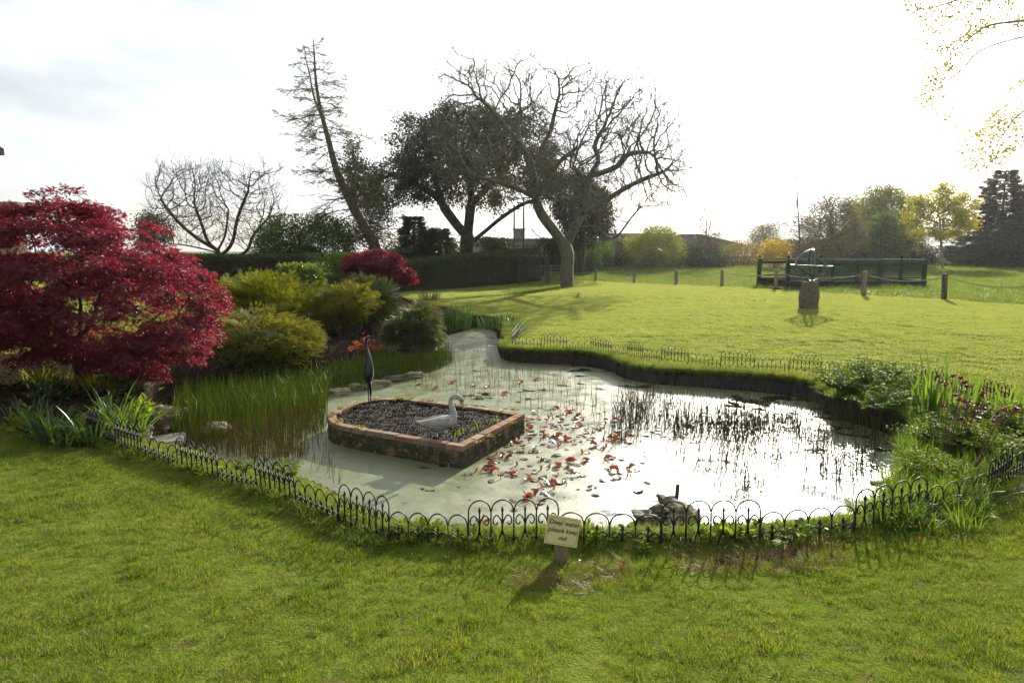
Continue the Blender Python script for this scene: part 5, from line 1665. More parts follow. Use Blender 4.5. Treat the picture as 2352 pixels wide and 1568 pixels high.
# ------------------------------------------------------------------ trees behind
t_, nd_, pr_, kd_, rd_ = tree('walnut_tree', 'large gnarled bare walnut tree standing on the lawn', 'tree',
     [[(1303, 664), (1302, 620), (1304, 588), (1296, 560)],
      ([(1296, 560), (1268, 525), (1242, 490), (1228, 450), (1224, 410), (1208, 355), (1172, 310), (1125, 255)], -1.0), ([(1240, 488), (1225, 455), (1160, 430), (1090, 415)], -2.5), ([(1232, 465), (1260, 410), (1292, 362), (1330, 330)], 2.0),
      ([(1224, 410), (1244, 340), (1264, 300), (1280, 235)], .5), ([(1208, 355), (1190, 300), (1200, 240)], 2.5),
      ([(1300, 562), (1328, 505), (1344, 455), (1356, 405), (1376, 368), (1368, 330), (1390, 290)], .5), ([(1334, 492), (1398, 455), (1450, 425), (1510, 402)], -1.5), ([(1356, 405), (1418, 382), (1450, 350), (1500, 345)], 1.0), ([(1344, 455), (1330, 410), (1300, 400)], -3.0),
      ([(1316, 528), (1352, 518), (1378, 527), (1396, 552)], -.6), ([(1278, 548), (1245, 548), (1222, 530), (1214, 512)], -.8), ([(1396, 552), (1420, 540), (1450, 500)], 0)],
     37.5, [(1030, 235), (1070, 172), (1130, 142), (1200, 128), (1300, 132), (1350, 132), (1372, 190), (1440, 210), (1500, 250), (1540, 310), (1578, 390), (1568, 430), (1500, 450), (1480, 495), (1400, 470), (1330, 440), (1230, 425), (1100, 425), (1010, 400), (990, 330), (1020, 260)],
     4.3, 5000, .28, .36, .0068, MT['bark_walnut'], dict(n=3500, spread=.06, size=.10, tpl='needle', mat=MT['bud'], name='buds'), di=3.2, dk=.42, wig=.2, iters=70, clump=.42, cscale=.33, twigs=(1.8, .6, 6, .5, .15), twigs2=(.5, .35, .6, .2), jit=.8, taper=.0068, tpow=1.6, cap=14000)
tree('bare_tree', 'bare many-stemmed tree with fanning twigs behind the left hedge', 'tree',
     [[(505, 640), (505, 600), (500, 575)], ([(500, 575), (480, 555), (470, 520), (455, 470)], -.5), ([(500, 575), (515, 540), (520, 480)], .3), ([(503, 590), (530, 560), (540, 500), (560, 440)], .6), ([(503, 600), (560, 580), (575, 540), (605, 500)], .8), ([(500, 575), (450, 545), (410, 510), (370, 460)], 0), ([(500, 580), (440, 565), (400, 560)], -.6)],
     42, [(350, 440), (365, 425), (400, 388), (440, 382), (480, 374), (520, 380), (560, 388), (610, 405), (640, 440), (650, 480), (640, 530), (600, 560), (540, 560), (430, 565), (400, 530), (370, 480)], 2.8, 2200, .24, .20, .0062, MT['bark_dark'], None, di=2.5, dk=.3, wig=.12, trop=(0, 0, .14), iters=70, clump=.38, cscale=.6, twigs=(1.1, .8, 8, .3, .35), twigs2=(.3, .4, .4, .3), jit=.7, taper=.011, tpow=1.5)
tree('holm_oak', 'broad dark evergreen oak with heavy forked limbs behind the hedge', 'tree',
     [[(1070, 640), (1072, 580), (1074, 545)], ([(1074, 545), (1048, 515), (1022, 480), (1000, 450), (960, 425), (900, 400)], 0), ([(1074, 545), (1078, 500), (1082, 450), (1075, 400), (1060, 330)], .5), ([(1076, 560), (1110, 535), (1150, 502), (1200, 470), (1250, 455)], -.5), ([(1082, 470), (1110, 440), (1150, 400), (1180, 350)], 1.0), ([(1022, 480), (1005, 430), (990, 370), (980, 320)], -1)],
     50, [(805, 415), (830, 375), (880, 350), (915, 320), (950, 287), (990, 257), (1050, 250), (1110, 272), (1160, 282), (1220, 302), (1258, 342), (1275, 390), (1280, 440), (1250, 470), (1190, 462), (1120, 445), (1060, 448), (985, 440), (930, 445), (880, 462), (830, 470)],
     4.6, 2600, .36, .55, .018, MT['bark_dark'], dict(n=64000, spread=.30, size=.20, tpl='oval', mat=MT['holm'], droop=.1), di=5, dk=.52, wig=.2, clump=.46, cscale=.32, jit=.7)
tree('evergreen_tree', 'dark evergreen tree standing directly behind the walnut trunk', 'tree', [[(1335, 640), (1335, 580), (1338, 500), (1330, 450)]],
     52, [(1255, 420), (1290, 395), (1330, 400), (1365, 425), (1395, 460), (1402, 500), (1395, 545), (1360, 560), (1310, 565), (1285, 520), (1265, 470)], 2.6, 1100, .4, .32, .02, MT['bark_dark'],
     dict(n=24000, spread=.36, size=.20, tpl='oval', mat=MT['holm'], droop=.2), di=5, dk=.7, wig=.2, clump=.36, cscale=.35)

# leaning conifer, just coming into leaf
def leaning_conifer():
    Y = 41.0
    tr = smooth_open([at_y(a, b, Y) for a, b in [(872, 600), (858, 560), (838, 525), (806, 465), (782, 415), (768, 375), (754, 320), (742, 275), (732, 230), (725, 180), (722, 130), (720, 90)]], 8)
    ld = smooth_open([at_y(a, b, Y) for a, b in [(742, 275), (730, 250), (716, 215), (705, 165), (694, 125), (690, 98)]], 6)
    ld[:, 1] += np.linspace(0, .8, len(ld))
    zb = hz(tr[0][0], Y)
    t = thing('leaning_conifer', 'tall leaning conifer with sparse feathery twigs behind the small red maple', 'tree', (tr[0][0], Y, zb))
    m = MB(); m.tube(tr, np.interp(np.linspace(0, 1, len(tr)), [0, .3, .7, 1], [.36, .24, .11, .02]), 8, False)
    m.tube(ld, np.linspace(.09, .015, len(ld)), 6, False)
    obj_np('trunk', np.array(m.v), np.array(m.f), MT['bark_brown'], t, True)
    A, B, RA, RB = [], [], [], []
    LP, LA = [], []
    def branch(p, d, L, r0, lvl, flat):
        n = max(4, int(L / .22)); q = p.copy(); dd = d / np.linalg.norm(d)
        for k in range(n):
            f = k / n
            dn = dd + rng.normal(0, .13, 3) + np.array([0, 0, (-.05 if f < .55 else .10) * (1 if lvl == 0 else .3)])
            dn /= np.linalg.norm(dn)
            q2 = q + dn * (L / n)
            A.append(q); B.append(q2); RA.append(r0 * (1 - f) + .007); RB.append(r0 * (1 - (k + 1) / n) + .007)
            if lvl < 2 and k > 0:
                for s in (-1, 1):
                    if rng.random() < (.85 if lvl == 0 else .6):
                        side = np.cross(dn, np.array([0, 0, 1.0])) * s
                        branch(q2, dn * .75 + side * .8 + rng.normal(0, .25, 3), L * (.44 if lvl == 0 else .42) * (1.15 - f) * rng.uniform(.6, 1.2), .012 if lvl == 0 else .007, lvl + 1, flat)
            if lvl >= 1:
                for _ in range(2):
                    LP.append(q2 + rng.normal(0, .03, 3)); LA.append(dn + rng.normal(0, .7, 3))
            q, dd = q2, dn
    N = 62
    for k in range(N):
        f = .12 + .87 * (k / N) ** .95
        i = int(f * (len(tr) - 1)); p = tr[i]
        L = np.interp(f, [.1, .22, .45, .62, .8, 1], [3.6, 3.9, 3.1, 2.7, 1.9, .5]) * rng.uniform(.65, 1.15)
        az = k * 2.4 + rng.normal(0, .3)
        branch(p, np.array([math.cos(az), math.sin(az) * .9, rng.normal(.02, .1)]), L, .035 * (1.2 - f), 0, True)
    for k in range(18):
        f = .15 + .85 * k / 18; p = ld[int(f * (len(ld) - 1))]
        az = k * 2.4
        branch(p, np.array([math.cos(az), math.sin(az), .1]), np.interp(f, [0, 1], [2.2, .5]) * rng.uniform(.6, 1.1), .02, 0, True)
    v, f = prisms(np.array(A), np.array(B), np.array(RA), np.array(RB))
    obj_np('branches', v, f, MT['twig'], t, False, None, 'stuff')
    LP, LA = np.array(LP), np.array(LA)
    k = rng.random(len(LP)) < .6
    v, f, r_ = leaves(LP[k], LA[k], rng.uniform(.04, .085, k.sum()), 'needle')
    obj_np('foliage', v, f, MT['larch'], t, False, r_, 'stuff')
leaning_conifer()

def spruce(name, label, base_px, top_py, Y, rad, n_w, mat, group=None, gapp=.0):
    if base_px[0] > 1225: Y, rad = Y * 1.3, rad * 1.3
    b = at_y(base_px[0], base_px[1], Y); zb = hz(b[0], Y); zt = at_y(base_px[0], top_py, Y)[2]
    Ht = zt - zb
    t = thing(name, label, 'tree', (b[0], Y, zb), 0, group)
    m = MB(); m.tube([(0, 0, -.1), (0, 0, Ht * .5), (0, 0, Ht)], [.22, .12, .02], 8, False); m.build('trunk', MT['bark_dark'], t, True)
    A, B, RA, RB = [], [], [], []; LP, LA = [], []
    for k in range(n_w):
        f = .04 + .95 * k / n_w
        L0 = rad * (1 - f) ** .8 + .25
        for j in range(7):
            az = j * 2 * math.pi / 7 + k * .6 + rng.normal(0, .15)
            L = L0 * rng.uniform(.6, 1.12)
            p = np.array([0, 0, f * Ht])
            n = max(3, int(L / .28))
            d = np.array([math.cos(az), math.sin(az), .12 - .35 * (1 - f)])
            q = p
            for s in range(n):
                g_ = s / n
                d2 = d + np.array([0, 0, -.22 * g_ if g_ < .6 else .18]) + rng.normal(0, .08, 3); d2 /= np.linalg.norm(d2)
                q2 = q + d2 * L / n
                A.append(q); B.append(q2); RA.append(.03 * (1 - g_) + .006); RB.append(.03 * (1 - (s + 1) / n) + .006)
                if g_ > .12:
                    for _ in range(14):
                        side = np.cross(d2, [0, 0, 1.0]) * rng.choice([-1, 1])
                        o_ = rng.uniform(0, .32 * (1.2 - g_) * min(1, L0))
                        LP.append(q2 + side * o_ + rng.normal(0, .05, 3) + np.array([0, 0, -.12 * o_ - .03])); LA.append(d2 * .8 + side * .6 + np.array([0, 0, -.25]) + rng.normal(0, .2, 3))
                q = q2
    off = np.array([b[0], Y, zb])
    v, f = prisms(np.array(A) + off, np.array(B) + off, np.array(RA), np.array(RB)); obj_np('branches', v, f, MT['bark_dark'], t, False, None, 'stuff')
    v, f, r_ = leaves(np.array(LP) + off, np.array(LA), rng.uniform(.28, .55, len(LP)), 'plume'); obj_np('foliage', v, f, mat, t, False, r_, 'stuff')
    return t
spruce('spruce_tree', 'tall dark spruce right of the yellow-leaved young tree', (2290, 620), 386, 46, 3.7, 32, MT['spruce'])
spruce('spruce_tree', 'dark spruce cut off by the right edge of the view', (2385, 620), 372, 44, 3.3, 30, MT['spruce'])
spruce('conifer_shrub', 'dark conical conifer just left of the evergreen oak trunk', (952, 640), 492, 45, 1.5, 18, MT['bush_dark'])
spruce('conifer_shrub', 'dark conifer between the two forks of the evergreen oak', (1010, 640), 520, 47, 1.5, 16, MT['bush_dark'])

def small_tree(name, label, base, Y, outline, half, nattr, mat, n, size, Rb=.12, bark='bark_brown', spread=.25, group=None, clump=.35, tpl='oval', traces=None, rt=.012, step=.3, wig=.2, trop=(0, 0, .1)):
    ob = np.array(outline, float)
    if base[0] > 1225 and Y < 100: Y, half, size, spread = Y * 1.3, half * 1.3, size * 1.25, spread * 1.25
    cx, cy_ = ob.mean(0)
    tr = traces or [[base, (base[0] * .7 + cx * .3, base[1] * .6 + cy_ * .4), (cx, cy_)]]
    return tree(name, label, 'tree', tr, Y, outline, half, nattr, step, Rb, rt, MT[bark], dict(n=n, spread=spread, size=size, tpl=tpl, mat=MT[mat]) if n else None, group, di=4, dk=step * 1.7, wig=wig, trop=trop, clump=clump, cscale=.6, twigs=(1.2, .5, 6, .5, .25))
BARE = 'trees beyond the lawn'
small_tree('lime_tree', 'young yellow-green leaved tree between decking and spruce', (2165, 632), 42, [(2090, 520), (2100, 470), (2130, 445), (2160, 430), (2200, 440), (2230, 480), (2238, 530), (2200, 545), (2170, 555), (2120, 562), (2100, 545)], 1.7, 420, 'lime', 10500, .13, .09, 'bark_grey', .16, None, .36, 'round')
small_tree('green_tree', 'dense mid-green tree behind the right half of the decking', (2015, 620), 52, [(1950, 560), (1955, 500), (1975, 460), (2000, 442), (2040, 436), (2075, 460), (2092, 500), (2090, 560), (2060, 600), (1980, 600)], 2.6, 700, 'bush_yellow', 26000, .19, .2, 'bark_dark', .32, None, .30)
small_tree('pale_tree', 'slender fresh-green young tree right behind the lattice', (2035, 628), 43, [(2005, 560), (2010, 525), (2030, 505), (2052, 515), (2062, 550), (2055, 590), (2015, 595)], 1.0, 300, 'bush_green', 7000, .15, .07, 'bark_brown', .2)
small_tree('twiggy_tree', 'brown twiggy budding tree behind the armillary sphere', (1945, 625), 44, [(1850, 560), (1850, 500), (1870, 470), (1900, 452), (1935, 450), (1960, 480), (1975, 530), (1960, 580), (1900, 595), (1860, 590)], 2.2, 1100, 'brown_twiggy', 13000, .13, .13, 'bark_brown', .22, None, .3)
small_tree('sapling', 'tall thin bare sapling left of the brown twiggy tree', (1838, 620), 45, [(1805, 560), (1800, 480), (1815, 420), (1832, 396), (1850, 430), (1858, 500), (1862, 560), (1835, 590)], 1.0, 330, 'bud', 0, .1, .08, 'twig', .1, 'bare saplings', .25, traces=[[(1838, 620), (1836, 540), (1832, 470), (1830, 410)]], trop=(0, 0, .3), step=.2)
small_tree('sapling', 'thin bare sapling rising from the shrubs right of the barn', (1626, 612), 46, [(1590, 560), (1600, 500), (1615, 470), (1628, 455), (1645, 480), (1655, 530), (1670, 565), (1630, 590)], 1.1, 330, 'orange_leaf', 700, .09, .07, 'twig', .2, 'bare saplings', .25, traces=[[(1626, 612), (1624, 560), (1622, 500), (1618, 465)], [(1624, 560), (1634, 500), (1640, 465)]], trop=(0, 0, .3), step=.2)
small_tree('sapling', 'thin bare sapling standing behind the dense green tree', (2082, 620), 53, [(2055, 520), (2060, 450), (2080, 415), (2100, 420), (2105, 470), (2100, 540), (2075, 560)], 1.1, 330, 'bud', 0, .1, .08, 'twig', .1, 'bare saplings', .25, traces=[[(2082, 620), (2082, 540), (2084, 470), (2086, 425)]], trop=(0, 0, .3), step=.2)
small_tree('sapling', 'wispy bare sapling above the brown twiggy tree', (1912, 625), 47, [(1880, 520), (1885, 460), (1905, 425), (1920, 440), (1928, 500), (1915, 560)], .9, 260, 'bud', 0, .1, .06, 'twig', .1, 'bare saplings', .25, traces=[[(1912, 625), (1910, 540), (1906, 470), (1908, 435)]], trop=(0, 0, .3), step=.2)
small_tree('round_tree', 'small round far tree on the skyline right of the barns', (1760, 590), 120, [(1722, 550), (1725, 530), (1740, 518), (1765, 515), (1785, 525), (1792, 545), (1780, 560), (1740, 562)], 2.2, 200, 'brown_twiggy', 3000, .3, .2, 'bark_dark', .5)
small_tree('round_tree', 'rounded far tree showing between red maple and bare tree', (355, 600), 60, [(320, 545), (325, 515), (345, 500), (370, 502), (385, 525), (385, 555), (350, 570)], 2.0, 200, 'bush_dark', 5000, .2, .15, 'bark_dark', .35)
small_tree('purple_tree', 'purple-brown leaved small tree behind the leaning trunk', (850, 620), 44, [(800, 560), (808, 510), (830, 470), (850, 455), (885, 470), (900, 510), (895, 560), (860, 585), (820, 580)], 1.6, 420, 'purple', 4800, .13, .1, 'bark_dark', .22, None, .34)

# ------------------------------------------------------------------ shrubs beyond the lawn
FAR = 'shrubs beyond the lawn'
def far_shrub(label, outline, Y, half, n, size, mat, cl=.41, name='shrub', stems=5, tpl='oval', core=.5):
    if outline[0][0] > 1225: Y, half, size = Y * 1.3, half * 1.5, size * 1.25
    return shrub(name, label, 'shrub', outline, Y, half, n, size, tpl, MT[mat], FAR, cl, 1.1, .8, .4, .7, .7, stems, None, 0, .3, core=core)
far_shrub('rounded green shrub behind the left hedge below the bare tree', [(585, 600), (590, 560), (610, 525), (650, 500), (700, 492), (750, 500), (790, 520), (812, 560), (815, 600)], 40, 1.8, 20000, .13, 'bush_green', core=.35)
far_shrub('loose green shrub filling the gap between left hedge and small red maple', [(690, 660), (700, 610), (722, 590), (760, 582), (795, 590), (812, 615), (815, 660)], 27, .9, 9000, .08, 'bush_green', core=.4)
far_shrub('dark undergrowth shrub left of the oak trunk', [(880, 620), (890, 570), (930, 545), (990, 535), (1050, 550), (1060, 620)], 46, 1.2, 9000, .13, 'bush_dark')
far_shrub('dark undergrowth shrub right of the oak trunk', [(1085, 620), (1090, 565), (1120, 545), (1150, 548), (1165, 570), (1168, 620)], 48, 1.2, 9000, .13, 'bush_dark')
far_shrub('low dark-green shrub right behind the walnut trunk', [(1226, 628), (1230, 578), (1270, 562), (1320, 560), (1370, 566), (1380, 625)], 43, 1.4, 13000, .13, 'bush_green')
far_shrub('dark bramble shrub left of the big yellow-green bush', [(1340, 625), (1345, 575), (1385, 556), (1430, 556), (1470, 570), (1480, 625)], 47.5, 1.5, 14000, .13, 'bush_dark')
far_shrub('big yellow-green bush in front of the barn roof', [(1432, 620), (1425, 580), (1440, 548), (1470, 530), (1505, 520), (1540, 528), (1562, 555), (1572, 590), (1570, 620)], 46, 1.9, 15000, .12, 'bush_yellow')
far_shrub('dark glossy shrub under the bare sapling', [(1535, 625), (1545, 580), (1590, 562), (1640, 566), (1672, 588), (1685, 625)], 47, 1.5, 13000, .12, 'bush_dark')
far_shrub('orange-budded twiggy shrub left of the yellow-flowered bush', [(1655, 625), (1660, 575), (1690, 552), (1725, 550), (1760, 570), (1768, 625)], 49, 1.3, 4200, .11, 'orange_leaf', .3, stems=16, core=0)
far_shrub('golden yellow-leaved bush left of the decking', [(1748, 605), (1752, 575), (1768, 555), (1790, 552), (1808, 570), (1812, 600), (1785, 612)], 44, .9, 2600, .12, 'forsythia', .36, 'flowering_shrub', 8, 'round', 0)
far_shrub('dark undergrowth shrub directly behind the decking steps', [(1785, 625), (1795, 575), (1830, 558), (1880, 552), (1910, 565), (1915, 625)], 50, 1.5, 12000, .15, 'bush_dark')
far_shrub('dark undergrowth shrub behind the middle of the lattice', [(1890, 625), (1900, 555), (1940, 530), (1990, 528), (2025, 545), (2030, 625)], 51, 1.6, 15000, .15, 'bush_dark')
far_shrub('dark undergrowth shrub behind the right end of the lattice', [(2005, 625), (2015, 560), (2060, 535), (2105, 550), (2135, 580), (2140, 625)], 54, 1.6, 15000, .15, 'bush_dark')
far_shrub('dark low shrub at the foot of the tall spruce', [(2115, 625), (2130, 575), (2200, 565), (2260, 575), (2380, 580), (2410, 625)], 50, 1.6, 16000, .15, 'bush_dark')

far_shrub('dark ivy-like shrub between the swing seat and the walnut trunk', [(1195, 625), (1200, 572), (1225, 552), (1262, 548), (1285, 560), (1290, 625)], 49, 1.3, 11000, .13, 'bush_dark')
far_shrub('pale green loose shrub just right of the walnut trunk', [(1335, 612), (1340, 565), (1362, 548), (1392, 552), (1405, 580), (1408, 612)], 45, 1.2, 7000, .11, 'bush_green', .4)
far_shrub('green hedge-like shrub behind the orange-budded one', [(1640, 622), (1650, 575), (1690, 560), (1740, 562), (1770, 580), (1775, 622)], 54, 1.4, 9000, .13, 'bush_green')
far_shrub('dark shrub low behind the golden yellow-leaved bush', [(1745, 622), (1752, 570), (1785, 552), (1815, 560), (1830, 622)], 52, 1.3, 9000, .13, 'bush_dark')
def hedge(name, label, A, B, ztopA, ztopB, depth, n, mat):
    A = np.array(A, float); B = np.array(B, float); L = np.linalg.norm(B - A)
    d = (B - A) / L; nr = np.array([-d[1], d[0]])
    if nr[1] > 0: nr = -nr                             # towards the camera
    zA, zB = hz(*A), hz(*B)
    t = thing(name, label, 'hedge', ((A[0] + B[0]) / 2, (A[1] + B[1]) / 2, (zA + zB) / 2))
    nx_, nz_ = int(L / .25), 8
    V = []; F = []
    prof = [(0, -.1), (0, .35), (0, .7), (0, .93), (.12, 1.0), (.5, 1.02), (.88, 1.0), (1, .93), (1, .5), (1, -.1)]
    for i in range(nx_ + 1):
        f = i / nx_; c = A + (B - A) * f; zb = hz(*c); zt = ztopA + (ztopB - ztopA) * f
        for (u, w) in prof:
            q = c + nr * (depth * (.5 - u)) 
            k = random.uniform(-.03, .03)
            V.append((q[0] + nr[0] * k, q[1] + nr[1] * k, zb + (zt - zb) * w + k))
    m_ = len(prof)
    for i in range(nx_):
        for j in range(m_ - 1):
            F.append((i * m_ + j, i * m_ + j + 1, (i + 1) * m_ + j + 1, (i + 1) * m_ + j))
    F = [f for f in F]
    o = MB(); o.v = V; o.f = F + [tuple(range(m_)), tuple(range(nx_ * m_, (nx_ + 1) * m_))[::-1]]
    mi = Matrix.Translation(t.location).inverted(); o.v = [tuple(mi @ Vector([float(k) for k in p])) for p in o.v]
    o.build('opaque_core', MT['bark_dark'], t)  # added solid dark body under the leaf scatter, keeps the hedge opaque
    f = rng.random(n); s = rng.random(n)
    c = A + (B - A) * f[:, None]; zb = H(c); zt = ztopA + (ztopB - ztopA) * f
    face = s < .68; top = (s >= .68) & (s < .93)
    u = np.where(face, 0, np.where(top, rng.random(n), 1)); w = np.where(top, 1.0, rng.random(n))
    q = c + nr * (depth * (.5 - u))[:, None]
    P = np.column_stack([q, zb + (zt - zb) * w]) + rng.normal(0, .035, (n, 3))
    out = np.where(face[:, None], np.array([nr[0], nr[1], .25]), np.where(top[:, None], np.array([0, 0, 1.0]), np.array([-nr[0], -nr[1], .25])))
    v, ff, r_ = leaves(P, out + rng.normal(0, .7, (n, 3)), rng.uniform(.05, .10, n), 'oval')
    obj_np('foliage', v, ff, MT[mat], t, False, r_, 'stuff')
hedge('clipped_hedge', 'long flat-topped clipped hedge behind the big red maple and junipers', at_y(180, 600, 30)[:2], at_y(716, 600, 33)[:2], 1.78, 1.72, 1.0, 26000, 'hedge')
hedge('clipped_hedge', 'tall clipped hedge rising to the right behind the swing seat', at_y(885, 640, 33)[:2], at_y(1225, 640, 46.5)[:2], 1.38, 2.1, 1.1, 42000, 'hedge')

# ------------------------------------------------------------------ birch boughs hanging in at the top right
def birch():
    Y = 9.0
    base = np.array([7.6, 8.6, 0.0]); base[2] = hz(base[0], base[1])
    t = thing('birch_tree', 'birch boughs with small yellow-green leaves hanging in at the top right', 'tree', base)
    T = [base + np.array([0, 0, z]) + np.array([.12 * math.sin(z), .1 * math.cos(z * .7), 0]) for z in np.arange(-.1, 8.6, .3)]
    nodes = [p for p in T]; par = [-1] + list(range(len(T) - 1))
    def limb(pxs, ys, r0):
        pts = [at_y(a, b, yy) for (a, b), yy in zip(pxs, np.linspace(Y, ys, len(pxs)))]
        zz = pts[0][2] + .7
        i = int(np.argmin([abs(p[2] - zz) for p in T]))
        sm = smooth_open([T[i]] + pts, 6)
        last = i
        for p in sm[1:]:
            nodes.append(p); par.append(last); last = len(nodes) - 1
    limb([(2440, 40), (2352, 48), (2270, 60), (2220, 95), (2190, 130), (2150, 165), (2125, 215)], 8.2, .03)
    limb([(2440, 70), (2352, 85), (2255, 115), (2210, 160), (2160, 200), (2120, 240)], 8.8, .02)
    limb([(2440, 220), (2352, 255), (2310, 300), (2280, 350), (2265, 395)], 8.6, .02)
    limb([(2440, 150), (2352, 215), (2300, 250), (2250, 300)], 9.4, .02)
    limb([(2440, -60), (2300, -30), (2200, 0), (2130, 20), (2080, 10)], 8.8, .02)
    limb([(2440, -100), (2300, -90), (2150, -60), (2060, -40)], 9.6, .02)
    att = np.concatenate([volume_points([(2060, -30), (2120, 60), (2140, 130), (2115, 220), (2135, 250), (2200, 150), (2240, 100), (2352, 60), (2352, -60)], 8.6, .7, 620),
                          volume_points([(2230, 300), (2215, 380), (2260, 405), (2310, 370), (2380, 300), (2380, 210), (2290, 250)], 8.8, .6, 480),
                          volume_points([(2190, 260), (2205, 230), (2200, 330), (2190, 310)], 8.6, .2, 60),
                          volume_points([(2352, -300), (2700, -300), (2750, 100), (2600, 300), (2400, 330), (2380, 100)], 8.8, 1.6, 260)])
    nd, pr = colonize(att, nodes, par, .09, 2.5, .11, 70, .22, (0, 0, -.22), 9000)
    V, F, rad, kids = skeleton_mesh(nd, pr, .08, .0018, .008, .006, 1.3)
    obj_np('trunk', V, F, MT['bark_birch'], t, True)
    z0 = 2.6
    idx = np.array([i for i in range(len(T) + 10, len(nd)) if rad[i] < .006 and nd[i][2] > z0])
    n = 9500
    c = nd[rng.choice(idx, n)]
    P = c + rng.normal(0, .035, (n, 3))
    A = np.column_stack([rng.normal(0, .6, n), rng.normal(0, .6, n), rng.normal(-.6, .5, n)])
    v, f, r_ = leaves(P, A, rng.uniform(.02, .042, n), 'round')
    obj_np('foliage', v, f, MT['birch_leaf'], t, False, r_, 'stuff')
birch()

# ------------------------------------------------------------------ planted bed left of the pond
def bed_shrub(name, label, outline, Y, half, n, size, tpl, mat, **k):
    return shrub(name, label, 'shrub', outline, Y, half, n, size, tpl, MT[mat], None, k.pop('clump', .44), k.pop('cscale', 2.0), k.pop('surf', 1.2), k.pop('upw', .35), k.pop('outw', .9), k.pop('rand', .4), k.pop('stems', 6), MT['bark_dark'], 0, k.pop('jit', .05), **k)
pad_shrub('golden_juniper', 'broad golden-green spreading juniper below the left hedge', [(475, 695), (485, 668), (520, 656), (560, 648), (610, 642), (650, 646), (700, 662), (742, 674), (760, 698), (755, 720), (725, 760), (680, 790), (600, 790), (520, 790), (465, 750)], 14.6, 1.35, 560, 44, .20, .11, MT['juniper'], .62, thin=.035)
pad_shrub('golden_juniper', 'tan-tipped golden juniper spilling forward beside the big red maple', [(455, 805), (478, 755), (520, 730), (585, 720), (650, 726), (698, 742), (728, 772), (725, 790), (700, 806), (640, 840), (580, 860), (500, 862), (455, 845)], 11.9, 1.0, 520, 42, .17, .09, MT['juniper_tan'], .62, thin=.03, droop=.3)
pad_shrub('golden_juniper', 'small golden juniper drooping over the driftwood root', [(735, 715), (742, 682), (770, 662), (805, 654), (842, 664), (856, 690), (850, 715), (820, 735), (780, 745), (750, 745)], 14.4, .65, 200, 40, .15, .10, MT['juniper_tan'], .25, thin=.03, droop=.5)
pad_shrub('grey_green_shrub', 'soft grey-green feathery shrub under the small red maple', [(788, 672), (802, 648), (835, 640), (872, 645), (895, 664), (902, 695), (892, 722), (865, 732), (840, 705)], 15.6, .7, 170, 44, .14, .10, MT['greygreen'], .3, thin=.035, droop=.2)
bed_shrub('pieris_shrub', 'glossy pale-leaved pieris shrub above the broad golden juniper', [(642, 650), (645, 618), (665, 610), (700, 612), (735, 628), (742, 650), (720, 668), (670, 668)], 17.5, .7, 3200, .11, 'oval', 'pieris', core=.6)
pad_shrub('feathery_mound', 'rounded feathery green mound at the left of the pond inlet', [(892, 772), (895, 735), (912, 712), (945, 703), (975, 706), (998, 722), (1008, 748), (1004, 772), (985, 785), (930, 788)], 13.3, .62, 200, 50, .12, .10, MT['needle_mound'], .75, thin=.03, droop=.75)
def px_clump(name, label, px, py, n, h, spread, width, mat, cat='grass', **k):
    return clump(name, label, cat, on_ground(px, py), n, h, spread, width, MT[mat], **k)
px_clump('tall_grass', 'tall pale ornamental grass left of the small red maple', 752, 668, 170, .95, .35, .012, 'greygreen', lean=.28, droop=.3)
px_clump('ornamental_grass', 'orange-tipped ornamental grass behind the feathery mound', 965, 722, 260, .62, .45, .012, 'orange_grass', lean=.45, droop=.7)
px_clump('ornamental_grass', 'pale arching grass tuft before the tall hedge', 985, 690, 220, .62, .4, .012, 'greygreen', lean=.4, droop=.5)
px_clump('iris_clump', 'dense blue-green iris clump at the head of the inlet', 1052, 754, 120, .66, .32, .026, 'iris_blue', 'iris', lean=.14, droop=.15)
px_clump('iris_clump', 'loose green iris clump right of the inlet head', 1128, 752, 70, .45, .3, .022, 'iris_blue', 'iris', lean=.3, droop=.3)
px_clump('iris_clump', 'low grassy iris tuft beside the end of the far edging', 1185, 752, 90, .36, .3, .016, 'iris', 'iris', lean=.45, droop=.5)
px_clump('iris_clump', 'short iris tuft between the inlet head and the lawn', 1160, 738, 60, .36, .28, .018, 'iris_blue', 'iris', lean=.3, droop=.4)
px_clump('grass_tuft', 'bright green grass tuft on the soil beside the lower juniper', 738, 770, 10, .26, .03, .014, 'weed', lean=.15, droop=.1)
px_clump('iris_clump', 'dark iris tuft in the shade beside the driftwood root', 765, 745, 22, .42, .1, .02, 'iris_blue', 'iris', lean=.35, droop=.3)
for k, (a, b, n, h, sp, lb, mt) in enumerate((
        (115, 1012, 90, .52, .16, 'fine dark strap-leaved clump leftmost along the shaded bed edge', 'iris_blue'),
        (205, 1015, 60, .50, .16, 'strap-leaved clump in the middle of the shaded bed edge', 'iris_blue'),
        (262, 985, 46, .62, .14, 'upright strap-leaved clump behind the shaded bed edge', 'iris'),
        (298, 1000, 60, .55, .14, 'arching bright strap-leaved clump beside the rock pile', 'iris'),
        (150, 1022, 26, .34, .1, 'small strap-leaved tuft at the front of the shaded bed', 'iris'),
        (60, 960, 50, .36, .18, 'low strap-leaved tuft at the far left of the shaded bed', 'iris_blue'))):
    px_clump('daylily_clump', lb, a, b, n, h, sp, .02, mt, 'daylily', lean=.4, droop=.75)
px_clump('golden_grass', 'golden-green arching grass under the big red maple', 235, 888, 160, .45, .3, .014, 'forsythia', lean=.5, droop=.9)
px_clump('golden_grass', 'green-gold arching grass left of the maple trunk', 95, 880, 140, .45, .35, .014, 'bush_yellow', lean=.5, droop=.9)
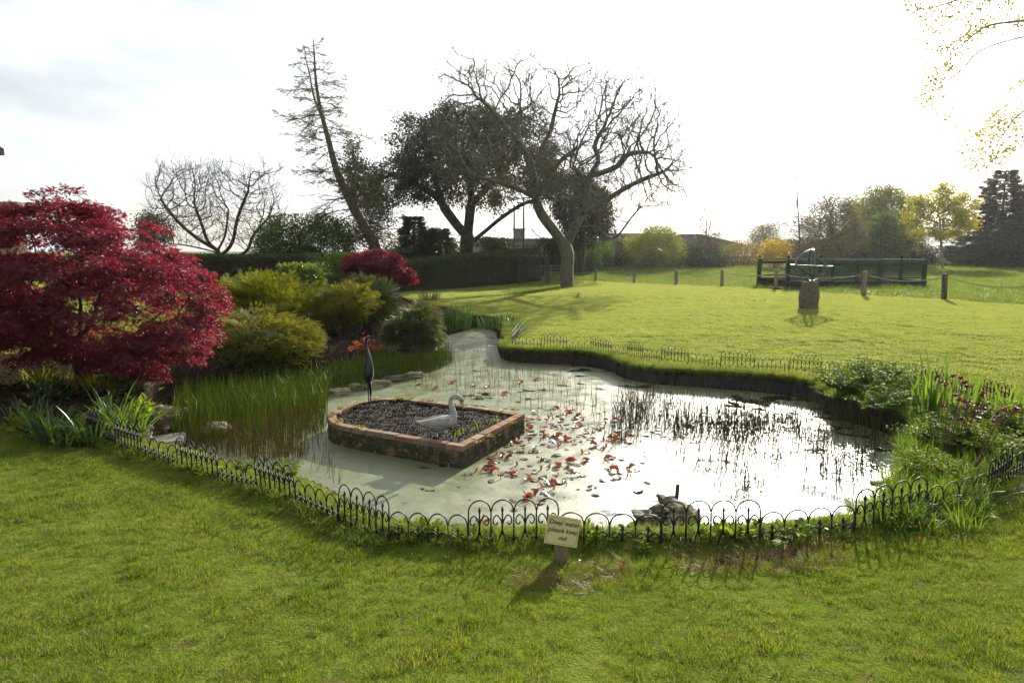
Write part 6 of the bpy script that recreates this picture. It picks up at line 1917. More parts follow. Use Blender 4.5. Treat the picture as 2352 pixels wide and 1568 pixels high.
def low_plant(label, px, py, w, h, n, size, mat, tpl='oval', name='low_plant'):
    b = on_ground(px, py)
    P = np.column_stack([rng.normal(0, w * .5, n), rng.normal(0, w * .4, n), np.abs(rng.normal(0, 1, n)) * h * .5])
    P[:, 2] *= np.exp(-(P[:, 0] ** 2 + P[:, 1] ** 2) / (w * w))
    A = P / np.array([w, w, h]) + np.array([0, 0, .5]) + rng.normal(0, .6, (n, 3))
    v, f, r_ = leaves(P + np.array([0, 0, .01]), A, size * rng.uniform(.6, 1.3, n), tpl)
    t = thing(name, label, 'plant', b)
    o = obj_me('foliage', mesh_np('foliage', v, f, MT[mat], False, r_), t); o['kind'] = 'stuff'
    return t
low_plant('red-and-green low plant on the soil behind the heron', 842, 806, .3, .2, 260, .06, 'red_shrub')
low_plant('grey-green succulent mat behind the reeds', 905, 800, .3, .12, 320, .06, 'sedum')
low_plant('grey-green rosette plant below the grey-green shrub', 900, 770, .25, .12, 200, .06, 'sedum')
low_plant('broad-leaved green plant under the big red maple', 275, 900, .28, .3, 240, .11, 'pieris')
low_plant('yellowish low shrublet at the far left bed edge', 62, 985, .2, .25, 260, .06, 'bush_yellow')
low_plant('small pale rosette on the shaded soil', 245, 935, .1, .12, 50, .08, 'pieris')
low_plant('small leafy plant beside the flat stone', 330, 960, .14, .2, 90, .09, 'weed')
low_plant('low dark leafy plant beside the maple trunk', 120, 915, .25, .2, 220, .08, 'bush_dark')
clods(BED, 5000, lambda q: np.where(poly_sd(q, POND) < -.05, H(q), -2.0) + .005, .015, .055, None, 'soil_clods', None, .15)
tag(bpy.data.objects['soil_clods'], 'dark crumbly soil clods on the planted bed', None, None, 'stuff')

# ------------------------------------------------------------------ right bank plants
def fern(label, base, n_fronds, L, mat='fern', zoff=0.0):
    base = np.array(base, float); P = []; A = []; S = []
    t = thing('leafy_plant', label, 'plant', base)
    A0, B0 = [], []
    for k in range(n_fronds):
        az = rng.uniform(0, 2 * math.pi); le = rng.uniform(.3, 1.0); l = L * rng.uniform(.6, 1.1)
        prev = base.copy()
        for s in range(1, 11):
            f = s / 10
            q = base + np.array([math.cos(az) * l * le * f, math.sin(az) * l * le * f, l * (f * .95 - .55 * le * f * f)])
            A0.append(prev); B0.append(q); prev = q
            if f > .25:
                for sd in (-1, 1):
                    side = np.array([-math.sin(az) * sd, math.cos(az) * sd, rng.normal(.05, .2)])
                    for w in (0.25, .6, 1.0):
                        P.append(q + side * (1.15 - f) * l * .26 * w); A.append(side + np.array([math.cos(az), math.sin(az), 0]) * rng.uniform(.2, 1)); S.append(.055 * l / .5 * (1.3 - .6 * f))
    v, f = prisms(np.array(A0), np.array(B0), np.full(len(A0), .003), np.full(len(A0), .002)); obj_np('stalks', v, f, MT['stalk'], t, False, None, 'stuff')
    v, f, r_ = leaves(np.array(P), np.array(A), np.array(S) * rng.uniform(.7, 1.3, len(P)), 'oval'); obj_np('fronds', v, f, MT[mat], t, False, r_, 'stuff')
    return t
def pb(px, py): return on_ground(px, py)
fern('ferny green plant overhanging the water left of the tall iris', pb(1945, 912), 46, .62)
fern('dark ferny plant between the far edging and the tall iris', pb(2010, 900), 46, .66)
fern('ferny plant at the foot of the tall iris', pb(2065, 925), 36, .55)
fern('leafy green plant below the dark-red columbine flowers', pb(2215, 1010), 50, .5)
fern('bright leafy plant right of the columbine stems', pb(2290, 985), 46, .5, 'weed')
fern('bright yellow-green leafy plant behind the right end of the near edging', pb(2180, 1120), 44, .36, 'weed')
fern('yellow-green leafy plant at the right water edge', pb(2120, 1090), 36, .34, 'weed')
fern('dense green leafy plant at the foot of the dark-red columbines', pb(2165, 1040), 54, .46)
fern('yellow-green leafy plant between the iris and the right edge', pb(2260, 1050), 50, .48, 'weed')
fern('leafy plant hanging over the water below the ferny plants', pb(2025, 955), 40, .5)
fern('bright leafy plant against the far edging by the right edge', pb(2350, 1010), 46, .5, 'weed')
def iris_plant(label, px, py, n, h, spread, width):
    b = pb(px, py)
    t = thing('iris_plant', label, 'iris', b)
    for k in range(n):
        v, f, r_ = blades((rng.normal(0, spread), rng.normal(0, spread), -.02), 1, h * rng.uniform(.75, 1.15), .001, width * rng.uniform(.8, 1.2), None, .16, .12, 6)
        obj_me('leaf', mesh_np('leaf', v, f, MT['iris'], False, r_), t)
    return t
iris_plant('tall sword-leaved iris rising highest on the right bank', 2130, 962, 34, .86, .08, .046)
iris_plant('sword-leaved iris between the columbine stems', 2225, 985, 24, .66, .09, .038)
iris_plant('sword-leaved iris at the right edge beside the far edging', 2320, 990, 18, .6, .09, .034)
iris_plant('short sword-leaved iris standing in the right water edge', 2105, 1075, 16, .42, .06, .03)
# columbines
def columbine(label, px, py, heads):
    b = pb(px, py)
    t = thing('columbine', label, 'flower', b)
    for (hx_, hy_) in heads:
        q = at_y(hx_, hy_, b[1] + rng.normal(0, .08)) - b
        m = MB(); m.tube(smooth_open([(rng.normal(0, .02), rng.normal(0, .02), 0), q * np.array([.45, .45, .55]) + rng.normal(0, .01, 3), q], 5), np.linspace(.005, .002, 11), 5); m.build('stem', MT['stalk'], t, True)
        n = 11
        P = np.tile(q, (n, 1)); az = np.arange(n) * 2.4
        A = np.column_stack([np.cos(az), np.sin(az), np.where(np.arange(n) % 2, -.9, .1)])
        v, f, r_ = leaves(P, A, rng.uniform(.026, .042, n), 'round')
        obj_me('flower_head', mesh_np('flower_head', v, f, MT['columbine'], False, r_), t)
columbine('dark-red columbine with the tallest flower stems beside the tall iris', 2172, 1060, [(2158, 862), (2162, 875), (2172, 882), (2188, 862), (2206, 866), (2215, 876), (2222, 884), (2170, 930)])
columbine('dark-red columbine with a dense head of flowers in the middle', 2205, 1050, [(2195, 905), (2202, 915), (2215, 918), (2225, 920), (2232, 930), (2218, 935), (2245, 925), (2255, 905), (2262, 898), (2242, 942), (2262, 935), (2208, 960), (2246, 958)])
columbine('leaning dark-red columbine towards the right edge', 2230, 1110, [(2290, 945), (2305, 938), (2315, 942), (2330, 940), (2298, 955), (2285, 965), (2336, 935)])
# leafy weeds at the near bank
fern('bright green leafy weed inside the near edging left of the planter', pb(655, 1108), 40, .26, 'weed')
fern('bright green leafy weed behind the left near edging', pb(560, 1085), 24, .18, 'weed')
b = on_ground(1812, 1262)
t = thing('leafy_sprig', 'broad-leaved green plant growing through the near edging right of the sign', 'plant', b)
for k in range(7):
    a = rng.uniform(0, 6.28); L = rng.uniform(.05, .09)
    tip = np.array([math.cos(a) * L, math.sin(a) * L, rng.uniform(.05, .17)])
    m = MB(); m.tube(smooth_open([(0, 0, -.01), tip * np.array([.4, .4, .6]), tip], 3), .002, 5); m.build('stem', MT['lily_stem'], t)
    for j in range(3):
        v, f, r_ = leaves(np.array([tip]), np.array([[math.cos(a + (j - 1) * 1.0), math.sin(a + (j - 1) * 1.0), rng.uniform(-.3, .4)]]), np.array([rng.uniform(.05, .075)]), 'round', spin=.3)
        obj_me('leaf', mesh_np('leaf', v, f, MT['weed'], False, r_), t)
low_plant('small flat-leaved weed on the near bank', 1660, 1230, .12, .08, 40, .05, 'weed', 'round')

# ------------------------------------------------------------------ reeds
def in_poly_px(px_poly, z, n, margin=0.0):
    poly = np.array([at_z(a, b, z)[:2] for a, b in px_poly])
    lo, hi = poly.min(0), poly.max(0); out = []
    while sum(len(o) for o in out) < n:
        q = lo + (hi - lo) * rng.random((n * 3, 2)); out.append(q[poly_sd(q, poly) > margin])
    return np.concatenate(out)[:n]
def reed_mesh(Q, hgt, lean, r_=.0032, bend=.0, z=WATER_Z):
    n = len(Q)
    a = np.column_stack([Q, np.full(n, z - .03)])
    d = np.column_stack([rng.normal(0, lean, n), rng.normal(0, lean, n), np.ones(n)])
    b = a + d * (hgt * .6)[:, None]
    d2 = d + np.column_stack([rng.normal(0, bend, n), rng.normal(0, bend, n), np.zeros(n)])
    c = b + unit(d2) * (hgt * .4)[:, None]
    v1, f1 = prisms(a, b, np.full(n, r_), np.full(n, r_ * .9)); v2, f2 = prisms(b, c, np.full(n, r_ * .9), np.full(n, r_ * .35))
    k = rng.random(n)
    return np.concatenate([v1, v2]), np.concatenate([f1, f2 + len(v1)]), np.concatenate([np.repeat(k, 6), np.repeat(k, 6)])
def reeds(name, label, parts, mat):
    v, f, r_ = join(parts)
    o = obj_np(name, v, f, mat, None, False, r_, 'stuff')
    return tag(o, label, None, None, 'stuff')
LEFT = [(395, 1005), (415, 945), (560, 905), (700, 882), (800, 858), (900, 838), (990, 815), (1045, 828), (1010, 850), (960, 860), (850, 880), (760, 900), (745, 950), (600, 970), (450, 985)]
Q = np.concatenate([in_poly_px(LEFT, WATER_Z, 3700), in_poly_px([(400, 1015), (415, 950), (560, 925), (740, 900), (760, 960), (730, 1010), (600, 1020), (480, 1030)], WATER_Z, 700)])
reeds('reeds', 'dense green horsetail reeds along the left side of the pond', [reed_mesh(Q, rng.uniform(.4, 1.15, len(Q)) * np.interp(Q[:, 0] / Q[:, 1], [-.5, -.4, -.3, -.2, -.1], [.52, .46, .32, .44, .46]), .06, .0038, .08), reed_mesh(in_poly_px(LEFT, WATER_Z, 900), rng.uniform(.2, .5, 900), .16, .0050, .5)], MT['reed'])
FRONT = [(420, 1030), (430, 985), (600, 965), (740, 945), (750, 985), (705, 1000), (695, 1060), (640, 1075), (540, 1055)]
Q = in_poly_px(FRONT, WATER_Z, 1300)
Q2 = in_poly_px([(690, 1070), (700, 1020), (740, 1000), (800, 1100), (780, 1120)], WATER_Z, 50)
reeds('reed_fringe', 'shorter reddish-brown reeds in front of the dense green ones', [reed_mesh(Q, rng.uniform(.14, .36, len(Q)), .09, .0032, .15), reed_mesh(Q2, rng.uniform(.1, .3, len(Q2)), .15, .003, .2)], MT['reed_brown'])
MID = [(1000, 850), (1060, 820), (1170, 840), (1330, 880), (1380, 930), (1380, 1000), (1210, 945), (1010, 905), (880, 900)]
Q = in_poly_px(MID, WATER_Z, 330)
reeds('thin_reeds', 'scattered thin reeds in the duckweed behind the planter', [reed_mesh(Q, rng.uniform(.1, .38, len(Q)), .06, .003, .1)], MT['reed_brown'])
# clumped reeds in the glare on the right
cl = []
kp = []
CENT = [(1475, 935, 60), (1500, 960, 70), (1460, 985, 40), (1545, 975, 80), (1575, 1000, 50), (1620, 985, 80), (1600, 960, 40), (1690, 985, 90), (1720, 960, 50), (1660, 1000, 50), (1765, 985, 70), (1800, 965, 60), (1830, 990, 40), (1740, 1010, 40), (1855, 1010, 30), (1700, 1040, 30), (1780, 1050, 24), (1900, 1040, 24), (1960, 1060, 24), (1930, 1100, 20), (1880, 1080, 24), (2000, 1030, 26), (1640, 1080, 22), (1590, 1060, 20), (1720, 1110, 18), (1700, 1140, 14), (1990, 1085, 14), (1420, 1010, 26), (1440, 960, 30), (1560, 930, 24), (1850, 950, 26), (1910, 985, 26), (1960, 1000, 30), (2040, 1015, 24), (1670, 945, 26), (1760, 930, 24), (1500, 915, 24)]
for a, b, n in CENT:
    c = at_z(a, b, WATER_Z)[:2]
    s = .055 + n * .0016
    n = int(n * 1.0) + 4; s *= 1.2
    Qk = c + rng.normal(0, s, (n, 2)) * np.array([1.1, .8])
    cl.append(reed_mesh(Qk, rng.uniform(.08, .46, n), .09, .0040, .22))
    kn = 16 + n // 2
    Pk = np.column_stack([c + rng.normal(0, s * .9, (kn, 2)), WATER_Z + np.abs(rng.normal(0, .02, kn))])
    kp.append(leaves(Pk, np.column_stack([rng.normal(0, 1, (kn, 2)), rng.uniform(-.2, .9, kn)]), rng.uniform(.025, .06, kn), 'slim'))
Q = in_poly_px([(1400, 900), (1700, 905), (1900, 950), (2080, 1020), (2040, 1120), (1850, 1170), (1660, 1150), (1560, 1060), (1400, 1050)], WATER_Z, 420)
cl.append(reed_mesh(Q, rng.uniform(.06, .34, len(Q)), .14, .0032, .3))
Q = in_poly_px([(1885, 947), (1990, 975), (2090, 1020), (2080, 1040), (1980, 1000), (1890, 965)], WATER_Z, 90)
cl.append(reed_mesh(Q, rng.uniform(.2, .5, len(Q)), .05, .0034, .1))
reeds('dark_reeds', 'dark broken reed clumps standing in the glaring water', cl, MT['reed_dead'])
v, f, r_ = join(kp)
tag(obj_np('reed_debris', v, f, MT['knot'], None, False, r_, 'stuff'), 'dark sodden leaf tangles at the feet of the reed clumps', None, None, 'stuff')
# fallen bent stems lying on the water
A0, B0 = [], []
for _ in range(150):
    c = in_poly_px([(1400, 930), (1700, 920), (1900, 960), (2060, 1020), (2000, 1130), (1800, 1170), (1640, 1130), (1480, 1060)], WATER_Z, 1)[0]
    a = rng.uniform(0, math.pi); L = rng.uniform(.06, .22)
    p = np.array([c[0], c[1], WATER_Z + .004]); A0.append(p); B0.append(p + np.array([math.cos(a) * L, math.sin(a) * L, rng.uniform(-.004, .05)]))
v, f = prisms(np.array(A0), np.array(B0), np.full(len(A0), .0035), np.full(len(A0), .002))
tag(obj_np('fallen_stems', v, f, MT['reed_dead'], None, False, np.full(len(v), .5), 'stuff'), 'fallen dead stems lying on the glaring water', None, None, 'stuff')

# ------------------------------------------------------------------ water lilies
def lily_leaf(curl, seed, mat, lobes=True):
    r_ = np.random.default_rng(seed)
    n, k = 9, 5
    V = []; F = []
    for i in range(n):
        u = i / (n - 1)                              # along
        w = math.sin(math.pi * min(1, u * .93 + .06)) ** .7 * .44
        for j in range(k):
            s = (j / (k - 1) - .5) * 2
            x = s * w; z = curl * (abs(s) ** 1.6) * w * 1.7 + .06 * math.sin(u * 5 + seed)
            yy = u - .5 - (.16 * (1 - abs(s)) if i == 0 else 0)
            V.append((x * (1 - .35 * max(curl, 0) * abs(s)), yy, z + .02 * r_.normal()))
    for i in range(n - 1):
        for j in range(k - 1):
            F.append((i * k + j, i * k + j + 1, (i + 1) * k + j + 1, (i + 1) * k + j))
    return mesh_np('leaf', np.array(V), np.array(F), mat, True, r_.random(len(V)) * .3 + r_.random() * .7)
LU = [lily_leaf(c, 3 + k, MT['lily']) for k, c in enumerate((.25, .42, .6, .35, .2, .5, .1))]
LFm = [lily_leaf(c, 40 + k, MT['lily_flat']) for k, c in enumerate((.03, .08, .0, .12))]
lily_groups = [('water_lily', 'red water lily leaves clustered beside the brick planter point', (1160, 1000), [(1205, 968), (1235, 950), (1270, 938), (1300, 946), (1245, 985), (1215, 985), (1190, 1010), (1175, 1025), (1150, 1050), (1165, 1048), (1112, 1082), (1140, 1082), (1125, 1068), (1195, 1035), (1222, 1012), (1180, 985), (1230, 1030)]),
               ('water_lily', 'red water lily leaves scattered farthest out in the open duckweed', (1330, 960), [(1310, 985), (1330, 978), (1350, 1000), (1300, 1010), (1270, 1005), (1285, 1018), (1260, 1000), (1390, 965), (1405, 1010), (1415, 1005), (1345, 960), (1320, 955), (1385, 985), (1255, 965), (1290, 970), (1440, 1005), (1360, 1025)]),
               ('water_lily', 'red water lily leaves nearest the pipe and near edging', (1300, 1080), [(1280, 1070), (1300, 1072), (1310, 1062), (1395, 1056), (1410, 1052), (1455, 1076), (1440, 1072), (1355, 1122), (1225, 1134), (1215, 1140), (1340, 1060), (1250, 1055), (1400, 1080), (1330, 1090), (1260, 1110), (1108, 1200), (1180, 1090), (1210, 1100), (1295, 1105)])]
for nm, lb, cpx, pts in lily_groups:
    c0 = at_z(*cpx, WATER_Z)
    t = thing(nm, lb, 'water lily', c0, 0, 'water lilies beside the planter')
    tips = []
    for a, b in pts:
        for rep in range(2 if rng.random() < .45 else 1):
            p = at_z(a + rng.normal(0, 4) + rep * 9, b + rng.normal(0, 2), WATER_Z)
            s = rng.uniform(.06, .105)
            obj_me('leaf', LU[rng.integers(len(LU))], t, (p[0] - c0[0], p[1] - c0[1], .012 + .012 * rng.random()), (rng.normal(0, .3), rng.normal(0, .3), rng.uniform(0, 6.28)), (s * rng.uniform(.7, 1.1), s * 1.1, s * rng.uniform(.6, 1.1)))
    for _ in range(60):
        a, b = pts[rng.integers(len(pts))]
        p = at_z(a + rng.normal(0, 34), b + rng.normal(0, 18), WATER_Z); s = rng.uniform(.045, .12)
        obj_me('leaf', LFm[rng.integers(len(LFm))], t, (p[0] - c0[0], p[1] - c0[1], .004), (rng.normal(0, .04), rng.normal(0, .04), rng.uniform(0, 6.28)), (s, s, s))
    for _ in range(26):
        a, b = pts[rng.integers(len(pts))]
        p = at_z(a + rng.normal(0, 22), b + rng.normal(0, 12), WATER_Z); s = rng.uniform(.03, .06)
        obj_me('leaf', LU[rng.integers(3)], t, (p[0] - c0[0], p[1] - c0[1], .02), (rng.normal(1.2, .3), rng.normal(0, .3), rng.uniform(0, 6.28)), (s * .6, s * 1.3, s * .7))
for a, b in ((880, 892), (960, 880), (1010, 895), (1040, 900), (990, 872), (1075, 890)):
    p = at_z(a, b, WATER_Z)
tl = thing('water_lily', 'few orange water lily leaves floating behind the planter', 'water lily', at_z(970, 885, WATER_Z), 0, 'water lilies beside the planter')
for a, b in ((963, 884), (1090, 886), (1040, 880), (1160, 905), (1120, 890), (1235, 872), (1195, 880), (1000, 893)):
    p = at_z(a, b, WATER_Z) - np.array(tl.location); s = rng.uniform(.08, .13)
    obj_me('leaf', LU[rng.integers(len(LU))], tl, (p[0], p[1], .012), (rng.normal(0, .15), rng.normal(0, .15), rng.uniform(0, 6.28)), (s, s, s))

# ------------------------------------------------------------------ grass
def grass_proto(name, n, ext, h, w, lean, mat, square=False, segs=2):
    v, f, r_ = blades((0, 0, -.006), n, h, ext, w, None, lean, .5, segs)
    if square:
        v = v.reshape(n, -1, 3)
        cur = v[:, 0:1, :2].copy()
        new = rng.uniform(-ext, ext, (n, 1, 2))
        v[:, :, :2] += new - cur
        v = v.reshape(-1, 3)
    return bpy.data.objects.new(name, mesh_np(name, v, f, mat, False, r_))
def grass_field(name, label, P, scl, protos, tilt=.12):
    col = bpy.data.collections.new(name + '_source')
    for o in protos: col.objects.link(o)
    n = len(P)
    me = bpy.data.meshes.new(name)
    me.vertices.add(n); me.vertices.foreach_set('co', np.asarray(P, np.float32).ravel())
    a = me.attributes.new('rot', 'FLOAT_VECTOR', 'POINT'); a.data.foreach_set('vector', np.column_stack([rng.normal(0, tilt, n), rng.normal(0, tilt, n), rng.uniform(0, 6.283, n)]).astype(np.float32).ravel())
    a = me.attributes.new('scl', 'FLOAT', 'POINT'); a.data.foreach_set('value', np.asarray(scl, np.float32))
    a = me.attributes.new('pick', 'INT', 'POINT'); a.data.foreach_set('value', rng.integers(0, len(protos), n).astype(np.int32))
    me.update()
    o = obj_me(name, me)
    tag(o, label, None, None, 'stuff')
    g = bpy.data.node_groups.new(name, 'GeometryNodeTree')
    g.interface.new_socket('Geometry', in_out='INPUT', socket_type='NodeSocketGeometry'); g.interface.new_socket('Geometry', in_out='OUTPUT', socket_type='NodeSocketGeometry')
    gi = g.nodes.new('NodeGroupInput'); go = g.nodes.new('NodeGroupOutput')
    ci = g.nodes.new('GeometryNodeCollectionInfo'); ci.inputs['Collection'].default_value = col
    ci.inputs['Separate Children'].default_value = True; ci.inputs['Reset Children'].default_value = True
    ip = g.nodes.new('GeometryNodeInstanceOnPoints'); ip.inputs['Pick Instance'].default_value = True
    def na(nm, ty):
        x = g.nodes.new('GeometryNodeInputNamedAttribute'); x.data_type = ty; x.inputs['Name'].default_value = nm
        return x.outputs['Attribute']
    L = g.links.new
    L(gi.outputs[0], ip.inputs['Points']); L(ci.outputs[0], ip.inputs['Instance'])
    L(na('pick', 'INT'), ip.inputs['Instance Index'])
    er = g.nodes.new('FunctionNodeEulerToRotation'); L(na('rot', 'FLOAT_VECTOR'), er.inputs[0]); L(er.outputs[0], ip.inputs['Rotation'])
    L(na('scl', 'FLOAT'), ip.inputs['Scale']); L(ip.outputs[0], go.inputs[0])
    md = o.modifiers.new('grass', 'NODES'); md.node_group = g
    return o
def in_view(P, mar=1.4):
    d = np.column_stack([P, H(P) if P.shape[1] == 2 else P[:, 2]])[:, :3] - CAM
    z = d @ _F
    return (z > .5) & (np.abs(d[:, 0] / np.maximum(z, .01)) < .75 * mar) & (np.abs((d @ np.array([0, math.sin(PITCH), math.cos(PITCH)])) / np.maximum(z, .01)) < .5 * (mar + .15))
def area_points(x0, x1, y0, y1, dens, fn):
    n = int((x1 - x0) * (y1 - y0) * dens)
    if dens < 30:                                   # sods: jittered grid, no gaps
        st = 1 / math.sqrt(dens); ax_, ay_ = np.meshgrid(np.arange(x0, x1, st), np.arange(y0, y1, st))
        q = np.column_stack([ax_.ravel(), ay_.ravel()]) + rng.uniform(-.22, .22, (ax_.size, 2)) * st
    else:
        q = np.column_stack([rng.uniform(x0, x1, n), rng.uniform(y0, y1, n)])
    q = q[in_view(q)]
    q = q[fn(q)]
    return np.column_stack([q, H(q)])
def lawnmask(q):
    return (poly_sd(q, POND) < -.04) & ((poly_sd(q, BED) < .03))
LAWN_FAR = np.array([on_ground(a, b)[:2] for a, b in [(1150, 640), (1368, 646), (1456, 650), (1553, 655), (1658, 658), (1781, 665), (1983, 679), (2168, 689), (2420, 705)]])
def beyond(q):
    """behind the rope line: rough meadow"""
    yl = np.interp(q[:, 0], LAWN_FAR[:, 0], LAWN_FAR[:, 1], left=90, right=LAWN_FAR[-1, 1])
    return q[:, 1] > yl + .25
bare = np.array([on_ground(a, b)[:2] for a, b in [(1640, 1290), (1760, 1280), (1850, 1268)]])
bare2 = np.array([on_ground(a, b)[:2] for a, b in [(1190, 1335), (1330, 1345), (1400, 1310)]])
def notbare(q):
    k = vnoise(q, 6, 8) * .12
    return (line_d(q, bare) + k > .13) & (line_d(q, bare2) + k > .09)
# near lawn
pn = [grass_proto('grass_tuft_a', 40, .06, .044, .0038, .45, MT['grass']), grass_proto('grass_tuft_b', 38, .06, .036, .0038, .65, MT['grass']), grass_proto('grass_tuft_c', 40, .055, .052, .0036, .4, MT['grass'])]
P = area_points(-9, 9, 1.8, 10.5, 760, lambda q: lawnmask(q) & notbare(q))
d = np.hypot(P[:, 0], P[:, 1])
worn = vnoise(P[:, :2], 1.3, 14) * .6 + vnoise(P[:, :2], 4.5, 15) * .4
P = P[(worn > .36) | (rng.random(len(P)) < .45)]
sc = .36 + 1.0 * vnoise(P[:, :2], 2.6, 11) * vnoise(P[:, :2], 8, 12) + rng.uniform(-.1, .12, len(P))
grass_field('lawn_grass', 'short mown grass of the near lawn', P, sc, pn, .3)
# a few fallen leaves on the near lawn
FL = [(790, 1182), (905, 1195), (1060, 1172), (1075, 1158), (700, 1180), (2105, 1248), (1890, 1222), (380, 1345), (1165, 1305), (1420, 1305), (60, 1390), (1330, 1300), (640, 1500), (1700, 1420), (2000, 1380)]
P_ = np.array([on_ground(a, b) for a, b in FL]) + np.array([0, 0, .035])
v, f, r_ = leaves(P_, np.column_stack([rng.normal(0, 1, (len(P_), 2)), rng.normal(.1, .2, len(P_))]), rng.uniform(.03, .05, len(P_)), 'oval', spin=.5)
tag(obj_np('fallen_leaves', v, f, MT['red_shrub'], None, False, r_, 'stuff'), 'few small reddish leaves fallen on the near lawn', None, None, 'stuff')
# taller tufts scattered in the near lawn
P = area_points(-6.5, 6.5, 2.0, 7.5, 26, lambda q: lawnmask(q) & notbare(q) & (vnoise(q, 1.7, 21) > .52))
pt = [grass_proto('grass_tuft_d', 34, .04, .085, .005, .55, MT['grass_rough']), grass_proto('grass_tuft_e', 30, .05, .07, .005, .7, MT['grass_rough'])]
grass_field('grass_tufts', 'darker coarse tufts in the near lawn', P, rng.uniform(.5, .9, len(P)), pt)
# mid and far lawn: square sods
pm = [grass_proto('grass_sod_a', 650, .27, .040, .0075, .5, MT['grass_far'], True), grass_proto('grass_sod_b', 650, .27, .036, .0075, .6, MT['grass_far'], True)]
P = area_points(-16, 22, 7.5, 22, 9, lambda q: lawnmask(q) & (np.hypot(q[:, 0], q[:, 1]) > 9.2) & (poly_sd(q, POND) < -.3) & (poly_sd(q, BED) < -.25) & ~beyond(q))
grass_field('far_lawn_grass', 'short sunlit grass of the far lawn', P, rng.uniform(.9, 1.1, len(P)), pm, .02)
P2 = area_points(-9, 10, 6.0, 15, 260, lambda q: lawnmask(q) & (((poly_sd(q, POND) > -.55)) | ((poly_sd(q, BED) > -.5))) & (np.hypot(q[:, 0], q[:, 1]) > 8.5))
pq = [grass_proto('grass_tuft_f', 26, .06, .05, .006, .5, MT['grass_far'])]
grass_field('bank_top_grass', 'sunlit grass along the far pond edge', P2, rng.uniform(.6, 1.2, len(P2)), pq)
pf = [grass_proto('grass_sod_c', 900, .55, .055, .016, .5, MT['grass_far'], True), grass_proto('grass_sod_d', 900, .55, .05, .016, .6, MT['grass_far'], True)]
P = area_points(-26, 34, 21.5, 48, 2.4, lambda q: ~beyond(q) & (poly_sd(q, BED) < -.5))
grass_field('distant_lawn_grass', 'sunlit grass of the most distant lawn', P, rng.uniform(.9, 1.1, len(P)), pf, .02)
# rough meadow beyond the ropes, ring round the walnut
pr_m = [grass_proto('meadow_tuft_a', 90, .30, .20, .013, .5, MT['grass_rough'], True), grass_proto('meadow_tuft_b', 90, .30, .15, .013, .7, MT['grass_rough'], True)]
P = area_points(-4, 42, 19, 62, 3.2, beyond)
grass_field('meadow_grass', 'rough tussocky meadow grass beyond the rope posts', P, .55 + 1.1 * vnoise(P[:, :2], .7, 31) * rng.uniform(.6, 1.2, len(P)), pr_m, .1)
wq = on_ground(1230, 662)[:2]; wc = on_ground(1305, 660)[:2]
ringp = np.array([on_ground(a, b)[:2] for a, b in [(1152, 670), (1200, 662), (1300, 657), (1370, 652), (1376, 656), (1300, 664), (1240, 672), (1180, 676)]])
P = area_points(-3, 6, 28, 46, 18, lambda q: poly_sd(q, ringp) > 0)
grass_field('tree_ring_grass', 'long flowering grass left uncut round the walnut foot', P, rng.uniform(.5, 1.0, len(P)), pr_m, .1)
# long grass along the near edging, hanging over the banks
pe = [grass_proto('edge_tuft_a', 30, .05, .15, .0055, .55, MT['grass_rough'], segs=4), grass_proto('edge_tuft_b', 26, .05, .12, .0055, .8, MT['grass_rough'], segs=4), grass_proto('edge_tuft_c', 24, .04, .18, .005, .5, MT['grass'], segs=4)]
P = area_points(-6.5, 6.5, 3.6, 9.5, 420, lambda q: (line_d(q, NEAR_LINE) < .05 + .24 * vnoise(q, 1.6, 41)) & (poly_sd(q, POND) < .02) & notbare(q))
grass_field('edge_grass', 'long uncut grass along the near edging', P, rng.uniform(.4, .9, len(P)) * (.4 + .9 * vnoise(P[:, :2], 2.2, 43)), pe)
def weed_proto(name, n, L, mat):
    az = rng.uniform(0, 6.283, n); el = rng.uniform(.1, .9, n)
    P0 = np.column_stack([np.cos(az) * .012, np.sin(az) * .012, rng.uniform(0, .05, n)])
    v, f, r_ = leaves(P0, np.column_stack([np.cos(az), np.sin(az), el]), L * rng.uniform(.5, 1.1, n), 'oval', spin=.3)
    return bpy.data.objects.new(name, mesh_np(name, v, f, mat, False, r_))
P = area_points(-6.5, 6.5, 3.6, 9.5, 60, lambda q: (line_d(q, NEAR_LINE) < .05 + .22 * vnoise(q, 2.1, 51)) & (poly_sd(q, POND) < .0) & (vnoise(q, 3, 52) > .45))
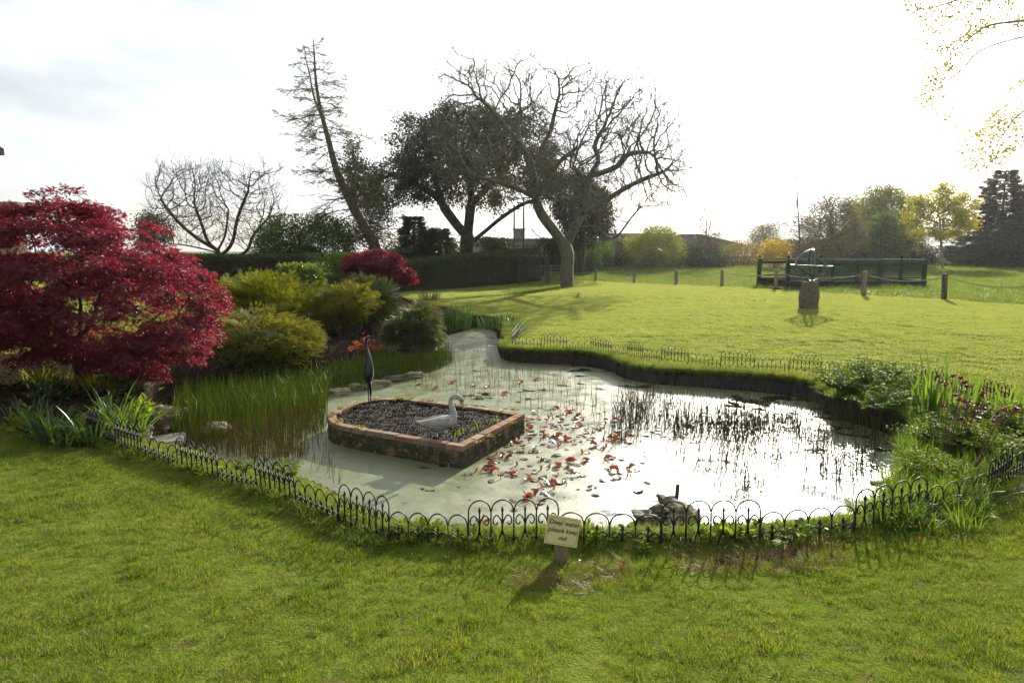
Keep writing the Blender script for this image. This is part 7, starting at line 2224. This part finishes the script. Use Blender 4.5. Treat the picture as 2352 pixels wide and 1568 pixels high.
grass_field('edge_weeds', 'small broad-leaved weeds mixed in the grass along the near edging', P, rng.uniform(.6, 1.3, len(P)), [weed_proto('weed_a', 14, .06, MT['weed']), weed_proto('weed_b', 18, .045, MT['fern'])], .2)
def bankline(q):
    s = poly_sd(q, POND)
    return (s > -.10) & (s < .035)
P = area_points(-4.5, 6.5, 5, 15, 1500, lambda q: bankline(q) & (line_d(q, FAR_LINE) < 1.3) )
P[:, 2] = np.maximum(P[:, 2], -.02) - .03
grass_field('overhang_grass', 'shaggy turf edge overhanging the far bank', P, rng.uniform(.3, .95, len(P)), pe, .6)
P = area_points(1.5, 6.5, 4.5, 9.5, 300, lambda q: (poly_sd(q, POND) < .04) & (poly_sd(q, POND) > -.75) & (q[:, 0] > 2.6))
pz_ = [grass_proto('bank_blade_a', 22, .06, .26, .009, .4, MT['weed'], segs=4), grass_proto('bank_blade_b', 22, .06, .30, .008, .35, MT['iris'], segs=4)]
grass_field('right_bank_grass', 'tall bright grass on the right-hand bank', P, rng.uniform(.35, 1.0, len(P)), pz_ + pe)
# dry brown thatch on the bare patch
P = area_points(0, 4, 3, 6, 420, lambda q: (line_d(q, bare) < .26) | (line_d(q, bare2) < .14))
dry = leafm('dry_thatch', [(0.10, 0.06, 0.03), (0.19, 0.125, 0.06), (0.27, 0.19, 0.10)], .3)
MT['dry'] = dry
pd_ = [grass_proto('thatch_tuft', 26, .05, .07, .004, .9, dry)]
grass_field('dry_thatch', 'dry brown dead grass below the near edging right of the sign', P, rng.uniform(.4, .9, len(P)), pd_, .4)

# ------------------------------------------------------------------ thin morning haze
hm = bpy.data.materials.new('haze_air'); hm.use_nodes = True
ht = hm.node_tree; ht.nodes.clear()
ho = ht.nodes.new('ShaderNodeOutputMaterial'); hv_ = ht.nodes.new('ShaderNodeVolumePrincipled')
hv_.inputs['Color'].default_value = (0.93, 0.95, 0.98, 1)
hv_.inputs['Density'].default_value = 0.00022
hv_.inputs['Anisotropy'].default_value = 0.6
ht.links.new(hv_.outputs[0], ho.inputs['Volume'])
m = MB(); m.box((0, 610, 29), (1840, 1850, 62))
tag(m.build('haze', hm), 'thin bright haze in the air', None, None, 'stuff')
